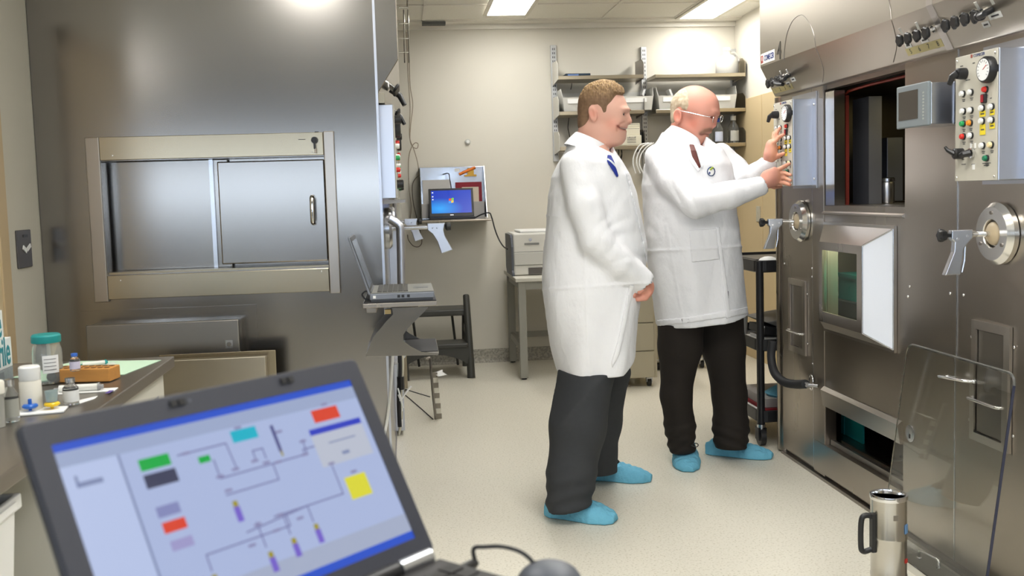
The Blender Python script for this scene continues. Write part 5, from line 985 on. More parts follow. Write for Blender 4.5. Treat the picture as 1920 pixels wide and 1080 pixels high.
# wrapped syringes, filters
def syringe(p0, p1, r, zb_, wrapm, tipm, lab, wd_=.022):
    a, b_ = PZ(*p0, zb_), PZ(*p1, zb_); d = (b_-a); L_ = d.length; d.normalize(); s_ = Vector((-d.y, d.x, 0)); t = thing('wrapped_syringe', lab, 'syringe', a[:], 'wrapped syringes')
    ol_ = [a-s_*wd_, b_-s_*wd_, b_+s_*wd_, a+s_*wd_]; obj('wrapper', MB().prism([(p.x, p.y) for p in ol_], 'z', zb_+.0002, zb_+.002), wrapm, t)
    c0 = a+d*L_*.12+Vector((0, 0, r+.002)); c1 = a+d*L_*.72+Vector((0, 0, r+.002)); obj('barrel', MB().cyl(c0, c1, r, n=16), mat('syringe_white', rgb(222, 222, 216), .35) if 'syringe_white' not in MATS else MATS['syringe_white'], t); obj('plunger', MB().cyl(c1, a+d*L_*.8+Vector((0, 0, r+.002)), r*.7, n=12).cyl(c1, c1+d*.004, r*1.25, n=16), tipm, t); obj('nozzle', MB().cyl(c0-d*.012, c0, r*.3, r*.35, 10), tipm, t)
syringe((97, 738), (218, 731), .0085, CZ, paper, mat('grey_tip', rgb(150, 150, 150), .5), 'white wrapped syringe with a purple tip in front of the wooden rack'); a = PZ(206, 735, CZ+.002); obj('tape_mark', MB().box((a.x-.006, a.y-.018, CZ+.0022), (a.x+.004, a.y+.018, CZ+.003)), mat('purple_tape', rgb(96, 80, 150), .5), [o for o in bpy.data.objects if o.name.startswith('wrapped_syringe')][0])
syringe((146, 690), (216, 682), .006, CZ+.0018, mat('clear_wrap', rgb(214, 226, 214), .4), teal, 'wrapped syringe with a teal plunger on the green mat behind the rack')
tag(obj('paper_slip', MB().prism([(p.x, p.y) for p in (cpt(140, 753), cpt(183, 743), cpt(178, 748), cpt(150, 757))], 'z', CZ, CZ+.001), paper, origin=cpt(160, 750)[:]), 'small white paper slip right of the white labelled vial', 'paper slip')
t = thing('filter_pad', 'white folded pad carrying two coloured syringe filters on the counter', 'pad', cpt(75, 775)[:]); obj('sheet', MB().prism([(p.x, p.y) for p in (cpt(28, 782), cpt(40, 769), cpt(128, 764), cpt(120, 774))], 'z', CZ, CZ+.004), paper, t, .001)
def filt(px, py, m, lab, cupm=None):
    c = PZ(px, py, CZ+.0045); t = thing('syringe_filter', lab, 'filter', c[:], 'syringe filters'); obj('disc', MB().lathe([(.001, .006), (.013, .006), (.0165, .009), (.0165, .012), (.013, .015), (.001, .015)], c, 'z', 24), m, t); obj('nozzle', MB().lathe([(.001, 0), (.003, 0), (.004, .006), (.001, .006)], c, 'z', 12).lathe([(.001, .015), (.004, .015), (.004, .026), (.001, .027)], c, 'z', 12), m, t)
    if cupm: obj('cup', MB().lathe([(.001, .016), (.0115, .016), (.014, .04), (.012, .04), (.0105, .018), (.001, .018)], c, 'z', 24), cupm, t)
filt(57, 770, mat('blue_filter', rgb(40, 100, 190), .3), 'blue syringe filter on the white pad'); filt(98, 766, mat('yellow_filter', rgb(236, 196, 40), .3), 'yellow syringe filter with a clear cup on the white pad', mat('pale_cup', rgb(206, 226, 226), .2, trans=.5))
# ================================================================ FOREGROUND LAPTOP
hx_, hy_, hz_ = -.107, .865, .990; al_, be_ = math.radians(45.4), math.radians(29.6); LW, LH = .36, .2185
lu = Vector((math.cos(al_), math.sin(al_), 0)); lb_ = Vector((-math.sin(al_), math.cos(al_), 0)); lv = Vector((0, 0, 1))*math.cos(be_)+lb_*math.sin(be_); ln = lu.cross(lv)
HC = Vector((hx_, hy_, hz_)); LX = Matrix(((lu.x, lv.x, ln.x, HC.x), (lu.y, lv.y, ln.y, HC.y), (lu.z, lv.z, ln.z, HC.z), (0, 0, 0, 1)))     # lid frame: x along hinge, y up the lid, z toward the viewer
bf = -lb_; LB = Matrix(((lu.x, bf.x*-1, 0, HC.x), (lu.y, bf.y*-1, 0, HC.y), (0, 0, 1, HC.z-.012), (0, 0, 0, 1)))   # base frame: x along hinge, -y toward the user
fl_ = thing('laptop', 'large dark laptop in the foreground showing a process diagram on its screen', 'laptop', (HC.x, HC.y, .965))
m_lid = mat('charcoal_laptop', rgb(50, 52, 60), .5); m_bez = mat('charcoal_bezel', rgb(52, 54, 64), .45)
def rrect(w0, w1, h0, h1, r, z, n=5):
    pts = []
    for cx_, cy_, a0 in ((w1-r, h1-r, 0), (w0+r, h1-r, PI/2), (w0+r, h0+r, PI), (w1-r, h0+r, 1.5*PI)):
        for i in range(n+1): a = a0+PI/2*i/n; pts.append(Vector((cx_+r*math.cos(a), cy_+r*math.sin(a), z)))
    return pts
m = MB(LX); m.rings([rrect(-LW/2+.002, LW/2-.002, .002, LH-.002, .006, -.012), rrect(-LW/2, LW/2, 0, LH, .006, -.009), rrect(-LW/2, LW/2, 0, LH, .006, -.003), rrect(-LW/2+.0015, LW/2-.0015, .0015, LH-.0015, .006, -.0015)], True, True, False); lid = obj('lid', m, m_lid, fl_)
sx0, sx1, sy0_, sy1_ = -LW/2+.0205, LW/2-.0195, .020, LH-.0225
m = MB(LX); m.rings([rrect(-LW/2+.002, LW/2-.002, .002, LH-.002, .006, -.0015), rrect(-LW/2+.002, LW/2-.002, .002, LH-.002, .006, 0.0), rrect(sx0, sx1, sy0_, sy1_, .001, 0.0), rrect(sx0, sx1, sy0_, sy1_, .001, -.0015)], True, False, False); obj('bezel', m, m_bez, lid)
for x in (-.045, .078):
    for k in (0, .0085): obj('rubber_stop', MB(LX).box((x+k-.0032, LH-.0125, 0), (x+k+.0032, LH-.0065, .0022)), black, lid)
obj('webcam', MB(LX).cyl((-.028, LH-.0095, 0), (-.028, LH-.0095, .0006), .0016, n=12), MATS['slate_plastic'], lid)
SW, SH_ = sx1-sx0, sy1_-sy0_
def q(u0, v0, u1, v1, o): return [(sx0+u*SW, sy1_-v_*SH_, -.0012+o) for u, v_ in ((u0, v1), (u1, v1), (u1, v0), (u0, v0))]
E1 = {}
def ec(name, c, s=.73):
    if name not in E1: E1[name] = mat('screen_'+name, (0, 0, 0), .25, emit=rgb(*c), estr=s)
    return E1[name]
obj('screen', MB(LX).add(q(0, 0, 1, 1, 0), [(0, 1, 2, 3)]), ec('lavender', (174, 188, 226)), lid)
def sq(name, u0, v0, u1, v1, m, o=.0002): return obj(name, MB(LX).add(q(u0, v0, u1, v1, o), [(0, 1, 2, 3)]), m, lid)
sq('title_bar', 0, 0, 1, .04, ec('blue', (40, 84, 206))); sq('toolbar', 0, .04, 1, .115, ec('steelblue', (158, 172, 206)))
sq('task_bar', 0, .955, 1, 1, ec('blue', 0)); sq('status_band', .2, .85, 1, .955, ec('grey', (168, 178, 204)))
sq('side_pane', .0, .115, .155, 1, ec('palelav', (186, 200, 236)), .00025); sq('pane_line', .155, .115, .162, 1, ec('dim', (130, 142, 180)), .0003)
sq('pane_text', .03, .20, .10, .225, ec('dim', 0), .0004); sq('pane_text', .03, .165, .038, .22, ec('dim', 0), .0004)
# diagram: boxes, lines and vessels (u right, v down, both 0..1)
G_ = dict(green=(10, 172, 70), slate=(60, 64, 92), lilac=(134, 140, 190), red=(222, 70, 48), lilac2=(160, 156, 205), cyan=(20, 180, 205), yellow=(224, 220, 60), navy=(70, 70, 130), violet=(120, 100, 205), line=(90, 88, 128), dialog=(190, 196, 212), dkblue=(50, 66, 196), olive=(160, 150, 40))
for n_, u0, v0, u1, v1, c in (('status_box', .205, .165, .295, .225, 'green'), ('status_box', .205, .245, .30, .315, 'slate'), ('status_box', .208, .41, .275, .465, 'lilac'), ('status_box', .21, .49, .278, .545, 'red'), ('status_box', .215, .585, .28, .635, 'lilac2'), ('process_box', .50, .135, .588, .20, 'cyan'), ('process_box', .80, .13, .905, .205, 'red'), ('process_box', .825, .55, .91, .68, 'yellow'), ('small_box', .375, .225, .412, .26, 'green')):
    sq(n_, u0, v0, u1, v1, ec(c, G_[c]), .0004)
sq('dialog_window', .765, .235, .975, .46, ec('dialog', G_['dialog']), .0006); sq('dialog_title', .765, .235, .975, .27, ec('dkblue', G_['dkblue']), .0008); sq('dialog_text', .82, .33, .93, .338, ec('dim', 0), .0008); sq('dialog_button', .855, .40, .885, .42, ec('dim', 0), .0008)
LNS = [(.32, .19, .475, .19), (.475, .19, .48, .33), (.42, .26, .42, .36), (.42, .36, .72, .36), (.72, .36, .72, .33), (.72, .33, .80, .33), (.80, .33, .80, .63), (.54, .63, .80, .63), (.30, .70, .58, .70), (.58, .63, .58, .70), (.30, .70, .30, .78), (.55, .265, .585, .265), (.55, .265, .55, .32), (.585, .265, .585, .32), (.42, .45, .52, .45), (.60, .36, .60, .45), (.52, .45, .60, .45), (.48, .63, .48, .76), (.57, .63, .57, .74), (.66, .63, .66, .72), (.44, .66, .66, .63), (.73, .28, .73, .36)]
lm = MB(LX)
for u0, v0, u1, v1 in LNS:
    a, b_ = Vector((u0*SW, v0*SH_)), Vector((u1*SW, v1*SH_)); d = (b_-a).normalized()*.0007; s_ = Vector((-d.y, d.x)); P4 = [a-d-s_, b_+d-s_, b_+d+s_, a-d+s_]
    lm.add([(sx0+p.x, sy1_-p.y, -.0007) for p in P4], [(3, 2, 1, 0)])
obj('diagram_lines', lm, ec('line2', (120, 122, 168)), lid)
for u, v0, v1 in ((.435, .49, .60), (.30, .80, .905), (.485, .79, .895), (.572, .765, .865), (.662, .735, .84)):
    sq('vessel', u-.009, v0+.03, u+.011, v1, ec('violet', G_['violet']), .0005); sq('vessel_cap', u-.007, v0, u+.009, v0+.03, ec('olive', G_['olive']), .0005)
sq('column', .637, .155, .648, .31, ec('navy', G_['navy']), .0005); sq('column', .64, .30, .647, .335, ec('olive', 0), .0005)
for u, v_ in ((.42, .35), (.475, .335), (.545, .32), (.58, .345), (.62, .36), (.72, .36), (.73, .285), (.43, .43), (.80, .45), (.44, .73), (.53, .70), (.62, .68), (.26, .80), (.66, .20), (.56, .63), (.48, .64), (.345, .19), (.53, .125), (.86, .11), (.87, .53)):
    sq('valve_symbol', u-.012, v_-.007, u+.012, v_+.007, ec('valve', (138, 136, 176)), .0007)
bm_ = MB(LB); bm_.box((-LW/2, -.245, -.012), (LW/2, -.004, .006)); obj('base', bm_, mat('charcoal_base', rgb(62, 60, 60), .55), fl_, .004)
obj('hinge_bar', MB(LB).cyl((-LW/2+.02, 0, .010), (LW/2-.02, 0, .010), .0075, n=14), black, fl_); obj('hinge_cap', MB(LB).cyl((LW/2-.055, -.001, .010), (LW/2-.012, -.001, .010), .0085, n=14), alu, fl_)
kb = MB(LB)
for r in range(5):
    for k in range(16): kb.box((-LW/2+.012+k*.0212, -.03-r*.02-.017, .006), (-LW/2+.012+k*.0212+.0185, -.03-r*.02, .0085))
obj('keyboard', kb, black, fl_)
ex = LB @ Vector((LW/2-.02, .012, 0)); obj('edge_strip', MB(LB).box((LW/2-.0005, -.24, -.002), (LW/2+.0012, -.01, .001)), mat('edge_grey', rgb(140, 138, 126), .4), fl_)
# cart top under the foreground laptop (just below the frame)
lt = thing('laptop_table', 'black table top on a post under the foreground laptop', 'table', (HC.x+.05, HC.y-.05, 0))
obj('top', MB(LB).prism([(-LW/2+.01, -.01), (LW/2-.012, -.01), (LW/2-.012, -.20), (LW/2+.05, -.215), (LW/2+.06, -.23), (LW/2+.06, -.27), (-LW/2+.01, -.27)], 'z', -.026, -.0125), black, lt, .004); cpo = LB @ Vector((.06, -.12, 0)); obj('post', MB().cyl((cpo.x, cpo.y, .02), (cpo.x, cpo.y, HC.z-.0395), .025, n=18), steel_dark, lt); obj('foot', MB().cyl((cpo.x, cpo.y, 0), (cpo.x, cpo.y, .02), .2, .19, 32), black, lt)
# usb plug with its cord looping to a mouse beside the laptop
pE = LB @ Vector((LW/2+.0015, -.03, -.003)); msn = PZ(1030, 1096, HC.z-.0240)
t = thing('computer_mouse', 'dark computer mouse beside the foreground laptop, its cord looping above', 'mouse', msn[:])
obj('shell', MB().ball(msn+Vector((0, 0, .003)), .032, 12, (1.0, 1.0, .62)), MATS['slate_plastic'], t)
obj('plug', MB().tube([pE, pE+lu*.02, pE+lu*.026], [.0055, .0055, .003], 10), black, t)
P0 = pE+lu*.024; my = msn.y; hop = [P0]+[PY(px, py, P0.y+(my-P0.y)*t) for px, py, t in ((888, 1029, .1), (910, 1025.5, .22), (940, 1025, .4), (972, 1033, .58), (993, 1047, .75), (1004, 1062, .88))]+[msn+Vector((-.012, .01, .02))]
obj('cord', MB().tube(smooth_path(hop, 6), .0022, 8), blackm, t)
# ================================================================ PEOPLE: distance-field modelling
def V(*a): return np.array(a, dtype=np.float32)
def npv(v): return np.array(v[:], dtype=np.float32)
def smin(a, b, k): h = np.clip(.5+.5*(b-a)/k, 0, 1); return b+(a-b)*h-k*h*(1-h)
def smax(a, b, k): return -smin(-a, -b, k)
def s_ell(P, c, r, R=None):
    q = P-npv(c)
    if R is not None: q = q @ R
    r = np.array(r, dtype=np.float32); k0 = np.sqrt(((q/r)**2).sum(-1)); k1 = np.sqrt(((q/(r*r))**2).sum(-1))+1e-9
    return k0*(k0-1)/k1
def s_cone(P, a, b, ra, rb):
    a, b = npv(a), npv(b); ab = b-a; t = np.clip(((P-a) @ ab)/max(1e-9, float(ab @ ab)), 0, 1)
    return np.linalg.norm(P-(a+t[..., None]*ab), axis=-1)-(ra+(rb-ra)*t)
def s_chain(P, pts, rs, k=.0):
    d = None
    for i in range(len(pts)-1):
        e = s_cone(P, pts[i], pts[i+1], rs[i], rs[i+1]); d = e if d is None else (smin(d, e, k) if k else np.minimum(d, e))
    return d
def s_sections(P, zs_, cx, cy, a, b, ex=2.3):     # stacked super-ellipses; zs_ ascending
    z = P[..., 2]; I = lambda v: np.interp(z, zs_, v).astype(np.float32)
    ca, cb, A, B = I(cx), I(cy), I(a), I(b)
    u = np.abs(P[..., 0]-ca)/A; v_ = np.abs(P[..., 1]-cb)/B; g_ = (u**ex+v_**ex)**(1/ex)
    return (g_-1)*np.minimum(A, B)
def proj(P):
    q = P-npv(CAM); x, y, z = q @ npv(RT), q @ npv(UP), q @ npv(FW); return 960+FPX*x/z, CYP-FPX*y/z, z
def s_poly(P, poly, warp=None):                            # signed distance (metres) to a photo-outline prism
    X, Y, Zd = proj(P); d = np.full(X.shape, 1e9, np.float32); ins = np.zeros(X.shape, bool); n = len(poly)
    for i in range(n):
        (x0, y0), (x1, y1) = poly[i], poly[(i+1) % n]; ex_, ey = x1-x0, y1-y0
        t = np.clip(((X-x0)*ex_+(Y-y0)*ey)/(ex_*ex_+ey*ey+1e-9), 0, 1); d = np.minimum(d, np.hypot(X-x0-t*ex_, Y-y0-t*ey))
        c = ((y0 > Y) != (y1 > Y)) & (X < (x1-x0)*(Y-y0)/((y1-y0) if y1 != y0 else 1e-9)+x0); ins ^= c
    return np.where(ins, -d, d)*Zd/FPX
_rng = np.random.RandomState(3)
_WD = _rng.normal(size=(24, 3)).astype(np.float32); _WD /= np.linalg.norm(_WD, axis=1)[:, None]; _WP = _rng.uniform(0, 6.28, 24).astype(np.float32)
def wob(P, f, n=6, o=0):                                   # smooth pseudo-noise, about -1..1
    d = 0
    for i in range(o, o+n): d = d+np.sin(P @ (_WD[i % 24]*f*(1+.35*((i*7) % 5)/5))+_WP[i % 24]+1.7*np.sin(P @ (_WD[(i+5) % 24]*f*.6)))
    return d/n*1.5
def flat2(P, Y0, pts):                                     # distance to a line drawn on the profile plane
    Q = P.copy(); Q[..., 1] = Y0; return s_chain(Q, pts, [0.]*len(pts))
def groove(P, d, Y0, pts, r, dep): return np.maximum(d, np.minimum(r-flat2(P, Y0, pts), d+dep))
def crease(P, f, o):                                       # sharp-ridged cloth wrinkles of varying strength
    m = np.clip(.5+.6*wob(P, f*.55, 5, o+3), 0, 1); r = 1-np.abs(wob(P*np.array((1, 1, .55), np.float32), f, 4, o)); return .0042*m*(r-.5)+.0014*(1-2*np.abs(wob(P, f*3.1, 5, o+9)))
def nets(f, lo, hi, h):
    lo, hi = np.array(lo[:], np.float32), np.array(hi[:], np.float32); n = np.ceil((hi-lo)/h).astype(int)+1
    ax = [lo[i]+h*np.arange(n[i], dtype=np.float32) for i in range(3)]
    K = 8; n = ((n+K-1)//K)*K; ax = [lo[i]+h*np.arange(n[i], dtype=np.float32) for i in range(3)]       # fine samples only in blocks near the surface
    nb = n//K; cb = np.stack(np.meshgrid(*[lo[i]+h*(K*np.arange(nb[i], dtype=np.float32)+(K-1)/2) for i in range(3)], indexing='ij'), -1); db = f(cb)
    d = np.repeat(np.repeat(np.repeat(np.where(db < 0, -1, 1).astype(np.float32), K, 0), K, 1), K, 2); act = np.argwhere(np.abs(db) < h*K*1.5+.03)
    off = np.stack(np.meshgrid(*[np.arange(K)]*3, indexing='ij'), -1).reshape(-1, 3)
    for c0 in range(0, len(act), 1500):
        gi = (act[c0:c0+1500, None, :]*K+off[None]).reshape(-1, 3); d[tuple(gi.T)] = f((lo+h*gi).astype(np.float32))
    s = d < 0
    S = np.zeros(np.array(s.shape)-1, np.int8)
    for i in (0, 1):
        for j in (0, 1):
            for k in (0, 1): S += s[i:s.shape[0]-1+i, j:s.shape[1]-1+j, k:s.shape[2]-1+k]
    cells = np.argwhere((S > 0) & (S < 8)); idx = -np.ones(S.shape, np.int64); idx[tuple(cells.T)] = np.arange(len(cells))
    acc = np.zeros((len(cells), 3), np.float32); cnt = np.zeros(len(cells), np.float32); cor = [(i, j, k) for i in (0, 1) for j in (0, 1) for k in (0, 1)]
    for p in cor:
        for a in range(3):
            if p[a]: continue
            q = list(p); q[a] = 1; A, B = cells+np.array(p), cells+np.array(q); dA, dB = d[tuple(A.T)], d[tuple(B.T)]; m = (dA < 0) != (dB < 0)
            t = np.where(m, dA/np.where(m, dA-dB, 1), 0); acc += np.where(m[:, None], A+t[:, None]*(B-A), 0); cnt += m
    vs = lo+h*(acc/cnt[:, None]); quads = []
    for a in range(3):
        b, c = (a+1) % 3, (a+2) % 3; sl0 = [slice(None)]*3; sl1 = [slice(None)]*3; sl0[a] = slice(0, -1); sl1[a] = slice(1, None)
        e = np.argwhere(s[tuple(sl0)] != s[tuple(sl1)]); e = e[(e[:, b] > 0) & (e[:, c] > 0) & (e[:, b] < s.shape[b]-1) & (e[:, c] < s.shape[c]-1)]
        sgn = s[tuple(e.T)]; qs = []
        for db, dc in ((1, 1), (0, 1), (0, 0), (1, 0)):
            g_ = e.copy(); g_[:, b] -= db; g_[:, c] -= dc; qs.append(idx[tuple(g_.T)])
        q = np.stack(qs, 1); q[~sgn] = q[~sgn][:, ::-1]; quads.append(q)
    return vs, np.concatenate(quads)
def relax(vs, quads, it=2, w=.5):
    e = np.concatenate([quads[:, [0, 1]], quads[:, [1, 2]], quads[:, [2, 3]], quads[:, [3, 0]]]); e = np.concatenate([e, e[:, ::-1]])
    cnt = np.bincount(e[:, 0], minlength=len(vs))[:, None]+1e-9
    for _ in range(it):
        for ww in (w, -w*.9):
            a = np.stack([np.bincount(e[:, 0], vs[e[:, 1], i], len(vs)) for i in range(3)], 1)/cnt; vs = vs+(a-vs)*ww
    return vs
def biggest(name, vs, qs):                                 # keep the one connected surface
    lab = np.arange(len(vs)); e = np.concatenate([qs[:, [0, 1]], qs[:, [1, 2]], qs[:, [2, 3]], qs[:, [3, 0]]])
    while True:
        m = np.minimum(lab[e[:, 0]], lab[e[:, 1]]); l2 = lab.copy(); np.minimum.at(l2, e[:, 0], m); np.minimum.at(l2, e[:, 1], m); l2 = l2[l2]; l2 = l2[l2]
        if (l2 == lab).all(): break
        lab = l2
    u, c = np.unique(lab, return_counts=True)
    if len(u) == 1: return vs, qs
    big = u[c.argmax()] if name in ('body', 'coat', 'hair', 'trousers') else min((w for w, k in zip(u, c) if k > .15*c.max()), key=lambda w: vs[lab == w][:, 1].mean())   # of a patch, the outer side
    if name in ('body', 'trousers') and c.max() < .98*len(vs): print('PIECES', name, c)
    keep = lab == big; new = np.cumsum(keep)-1; return vs[keep], new[qs[keep[qs[:, 0]]]]
def sdf_obj(name, f, lo, hi, h, m, parent, colour=None, smooth=2, label=None, post=None):
    vs, qs = nets(f, lo, hi, h); vs, qs = biggest(name, vs, qs); vs = relax(vs, qs, smooth); off = np.array(world_loc(parent)[:])
    me = bpy.data.meshes.new(name); me.from_pydata((vs-off).tolist(), [], qs.tolist()); me.materials.append(m)
    me.polygons.foreach_set('use_smooth', [True]*len(me.polygons)); me.validate(); me.update()
    if colour is not None:
        at = me.color_attributes.new('tint', 'FLOAT_COLOR', 'POINT'); c = np.ones((len(vs), 4), np.float32); c[:, :3] = colour(vs.astype(np.float32)); at.data.foreach_set('color', c.ravel())
    o = bpy.data.objects.new(name, me); C.objects.link(o); o.parent = parent
    if label: o['label'] = label
    return o
def tinted(name, rough=.5, sss=.06, spec=.4):
    m = mat(name, (.6, .4, .3), rough, spec=spec, sss=sss); a = m.node_tree.nodes.new('ShaderNodeAttribute'); a.attribute_name = 'tint'
    m.node_tree.links.new(a.outputs['Color'], m.node_tree.nodes['Principled BSDF'].inputs['Base Color']); return m
skin_m = tinted('skin', .48); hair_m = tinted('hair', .65, 0, .3)
coat_m = mat('white_nonwoven', rgb(238, 238, 240), .8, spec=.25, bump=((38, 38, 22), .35, .012), noise=((14, 14, 9), .02, 0)); coat_m.node_tree.nodes['Principled BSDF'].inputs['Sheen Weight'].default_value = .15
shirt_m = mat('white_shirt', rgb(236, 238, 242), .7)
def mixc(a, b, t): return a*(1-t[:, None])+np.array(b, np.float32)*t[:, None]
def blob(P, c, r): return np.exp(-((np.linalg.norm(P-npv(c), axis=1)/r)**2)).astype(np.float32)
def rotz(c, ang): 
    R_ = np.array([[math.cos(ang), -math.sin(ang), 0], [math.sin(ang), math.cos(ang), 0], [0, 0, 1]], np.float32); c = npv(c); return lambda P: (P-c) @ R_ + c       # undo a rotation by ang about c
# ---------------------------------------------------------------- shared builders
def shoe(parent, heel, toe, h, w, black_top=True):
    heel, toe = npv(heel), npv(toe); d = toe-heel; L_ = float(np.linalg.norm(d)); d /= L_; s_ = V(-d[1], d[0], 0); up_ = V(0, 0, 1)
    def at(u, v_, z): return heel+d*(u*L_)+s_*v_+up_*z
    def f(P):
        q = P-heel; u = q @ d/L_; v_ = q @ s_; z = q[..., 2]
        wid = np.interp(u, [0, .12, .35, .7, .9, 1.0], [.55, .92, .85, 1.08, .86, .4]).astype(np.float32)*w; top = np.interp(u, [0, .15, .35, .55, .8, 1.0], [.5, .92, 1.0, .74, .56, .3]).astype(np.float32)*h
        k = np.sqrt((np.abs(v_)/wid)**2.6+(np.clip(z, 0, None)/top)**2.4+1e-9)-1; e = k*np.minimum(wid, top)*.8
        e = np.maximum(e, np.maximum(-u, u-1.0)*L_); e = e+.0026*wob(P, 80, 6)+.0022*(1-2*np.abs(wob(P, 60, 4, 7)))+.0028*np.sin(u*70+3*np.sin(v_*50))*np.clip(z/h, 0, 1)
        e = smax(e, .002-z, .004)
        op = s_ell(P, at(.24, 0, h*1.08), (w*.78, w*.78, h*.42)); return smax(e, -op, .008)
    lo = np.minimum(at(-.05, -w*1.3, 0), at(1.05, -w*1.3, 0)); lo = np.minimum(lo, np.minimum(at(-.05, w*1.3, 0), at(1.05, w*1.3, 0))); hi = np.maximum(np.maximum(at(-.05, -w*1.3, 0), at(1.05, -w*1.3, 0)), np.maximum(at(-.05, w*1.3, 0), at(1.05, w*1.3, 0)))
    lo[2] = -.01; hi[2] = h*1.15; cv_ = sdf_obj('shoe_cover', f, lo-.01, hi+.01, .0045, m_blue, parent, smooth=1)
    g_ = lambda P: smin(s_ell(P, at(.34, 0, h*.66), (L_*.2, w*.62, h*.4), np.stack([d, s_, up_], 1)), s_ell(P, at(.22, 0, h*.75), (w*.66, w*.62, h*.55)), .02)
    sdf_obj('shoe', g_, at(.3, 0, 0)-V(.16, .16, -.01), at(.3, 0, 0)+V(.16, .16, h*1.5), .006, mat('black_shoe', (.012, .012, .013), .35) if 'black_shoe' not in MATS else MATS['black_shoe'], parent, smooth=1)
    return cv_
def rows_to_sections(rows, Y):       # rows: (photo y, back x, front x, centre Y, half depth)
    z, cx, cy, a, b = [], [], [], [], []
    for py, x0, x1, yc, hb_ in rows:
        p, q = PY(x0, py, Y), PY(x1, py, Y); z.append((p.z+q.z)/2); cx.append((p.x+q.x)/2); a.append((q.x-p.x)/2); cy.append(yc); b.append(hb_)
    o = np.argsort(z); return [np.array(v)[o] for v in (z, cx, cy, a, b)]
def ring_band(name, rows, th, m, parent):   # rows of (centre, half x, half y, tilt dz/dx): an open band such as a collar
    mb = MB(); n = 36; outer, inner = [], []
    for c, hx, hy, tl_ in rows:
        outer.append([Vector((c[0]+hx*math.cos(2*PI*i/n), c[1]+hy*math.sin(2*PI*i/n), c[2]+tl_*hx*math.cos(2*PI*i/n))) for i in range(n)])
        inner.append([Vector((c[0]+(hx-th)*math.cos(2*PI*i/n), c[1]+(hy-th)*math.sin(2*PI*i/n), c[2]+tl_*(hx-th)*math.cos(2*PI*i/n))) for i in range(n)])
    mb.rings(outer+inner[::-1]+[outer[0]], True, False); return obj(name, mb, m, parent)
# ================================================================ THE YOUNGER MAN
YL = 4.20
def A(px, py, dy=0.): return PY(px, py, YL+dy)
man = thing('person', 'younger man with short fair hair in a long white coat, hands clasped, watching', 'person', PZ(1110, 930)[:])
HA = math.radians(-21); hc_ = A(1128, 215); unr = rotz(hc_, HA)
mpx = (A(1140, 215)-A(1130, 215)).length/10           # metres per photo pixel at this depth
rowsL = [(254, 1074, 1136, 4.20, .085), (285, 1060, 1151, 4.20, .140), (305, 1047, 1164, 4.20, .175), (330, 1036, 1178, 4.20, .185), (365, 1029, 1190, 4.20, .19), (410, 1026, 1200, 4.20, .195), (460, 1021, 1207, 4.20, .205), (510, 1017, 1206, 4.20, .215), (550, 1018, 1199, 4.20, .22), (600, 1026, 1192, 4.20, .225), (650, 1036, 1188, 4.20, .23), (715, 1049, 1184, 4.20, .225)]
secL = rows_to_sections(rowsL, YL); hemz = A(1090, 697).z
armR = ([A(1079, 312, -.135), A(1096, 385, -.185), A(1116, 450, -.205), A(1160, 494, -.195), A(1203, 525, -.165)], [.070, .070, .067, .060, .052])
armL = ([A(1080, 312, .135), A(1100, 390, .185), A(1118, 450, .205), A(1165, 500, .14), A(1199, 532, -.03)], [.070, .068, .064, .056, .048])
def face_left(Pw):
    P = unr(Pw)
    d = s_ell(P, A(1129, 203), (44*mpx, .078, 45*mpx))
    d = smin(d, s_ell(P, A(1147, 222), (31*mpx, .066, 44*mpx)), .02)
    d = smin(d, s_ell(P, A(1143, 248), (26*mpx, .064, 22*mpx)), .02)
    d = smin(d, s_ell(P, A(1161, 259), (11.5*mpx, .030, 12*mpx)), .022)
    d = smin(d, s_ell(P, A(1144, 264), (19*mpx, .046, 12*mpx)), .02)
    for sd_ in (-1, 1):
        d = smin(d, s_ell(P, A(1158, 235, sd_*.042), (12*mpx, .024, 12*mpx)), .015)
    d = smin(d, s_cone(P, A(1115, 245), A(1104, 310), .070, .076), .025)
    d = smin(d, s_ell(P, A(1171, 207), (9*mpx, .046, 5*mpx)), .012)
    for sd_ in (-1, 1): d = smax(d, -s_ell(P, A(1180, 215.6, sd_*.032), (9*mpx, .0150, 1.9*mpx)), .004)
    d = smin(d, s_cone(P, A(1174, 211), A(1178.5, 228.5), .008, .0135), .010)
    for sd_ in (-1, 1): d = smin(d, s_ell(P, A(1173.5, 231, sd_*.0135), (5*mpx, .010, 4*mpx)), .006)
    d = smin(d, s_ell(P, A(1168.5, 239.5), (5.5*mpx, .026, 2.6*mpx)), .006); d = smin(d, s_ell(P, A(1167.5, 246.5), (5.5*mpx, .023, 3.2*mpx)), .006)
    d = groove(P, d, YL, [A(1176, 243.8), A(1170, 243.6), A(1165, 241.8), A(1161.5, 238.6)], .0030, .005); d = groove(P, d, YL, [A(1172, 230), A(1166, 234), A(1160, 243), A(1160, 247)], .0018, .0022)
    for sd_ in (-1, 1):
        R_ = np.array([[.97, 0, -.24], [0, 1, 0], [.24, 0, .97]], np.float32)
        e = s_ell(P, A(1124.5, 213, sd_*.080), (7.5*mpx, .012, 15*mpx), R_); e = smax(e, -s_ell(P, A(1126, 212, sd_*.092), (4.5*mpx, .010, 10*mpx), R_), .004); d = smin(d, e, .008)
    return d
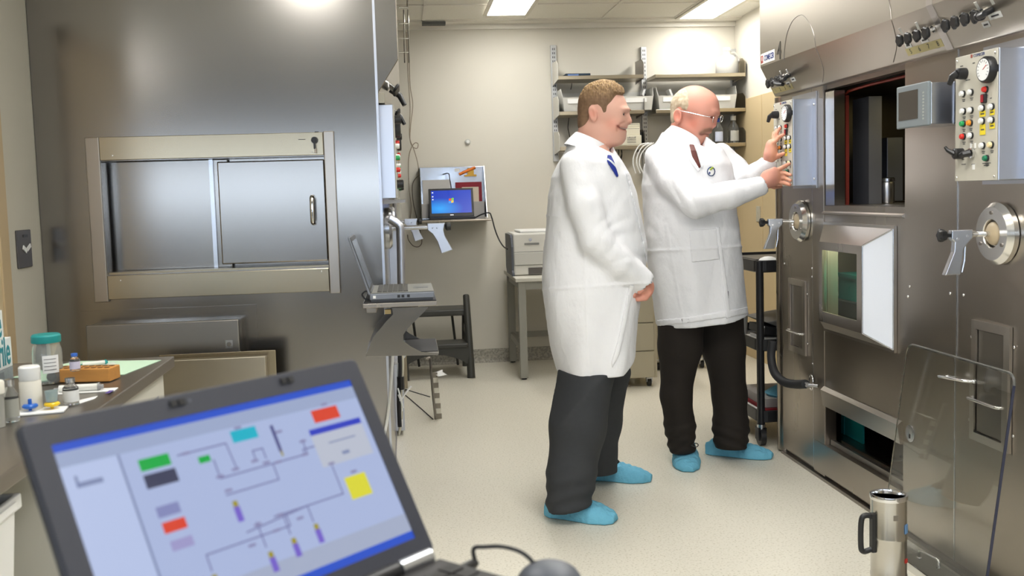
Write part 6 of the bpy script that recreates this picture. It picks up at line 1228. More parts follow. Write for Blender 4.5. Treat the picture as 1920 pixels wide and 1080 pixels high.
def hand_clasp(Pw):
    d = s_cone(Pw, A(1206, 522, -0.1450), A(1210, 536, -0.1550), .030, .034)
    d = smin(d, s_ell(Pw, A(1211, 542, -0.1550), (14*mpx, .026, 17*mpx)), .015)
    for k in range(4):     # right hand fingers curl down and back around the left hand
        a, b, c = A(1219-5*k, 548+2.0*k, -0.1700+.004*k), A(1211-5*k, 559+.6*k, -0.1630), A(1201-4*k, 557+.2*k, -0.1400)
        d = smin(d, s_chain(Pw, [a, b, c], [.0115, .0105, .0095], .003), .006)
    d = smin(d, s_chain(Pw, [A(1216, 530, -0.1800), A(1206, 541, -0.1870), A(1199, 548, -0.1850)], [.013, .0115, .0095], .004), .008)
    return d
def hand_left_under(Pw):
    d = s_ell(Pw, A(1200, 546, -0.1150), (14*mpx, .028, 13*mpx))
    for k in range(4): d = smin(d, s_chain(Pw, [A(1198, 536+5.2*k, -0.1450), A(1188, 538+5.4*k, -0.1700), A(1181, 541+5.2*k, -0.1600)], [.0110, .0105, .0090], .003), .0035)
    return d
def body_left(P):
    d = s_chain(P, armR[0][:4]+[A(1206, 522, -.15)], [.042, .042, .04, .034, .026]); d = smin(d, s_chain(P, armL[0], [.042, .042, .038, .032, .026]), .02)
    d = smin(d, s_chain(P, [A(1108, 300), A(1105, 450), A(1105, 600)], [.10, .14, .12]), .05); d = np.where(P[..., 2] > hemz+.06, np.maximum(d, np.minimum(s_sections(P, *secL)+.022, np.minimum(s_chain(P, *armR)+.02, s_chain(P, *armL)+.02))), d)
    d = smin(d, s_chain(P, [armL[0][-1], A(1200, 546, -.11)], [.026, .024]), .01); d = smin(d, s_chain(P, [armR[0][3], A(1206, 522, -.15)], [.03, .026]), .01)
    d = smin(d, s_chain(P, [A(1108, 600, -.03), PY(1096, 720, 4.10), PY(1076, 880, 3.985), PY(1066, 940, 3.97)], [.06, .05, .045, .045]), .03); d = smin(d, s_chain(P, [A(1110, 600, .06), PY(1126, 740, 4.34), PY(1119, 850, 4.43), PY(1126, 892, 4.45)], [.08, .07, .05, .045]), .03)
    return np.minimum(np.minimum(smin(d, hand_clasp(P), .006), face_left(P)), hand_left_under(P))
SK = rgb(228, 178, 158)
def skin_left(P0):
    P = unr(P0); c = np.tile(np.array(SK, np.float32), (len(P), 1))
    for sd_ in (-1, 1): c = mixc(c, rgb(222, 140, 118), .6*blob(P, A(1156, 232, sd_*.055), .028)); c = mixc(c, rgb(216, 132, 112), .6*blob(P, A(1125, 213, sd_*.09), .026))
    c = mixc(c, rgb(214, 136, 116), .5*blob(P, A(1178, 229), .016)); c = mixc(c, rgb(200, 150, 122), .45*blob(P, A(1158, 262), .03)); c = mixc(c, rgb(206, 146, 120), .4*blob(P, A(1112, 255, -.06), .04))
    for p, r in (((1169, 239.5), .011), ((1168, 246.5), .011)): c = mixc(c, rgb(186, 98, 88), .8*np.clip(1.3*blob(P, A(*p), r), 0, 1)); c = mixc(c, rgb(186, 98, 88), .6*np.clip(blob(P, A(p[0]-3, p[1], -.014), r*.7), 0, 1))
    
    for sd_ in (-1, 1):
        c = mixc(c, rgb(96, 66, 56), .75*np.clip(1.3*blob(P, A(1174, 215.4, sd_*.034), .008), 0, 1))
    fr_ = (P[:, 0] > A(1156, 240).x); md = flat2(P, YL, [A(1176, 243.8), A(1170, 243.6), A(1165, 241.8), A(1161.5, 238.6)]); c = mixc(c, rgb(182, 92, 84), fr_*.8*np.exp(-(md/.006)**2)); c = mixc(c, rgb(88, 40, 36), fr_*.85*np.exp(-(md/.0026)**2)); c = mixc(c, rgb(236, 228, 216), fr_*.6*np.exp(-(flat2(P, YL, [A(1174, 242.9), A(1166, 241.6)])/.0014)**2))
    c = mixc(c, rgb(178, 116, 98), fr_*.5*np.exp(-(flat2(P, YL, [A(1172, 230), A(1166, 234), A(1160, 243), A(1160, 247)])/.004)**2))
    t = np.clip((A(1200, 500).z-P0[:, 2])/.01, 0, 1).astype(np.float32); c = mixc(c, rgb(214, 142, 122), .75*t); return c
lo = (A(1070, 300).x-.1, YL-.36, 0.05); hi = (A(1230, 300).x+.06, YL+.42, A(1130, 140).z)
sdf_obj('body', body_left, lo, hi, .0062, skin_m, man, skin_left, 1) if False else None
# one continuous body: built at two resolutions is not needed, the grid is fine enough for face and fingers
def split_obj(name, f, boxes, m, parent, colour): pass
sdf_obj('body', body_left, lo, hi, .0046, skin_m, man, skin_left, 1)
# hair: a raised shell over the scalp with short spiky tufts
hair_poly = [(1080, 240), (1078, 205), (1084, 178), (1100, 154), (1128, 142), (1165, 147), (1184, 160), (1184, 178), (1179, 186), (1172, 182), (1163, 179), (1158, 190), (1151, 199), (1149, 211), (1143, 212), (1139, 201), (1133, 196), (1122, 197), (1116, 206), (1115, 222), (1108, 232), (1098, 242), (1086, 246)]
def hair_left(Pw):
    P = unr(Pw); z = P[..., 2]; base = smin(s_ell(P, A(1129, 203), (44*mpx, .078, 45*mpx)), s_ell(P, A(1147, 222), (31*mpx, .066, 44*mpx)), .02)
    base = smin(base, s_ell(P, A(1107, 230), (22*mpx, .062, 24*mpx)), .02)
    t = np.clip((z-A(1130, 196).z)/(A(1130, 165).z-A(1130, 196).z), 0, 1); th = .0035+.010*t
    sp = (np.abs(np.sin(P[..., 0]*330+3*np.sin(P[..., 1]*140)))*np.abs(np.sin(P[..., 1]*340+2*np.sin(P[..., 0]*170))))
    hp_ = s_poly(P, hair_poly); tp_ = np.clip(-hp_/.014, .12, 1); d = base-(th+(.009*t+.0006)*sp-.0022*wob(P, 160, 5)*(.25+t))*tp_; return smax(d, hp_, .004)
def hair_col(P):
    t = (.5+.5*wob(P, 420, 6)).clip(0, 1); zt__ = np.clip((P[:, 2]-A(1130, 190).z)/.08, 0, 1); c = np.tile(np.array(rgb(136, 108, 84), np.float32), (len(P), 1)); c = mixc(c, rgb(186, 156, 108), (zt__*(.3+.7*t)).astype(np.float32)); return mixc(c, rgb(98, 74, 54), (.5*(1-t)).astype(np.float32))
sdf_obj('hair', hair_left, (A(1070, 200).x, YL-.12, A(1130, 252).z), (A(1200, 200).x, YL+.12, A(1130, 138).z), .0032, hair_m, man, hair_col, 0)
m_eye = mat('eye_white', rgb(235, 228, 222), .15); m_iris = mat('iris_dark', rgb(52, 58, 64), .15); m_brow = mat('brow_hair', rgb(128, 92, 62), .7); m_brow_g = mat('grey_brow_hair', rgb(150, 130, 110), .7)
def face_bits(parent, fn, c, ang, side, iris_c, brow_pts, brow_m, r=.0100, er=.0062):
    cc_ = npv(c); R_ = Matrix.Translation(c) @ Matrix.Rotation(ang, 4, 'Z') @ Matrix.Translation(-Vector(c))
    for sd_ in (-1, 1):
        p = R_ @ fn(*side, sd_*.031); e = obj('eye', MB().ball(p, r, 10), m_eye, parent); q = R_ @ fn(side[0]+iris_c[0], side[1]+iris_c[1], sd_*.0325); obj('iris', MB().ball(q, er, 8), m_iris, e)
        obj('eyebrow', MB().tube(smooth_path([R_ @ fn(a, b_, sd_*w2) for a, b_, w2 in brow_pts], 4), [.0022, .0032, .0036, .0036, .0036, .0036, .0034, .003, .0024][:4*(len(brow_pts)-1)+1], 6), brow_m, parent)
face_bits(man, A, hc_, HA, (1170.3, 215.4), (2.2, .2), [(1163, 209.5, .044), (1171, 205.5, .037), (1179, 208.5, .018)], m_brow)
# coat
def folds_left(P):
    X, Y, _ = proj(P); f = .003*wob(P, 10, 6)+crease(P, 13, 0)
    g_ = np.exp(-(((X-1135)/60)**2+((Y-455)/55)**2)); f = f+g_*.0022*(1-2*np.abs(np.sin((X*.62+Y*1.0)*.085+1.2*np.sin(X*.05)+.6*np.sin(Y*.09))))             # elbow creases
    f = f-.004*np.exp(-((Y-538+.06*(X-1100))/2.2)**2)-.003*np.exp(-((X-1096-.05*(Y-500))/2.0)**2)*(Y > 470)-.003*np.exp(-((Y-405-.03*(X-1040))/2.0)**2)*(X < 1075)
    low = np.clip((Y-520)/120, 0, 1); f = f+low*.005*np.sin(X*.09+.8*np.sin(Y*.02)); return f
def coat_left(P):
    d = s_sections(P, *secL)
    d = smin(d, s_chain(P, *armR, k=.02), .028); d = smin(d, s_chain(P, *armL, k=.02), .03); d = d+folds_left(P)
    X, Y, _ = proj(P); hz_p = hemz+np.interp(P[..., 0], [A(1040, 697).x, A(1150, 690).x, A(1172, 670).x, A(1190, 662).x], [0, .012, .05, .085]); d = smax(d, hz_p-P[..., 2], .003)
    inner = s_sections(P, *secL)+.028; inner = np.maximum(inner, P[..., 2]-(hemz+.5)); d = smax(d, -inner, .003)                  # hollow skirt
    d = smax(d, -(s_cone(P, A(1204, 527, -.165), A(1224, 543, -.17), .040, .040)), .004)                                          # sleeve opening
    p0, p1 = A(1082, 264), A(1142, 291); d = smax(d, P[..., 2]-np.interp(P[..., 0], [p0.x-.2, p1.x, p1.x+.03], [p0.z+.2*(p0.z-p1.z)/(p1.x-p0.x), p1.z, p1.z+.12]), .004); return smax(d, -s_cone(P, A(1104, 300), A(1114, 240), .060, .066), .006)
coL = sdf_obj('coat', coat_left, (A(1000, 500).x, YL-.36, A(1100, 712).z), (A(1235, 500).x, YL+.36, A(1100, 245).z), .0062, coat_m, man, None, 1)
def patch(name, f, poly, m, parent, lo, hi, t0=.0, t1=.004, h=.004, side=None):
    g_ = lambda P: smax(np.maximum(np.abs(f(P)-(t0+t1)/2)-(t1-t0)/2-.002, s_poly(P, poly)), (P[..., 1]-side) if side is not None else np.float32(-1), .002); return sdf_obj(name, g_, (lo[0]-.12, lo[1], lo[2]-.06), (hi[0]+.03, hi[1], hi[2]+.06), h, m, parent, None, 1)
loL, hiL = (A(1000, 500).x, YL-.36, A(1100, 712).z), (A(1235, 500).x, YL+.02, A(1100, 245).z)
ring_band('collar', [((A(1101, 285).x, YL, A(1101, 287).z), .098, .104, -.42), ((A(1105, 274).x, YL, A(1105, 276).z), .086, .090, -.48), ((A(1110, 262).x, YL, A(1110, 264).z), .072, .078, -.52), ((A(1110, 262).x, YL, A(1110, 262.5).z), .069, .074, -.52)], .005, coat_m, man)
tie_m = mat('blue_striped_tie', rgb(24, 50, 140), .5); nt = tie_m.node_tree; tc = nt.nodes.new('ShaderNodeTexCoord'); wv_ = nt.nodes.new('ShaderNodeTexWave'); cr = nt.nodes.new('ShaderNodeValToRGB'); wv_.inputs['Scale'].default_value = 9; wv_.bands_direction = 'DIAGONAL'
cr.color_ramp.interpolation = 'CONSTANT'; cr.color_ramp.elements[0].color = (*rgb(22, 46, 140), 1); cr.color_ramp.elements[1].color = (*rgb(205, 210, 215), 1); cr.color_ramp.elements[1].position = .88; nt.links.new(tc.outputs['Object'], wv_.inputs['Vector']); nt.links.new(wv_.outputs['Fac'], cr.inputs[0]); nt.links.new(cr.outputs[0], nt.nodes['Principled BSDF'].inputs['Base Color'])
patch('tie', coat_left, [(1139, 290), (1146, 291), (1152, 304), (1160, 330), (1157, 333), (1146, 316), (1138, 302)], tie_m, man, (A(1125, 300).x, YL-.25, A(1140, 340).z), (A(1175, 300).x, YL-.02, A(1140, 280).z), 0, .005, .0035)
patch('coat_front_edge', coat_left, [(1172, 322), (1178, 322), (1204, 410), (1216, 470), (1214, 500), (1208, 470), (1196, 412)], coat_m, man, loL, hiL, 0, .003, .005); 
patch('coat_side_flap', coat_left, [(1180, 533), (1189, 536), (1168, 640), (1160, 668), (1148, 690), (1146, 680), (1158, 640)], coat_m, man, loL, hiL, 0, .005, .005)
# trousers
tr_m = mat('charcoal_trousers', rgb(52, 54, 57), .85, noise=((60, 60, 60), .10, 0)); tb_m = mat('black_trousers', rgb(31, 25, 20), .85, noise=((60, 60, 60), .10, 0))
def cap_bottom(d, P, z, k=.004): return smax(d, z-P[..., 2], k)
def trousers_left(P):
    N = s_chain(P, [A(1092, 560, -.10), PY(1097, 690, 4.08), PY(1083, 800, 4.03), PY(1071, 890, 3.985), PY(1066, 944, 3.97)], [.13, .124, .116, .096, .094], .03)
    F_ = s_chain(P, [A(1115, 560, .10), PY(1133, 690, 4.33), PY(1120, 790, 4.39), PY(1117, 850, 4.43), PY(1122, 892, 4.45)], [.125, .112, .105, .094, .088], .03)
    X, Y, _ = proj(P); N = N+.004*wob(P, 16, 6)+.004*np.clip((Y-850)/90, 0, 1)*np.sin(Y*.22+X*.06); F_ = F_+.003*wob(P, 18, 6)
    N = smax(N, .045+.16*(P[..., 0]-PY(1030, 950, 3.97).x)-P[..., 2], .006); F_ = cap_bottom(F_, P, .06); e = smin(N, F_, .01); return np.where(P[..., 2] > hemz+.02, np.maximum(e, s_sections(P, *secL)+.016), np.maximum(e, s_sections(P, *secL)-.004-.5*np.clip(hemz+.02-P[..., 2], 0, .3)))
sdf_obj('trousers', trousers_left, (A(1000, 700).x-.02, 3.8, 0.01), (A(1210, 700).x, 4.62, A(1100, 585).z), .0075, tr_m, man, None, 1)
shoe(man, PZ(1026, 963), PZ(1155, 980), .112, .066); shoe(man, PZ(1098, 896), PZ(1222, 902), .105, .060)
# ================================================================ THE OLDER MAN
YR_ = 4.72
def B_(px, py, dy=0.): return PY(px, py, YR_+dy)
old = thing('person', 'older balding man with glasses in a white coat, touching the control box', 'person', PZ(1330, 870)[:])
HB_ = math.radians(-31); hb_c = B_(1300, 215); unb = rotz(hb_c, HB_); mp2 = (B_(1310, 215)-B_(1300, 215)).length/10
tp = math.radians(17); RT_ = np.array([[math.cos(tp), 0, math.sin(tp)], [0, 1, 0], [-math.sin(tp), 0, math.cos(tp)]], np.float32)   # head pitched down
rowsR = [(243, 1246, 1306, 4.72, .082), (266, 1230, 1332, 4.71, .115), (285, 1216, 1352, 4.70, .15), (310, 1206, 1366, 4.70, .175), (345, 1202, 1372, 4.70, .185), (390, 1205, 1374, 4.70, .185), (440, 1208, 1382, 4.70, .19), (500, 1216, 1390, 4.71, .195), (560, 1226, 1396, 4.71, .20), (625, 1238, 1403, 4.71, .205)]
secR = rows_to_sections(rowsR, YR_); hz0_ = B_(1240, 611).z
aR = ([B_(1236, 296, -.08), B_(1264, 340, -.18), B_(1306, 378, -.26), PY(1370, 365, 4.41), PY(1424, 350, 4.40)], [.070, .072, .072, .060, .046]); aL = ([B_(1350, 294, .08), B_(1376, 318, .06), B_(1397, 337, .0), PY(1420, 328, 4.60), PY(1440, 308, 4.53)], [.068, .064, .060, .054, .044])
def face_old(Pw):
    P = unb(Pw)
    d = s_ell(P, B_(1302, 201), (43*mp2, .080, 39*mp2), RT_)
    d = smin(d, s_ell(P, B_(1318, 217), (27*mp2, .066, 42*mp2), RT_), .02)
    d = smin(d, s_ell(P, B_(1303, 246), (26*mp2, .062, 20*mp2)), .02)
    d = smin(d, s_ell(P, B_(1313, 258), (11*mp2, .032, 11*mp2)), .02)
    for sd_ in (-1, 1): d = smin(d, s_ell(P, B_(1320, 232, sd_*.042), (12*mp2, .022, 12*mp2)), .014)
    d = smin(d, s_cone(P, B_(1283, 240), B_(1268, 285), .066, .074), .03); d = smin(d, s_cone(P, B_(1296, 258), B_(1285, 285), .045, .05), .03)
    d = smin(d, s_ell(P, B_(1340, 212), (8*mp2, .045, 5*mp2), RT_), .012)
    for sd_ in (-1, 1): d = smax(d, -s_ell(P, B_(1344, 221.6, sd_*.032), (9*mp2, .0150, 2.0*mp2)), .004)
    d = smin(d, s_cone(P, B_(1338.5, 218), B_(1337.5, 235), .008, .0135), .009)
    for sd_ in (-1, 1): d = smin(d, s_ell(P, B_(1333, 237, sd_*.0125), (4.5*mp2, .009, 3.8*mp2)), .006)
    d = smin(d, s_ell(P, B_(1327.5, 247), (6.0*mp2, .027, 4.2*mp2)), .006); d = smin(d, s_ell(P, B_(1321.5, 255.5), (5.4*mp2, .021, 3*mp2)), .006)
    d = groove(P, d, YR_, [B_(1330, 252.5), B_(1324, 252.3), B_(1317, 253)], .0026, .004); d = groove(P, d, YR_, [B_(1332, 236), B_(1326, 240), B_(1318, 249)], .0018, .002)
    for sd_ in (-1, 1):
        e = s_ell(P, B_(1288, 216, sd_*.081), (8*mp2, .012, 14*mp2)); e = smax(e, -s_ell(P, B_(1290, 215, sd_*.093), (5*mp2, .010, 9.5*mp2)), .004); d = smin(d, e, .008)
    return d
XT = PXF-.0045
def touch(px, py, o=.021): return PX(px, py, XT-o)
def hand_low(P):
    w_ = PY(1427, 349, 4.40); yk = touch(1475, 320).y
    def k(px, py, dy=0): return PY(px, py, yk+dy)
    d = s_cone(P, w_, k(1441, 338), .027, .030); d = smin(d, s_ell(P, k(1444, 334, -.002), (18*mp2, .019, 16*mp2)), .015); d = smin(d, s_ell(P, k(1452, 330, -.004), (9*mp2, .016, 16*mp2)), .012)
    for b, m_, t in (((1455, 320), (1469, 313), (1480, 307)), ((1457, 326), (1471, 324), (1482, 328)), ((1456, 334), (1471, 333), (1482, 338.5)), ((1454, 342), (1469, 342.5), (1481, 346.5))):
        q = touch(*t); d = smin(d, s_chain(P, [k(b[0]-8, b[1]+1), k(*b), k(m_[0], m_[1], -.006), q], [.011, .0105, .0095, .008], .003), .0045)
    d = smin(d, s_chain(P, [k(1437, 345, .02), k(1452, 350, .035), touch(1470, 349) + Vector((-.004, .03, 0))], [.014, .012, .0095], .004), .01); return d
def hand_high(P):
    yk = touch(1460, 275).y; w_ = PY(1441, 304, 4.52)
    def k(px, py, dy=0): return PY(px, py, yk+dy)
    d = s_cone(P, w_, k(1444, 290), .026, .030); d = smin(d, s_ell(P, k(1446, 280), (11*mp2, .026, 18*mp2)), .014)
    for b, m_, t, dy in (((1452, 264), (1456, 250), (1462, 240), -.012), ((1451, 267), (1460, 258), (1469, 252.5), -.02), ((1450, 266), (1453, 253), (1458, 244), .012), ((1449, 270), (1451, 258), (1455, 249), .03)):
        q = touch(*t); d = smin(d, s_chain(P, [k(b[0]-3, b[1]+12, dy*.5), k(b[0], b[1], dy), k(m_[0], m_[1], dy), Vector((q.x, q.y+max(0, dy), q.z))], [.0115, .0105, .0095, .008], .003), .004)
    d = smin(d, s_chain(P, [k(1446, 298, -.006), k(1459, 293, -.016), touch(1469, 288)], [.014, .0115, .009], .004), .008); return d
def body_old(P):
    d = s_chain(P, aR[0][:4]+[PY(1427, 349, 4.40)], [.042, .042, .04, .034, .026]); d = smin(d, s_chain(P, aL[0][:4]+[PY(1441, 304, 4.52)], [.042, .04, .038, .03, .025]), .02)
    d = smin(d, s_chain(P, [B_(1285, 292), B_(1290, 420), B_(1310, 560)], [.09, .13, .12]), .05); d = smin(d, s_chain(P, [aR[0][0], B_(1285, 305), aL[0][0]], [.045, .07, .045]), .03); d = np.where(P[..., 2] > hz0_+.06, np.maximum(d, smin(s_sections(P, *secR)+.022, smin(s_chain(P, *aR)+.014, s_chain(P, *aL)+.014, .03), .03)), d)
    d = smin(d, s_chain(P, [B_(1278, 570, -.05), PY(1272, 720, 4.69), PY(1278, 840, 4.70)], [.07, .05, .04]), .03); d = smin(d, s_chain(P, [B_(1345, 570, .05), PY(1366, 720, 4.76), PY(1370, 830, 4.74)], [.07, .055, .045]), .03)
    return np.minimum(np.minimum(np.minimum(d, face_old(P)), smin(hand_low(P), s_cone(P, PY(1415, 350, 4.41), PY(1427, 349, 4.40), .028, .027), .01)), hand_high(P))
SK2 = rgb(210, 150, 132)
def skin_old(P0):
    P = unb(P0); c = np.tile(np.array(SK2, np.float32), (len(P), 1))
    c = mixc(c, rgb(226, 156, 134), .6*blob(P, B_(1318, 172), .06))
    for sd_ in (-1, 1): c = mixc(c, rgb(204, 112, 92), .55*blob(P, B_(1312, 230, sd_*.06), .035)); c = mixc(c, rgb(212, 118, 98), .6*blob(P, B_(1288, 215, sd_*.09), .026))
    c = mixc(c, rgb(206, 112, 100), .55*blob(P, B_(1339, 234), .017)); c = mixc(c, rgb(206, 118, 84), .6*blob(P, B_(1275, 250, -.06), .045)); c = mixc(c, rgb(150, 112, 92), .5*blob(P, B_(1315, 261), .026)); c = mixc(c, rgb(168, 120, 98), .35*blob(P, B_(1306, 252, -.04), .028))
    c = mixc(c, rgb(128, 96, 76), .85*np.clip(1.5*blob(P, B_(1329, 246), .013), 0, 1)); c = mixc(c, rgb(128, 96, 76), .7*np.clip(1.3*blob(P, B_(1324, 248, -.018), .011), 0, 1)); 
    for sd_ in (-1, 1):
        c = mixc(c, rgb(100, 66, 56), .65*np.clip(1.3*blob(P, B_(1338, 221.5, sd_*.034), .008), 0, 1))
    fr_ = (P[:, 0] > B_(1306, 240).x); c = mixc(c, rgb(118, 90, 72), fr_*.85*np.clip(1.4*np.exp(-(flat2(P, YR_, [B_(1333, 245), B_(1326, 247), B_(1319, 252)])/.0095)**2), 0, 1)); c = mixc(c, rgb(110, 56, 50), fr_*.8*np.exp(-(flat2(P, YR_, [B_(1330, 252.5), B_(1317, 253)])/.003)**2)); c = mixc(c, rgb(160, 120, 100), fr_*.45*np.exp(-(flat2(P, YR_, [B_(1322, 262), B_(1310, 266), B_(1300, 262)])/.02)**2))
    t = np.clip((P0[:, 0]-B_(1405, 300).x)/.02, 0, 1).astype(np.float32); c = mixc(c, rgb(216, 158, 130), .8*t)
    for tip in ((1480, 307), (1482, 328), (1482, 338.5), (1481, 346.5), (1462, 240), (1469, 252.5), (1469, 288)): c = mixc(c, rgb(226, 150, 130), .5*blob(P0, touch(*tip), .012))
    return c
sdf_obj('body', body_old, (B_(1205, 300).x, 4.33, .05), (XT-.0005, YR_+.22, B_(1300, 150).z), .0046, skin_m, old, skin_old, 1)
hair_poly2 = [(1254, 232), (1252, 200), (1262, 178), (1277, 166), (1293, 164), (1303, 172), (1309, 186), (1309, 198), (1304, 207), (1297, 206), (1291, 200), (1284, 201), (1279, 208), (1278, 222), (1270, 234)]
def hair_old(Pw):
    P = unb(Pw); d = smin(s_ell(P, B_(1302, 201), (43*mp2, .080, 39*mp2), RT_), s_ell(P, B_(1278, 222), (17*mp2, .066, 20*mp2)), .02)
    hp_ = s_poly(P, hair_poly2); d = d-.0050*np.clip(-hp_/.02, .12, 1)+.0008*wob(P*np.array((1, 1, 3), np.float32), 110, 6, 2)+.0010*wob(P, 240, 6); return smax(d, hp_, .004)
sdf_obj('hair', hair_old, (B_(1245, 200).x, YR_-.13, B_(1280, 240).z), (B_(1318, 200).x, YR_+.13, B_(1280, 155).z), .0034, hair_m, old, lambda P: mixc(np.tile(np.array(rgb(204, 190, 166), np.float32), (len(P), 1)), rgb(150, 122, 92), (.55*(.5+.5*wob(P, 300, 6)).clip(0, 1)).astype(np.float32)), 0)
face_bits(old, B_, hb_c, HB_, (1334.0, 221.4), (2.2, .7), [(1327, 214.5, .044), (1336, 211, .037), (1343, 213, .020)], m_brow_g)
Rg = Matrix.Translation(hb_c) @ Matrix.Rotation(HB_, 4, 'Z') @ Matrix.Translation(-hb_c); gl = MB()
for sd_ in (-1, 1):
    gl.tube([Rg @ B_(1292, 205.5, sd_*.084), Rg @ B_(1312, 211, sd_*.080), Rg @ B_(1334, 218, sd_*.066), Rg @ B_(1343, 220, sd_*.056)], .0016, 6)
    cn_ = Rg @ B_(1345, 225, sd_*.032); ff = Vector((math.cos(HB_), math.sin(HB_), 0)); ss = Vector((-ff.y, ff.x, 0)); uu = (Vector((0, 0, 1))*math.cos(.25)+ff*math.sin(-.25)*-1).normalized()
    gl.tube([cn_+ss*.024*math.cos(a)+uu*.016*math.sin(a) for a in [2*PI*i/20 for i in range(21)]], .0013, 6, False)
gl.tube([Rg @ B_(1346.5, 222, -.009), Rg @ B_(1347, 221, 0), Rg @ B_(1346.5, 222, .009)], .0014, 6); obj('glasses', gl, chrome, old)
def folds_old(P):
    X, Y, _ = proj(P); f = .003*wob(P, 10, 6, 3)+crease(P, 13, 7); g_ = np.exp(-(((X-1290)/45)**2+((Y-370)/40)**2)); f = f+g_*.0035*(1-2*np.abs(np.sin((X*1.0-Y*.5)*.13))); f = f-.004*np.exp(-((Y-470+.05*(X-1240))/2.2)**2)-.003*np.exp(-((X-1252-.18*(Y-440))/1.8)**2)*(Y > 420); low = np.clip((Y-430)/120, 0, 1); return f+low*.005*np.sin(X*.10+1+.8*np.sin(Y*.02))
def coat_old(P):
    d = s_sections(P, *secR); d = smin(d, s_chain(P, *aR, k=.02), .028); d = smin(d, s_chain(P, *aL, k=.02), .028); d = d+folds_old(P)
    hz_p = hz0_+np.interp(P[..., 0], [B_(1235, 611).x, B_(1350, 597).x, B_(1402, 588).x], [0, .028, .055]); d = smax(d, hz_p-P[..., 2], .003); inner = np.maximum(s_sections(P, *secR)+.028, P[..., 2]-(hz0_+.45)); d = smax(d, -inner, .003)
    d = smax(d, -s_cone(P, PY(1424, 350, 4.40), PY(1440, 342, 4.40), .034, .036), .004); d = smax(d, -s_cone(P, PY(1440, 306, 4.53), PY(1446, 290, 4.52), .033, .036), .004)
    p0, p1 = B_(1256, 253), B_(1312, 282); d = smax(d, P[..., 2]-np.interp(P[..., 0], [p0.x-.2, p1.x, p1.x+.03], [p0.z+.2*(p0.z-p1.z)/(p1.x-p0.x), p1.z, p1.z+.12]), .004); return smax(d, -s_cone(P, B_(1276, 290), B_(1290, 235), .058, .064), .006)
loR, hiR = (B_(1190, 500).x, 4.28, B_(1300, 625).z), (PY(1452, 300, 4.45).x, YR_+.24, B_(1300, 240).z)
sdf_obj('coat', coat_old, loR, hiR, .0062, coat_m, old, None, 1)
for pts, r in (([PY(1417, 352, 4.40), PY(1428, 348, 4.40)], .041), ([PY(1434, 318, 4.545), PY(1441, 306, 4.53)], .040)): obj('cuff', MB().tube([pts[0].lerp(pts[1], t) for t in (0, .3, .7, 1)], [r*1.02, r, r*.98, r*1.0], 20, False), mat('knit_cuff', rgb(236, 236, 238), .9) if 'knit_cuff' not in MATS else MATS['knit_cuff'], old)
ring_band('collar', [((B_(1278, 266).x, YR_, B_(1278, 268).z), .094, .092, -.46), ((B_(1281, 258).x, YR_, B_(1281, 260).z), .083, .083, -.52), ((B_(1285, 249).x, YR_, B_(1285, 251).z), .071, .072, -.56), ((B_(1285, 249).x, YR_, B_(1285, 249.5).z), .067, .068, -.56)], .005, shirt_m, old)
tie2 = mat('dark_red_patterned_tie', rgb(92, 44, 38), .5, noise=((220, 220, 220), .5, 0))
fr_hi = (B_(1420, 300).x, YR_+.0, B_(1300, 240).z)
patch('tie', coat_old, [(1293, 270), (1301, 271), (1306, 286), (1314, 313), (1311, 316), (1298, 294), (1291, 280)], tie2, old, (B_(1280, 300).x, 4.45, B_(1300, 325).z), (B_(1325, 300).x, YR_-.06, B_(1300, 260).z), 0, .005, .0035)
for lp_ in ([(1286, 266), (1292, 270), (1298, 294), (1313, 319), (1309, 323), (1291, 298)], [(1301, 267), (1306, 269), (1313, 288), (1319, 312), (1315, 315), (1308, 290)]): patch('lapel', coat_old, lp_, coat_m, old, (B_(1280, 300).x, 4.45, B_(1300, 328).z), (B_(1325, 300).x, YR_-.06, B_(1300, 258).z), .002, .007, .0035)
bx = [(1292, 432), (1344, 428), (1349, 486), (1297, 492)]
patch('pocket', coat_old, bx, coat_m, old, (B_(1280, 460).x, 4.42, B_(1300, 500).z), (B_(1360, 460).x, YR_, B_(1300, 420).z), 0, .004, .004)
patch('coat_front_edge', coat_old, [(1342, 425), (1349, 425), (1362, 520), (1371, 596), (1361, 598), (1353, 520)], coat_m, old, (B_(1330, 460).x, 4.42, B_(1300, 610).z), (B_(1385, 460).x, YR_+.1, B_(1300, 415).z), 0, .004, .005)
patch('coat_gap', coat_old, [(1363, 543), (1366, 546), (1367, 575), (1364, 590), (1362, 572)], mat('dark_gap_cloth', rgb(45, 40, 36), .9), old, (B_(1350, 560).x, 4.42, B_(1300, 600).z), (B_(1380, 560).x, YR_+.1, B_(1300, 535).z), 0, .002, .0035)
patch('hem_band', coat_old, [(1232, 600), (1296, 594), (1350, 584), (1402, 575), (1402, 588), (1372, 594), (1350, 597), (1290, 606), (1232, 612)], coat_m, old, (B_(1220, 600).x, 4.42, B_(1300, 620).z), (B_(1412, 600).x, YR_+.1, B_(1300, 570).z), 0, .003, .005)
def badge(name, poly, m, t1, par): return patch(name, coat_old, poly, m, par, (B_(1318, 320).x, 4.4, B_(1330, 338).z), (B_(1350, 320).x, YR_, B_(1330, 304).z), t1-.002, t1, .0025)
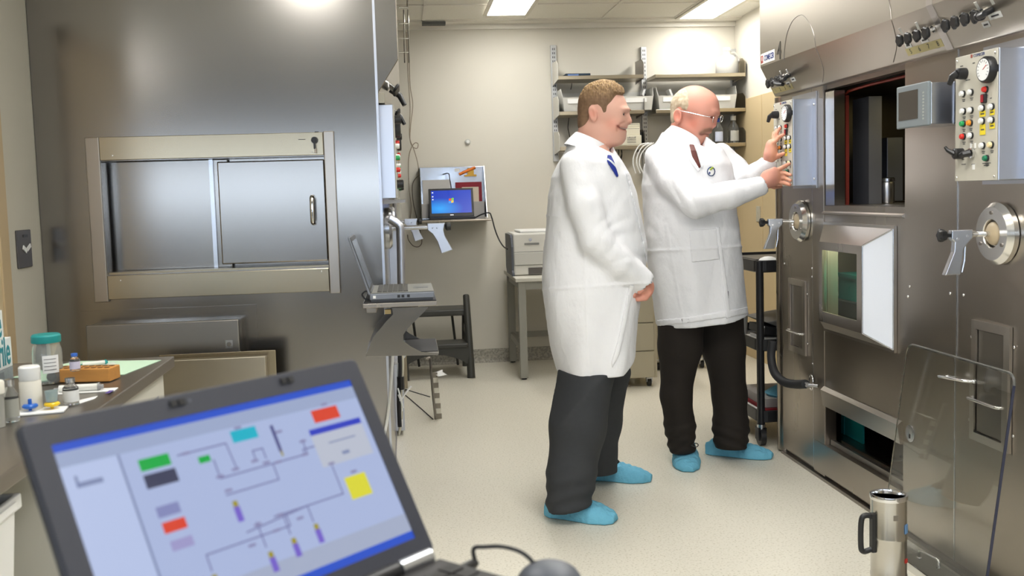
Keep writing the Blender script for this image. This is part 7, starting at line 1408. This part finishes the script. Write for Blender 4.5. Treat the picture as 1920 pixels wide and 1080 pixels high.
bg_ = badge('badge', [(1333.5+8*math.cos(2*PI*i/12), 321.5+9.5*math.sin(2*PI*i/12)) for i in range(12)], mat('badge_blue', rgb(62, 78, 112), .4), .004, old)
badge('badge_face', [(1333.5+6*math.cos(2*PI*i/12), 322+7*math.sin(2*PI*i/12)) for i in range(12)], paper, .0065, bg_); badge('badge_mark', [(1329, 318), (1336, 312), (1339, 315), (1332, 320)], mat('badge_green', rgb(150, 170, 60), .5), .0085, bg_); badge('badge_mark', [(1329, 322), (1332, 322), (1332, 327), (1329, 327)], blue_ink, .0085, bg_)
def trousers_old(P):
    N = s_chain(P, [B_(1276, 560, -.06), PY(1275, 650, 4.69), PY(1268, 740, 4.69), PY(1275, 800, 4.70), PY(1279, 846, 4.70)], [.12, .102, .074, .072, .066], .03); F_ = s_chain(P, [B_(1348, 560, .05), PY(1357, 650, 4.76), PY(1368, 740, 4.76), PY(1370, 800, 4.74), PY(1370, 836, 4.73)], [.12, .104, .082, .085, .082], .03)
    X, Y, _ = proj(P); N = N+.003*wob(P, 18, 6)+.005*np.clip((Y-770)/60, 0, 1)*np.sin(Y*.3+X*.08); F_ = F_+.003*wob(P, 18, 6, 4)+.005*np.clip((Y-770)/50, 0, 1)*np.sin(Y*.32-X*.1); e = smin(smin(cap_bottom(N, P, .06), cap_bottom(F_, P, .062), .008), s_cone(P, B_(1280, 572, -.04), B_(1345, 572, .04), .095, .095), .03); return np.where(P[..., 2] > hz0_+.02, np.maximum(e, s_sections(P, *secR)+.016), np.maximum(e, s_sections(P, *secR)-.002-.5*np.clip(hz0_+.02-P[..., 2], 0, .3)))
sdf_obj('trousers', trousers_old, (B_(1225, 700).x, 4.48, .02), (B_(1420, 700).x, 4.98, B_(1300, 530).z), .0075, tb_m, old, None, 1)
shoe(old, PZ(1281, 838), PZ(1290, 886), .100, .066); shoe(old, PZ(1326, 849), PZ(1449, 860), .100, .060)
lc_ = MB(); q0 = PY(1296, 835, 4.62); lc_.tube(smooth_path([q0, q0+Vector((.02, -.01, .012)), q0+Vector((.032, -.01, .002)), q0+Vector((.02, -.012, -.006)), q0], 5), .0025, 6); obj('shoe_lace', lc_, black, old)
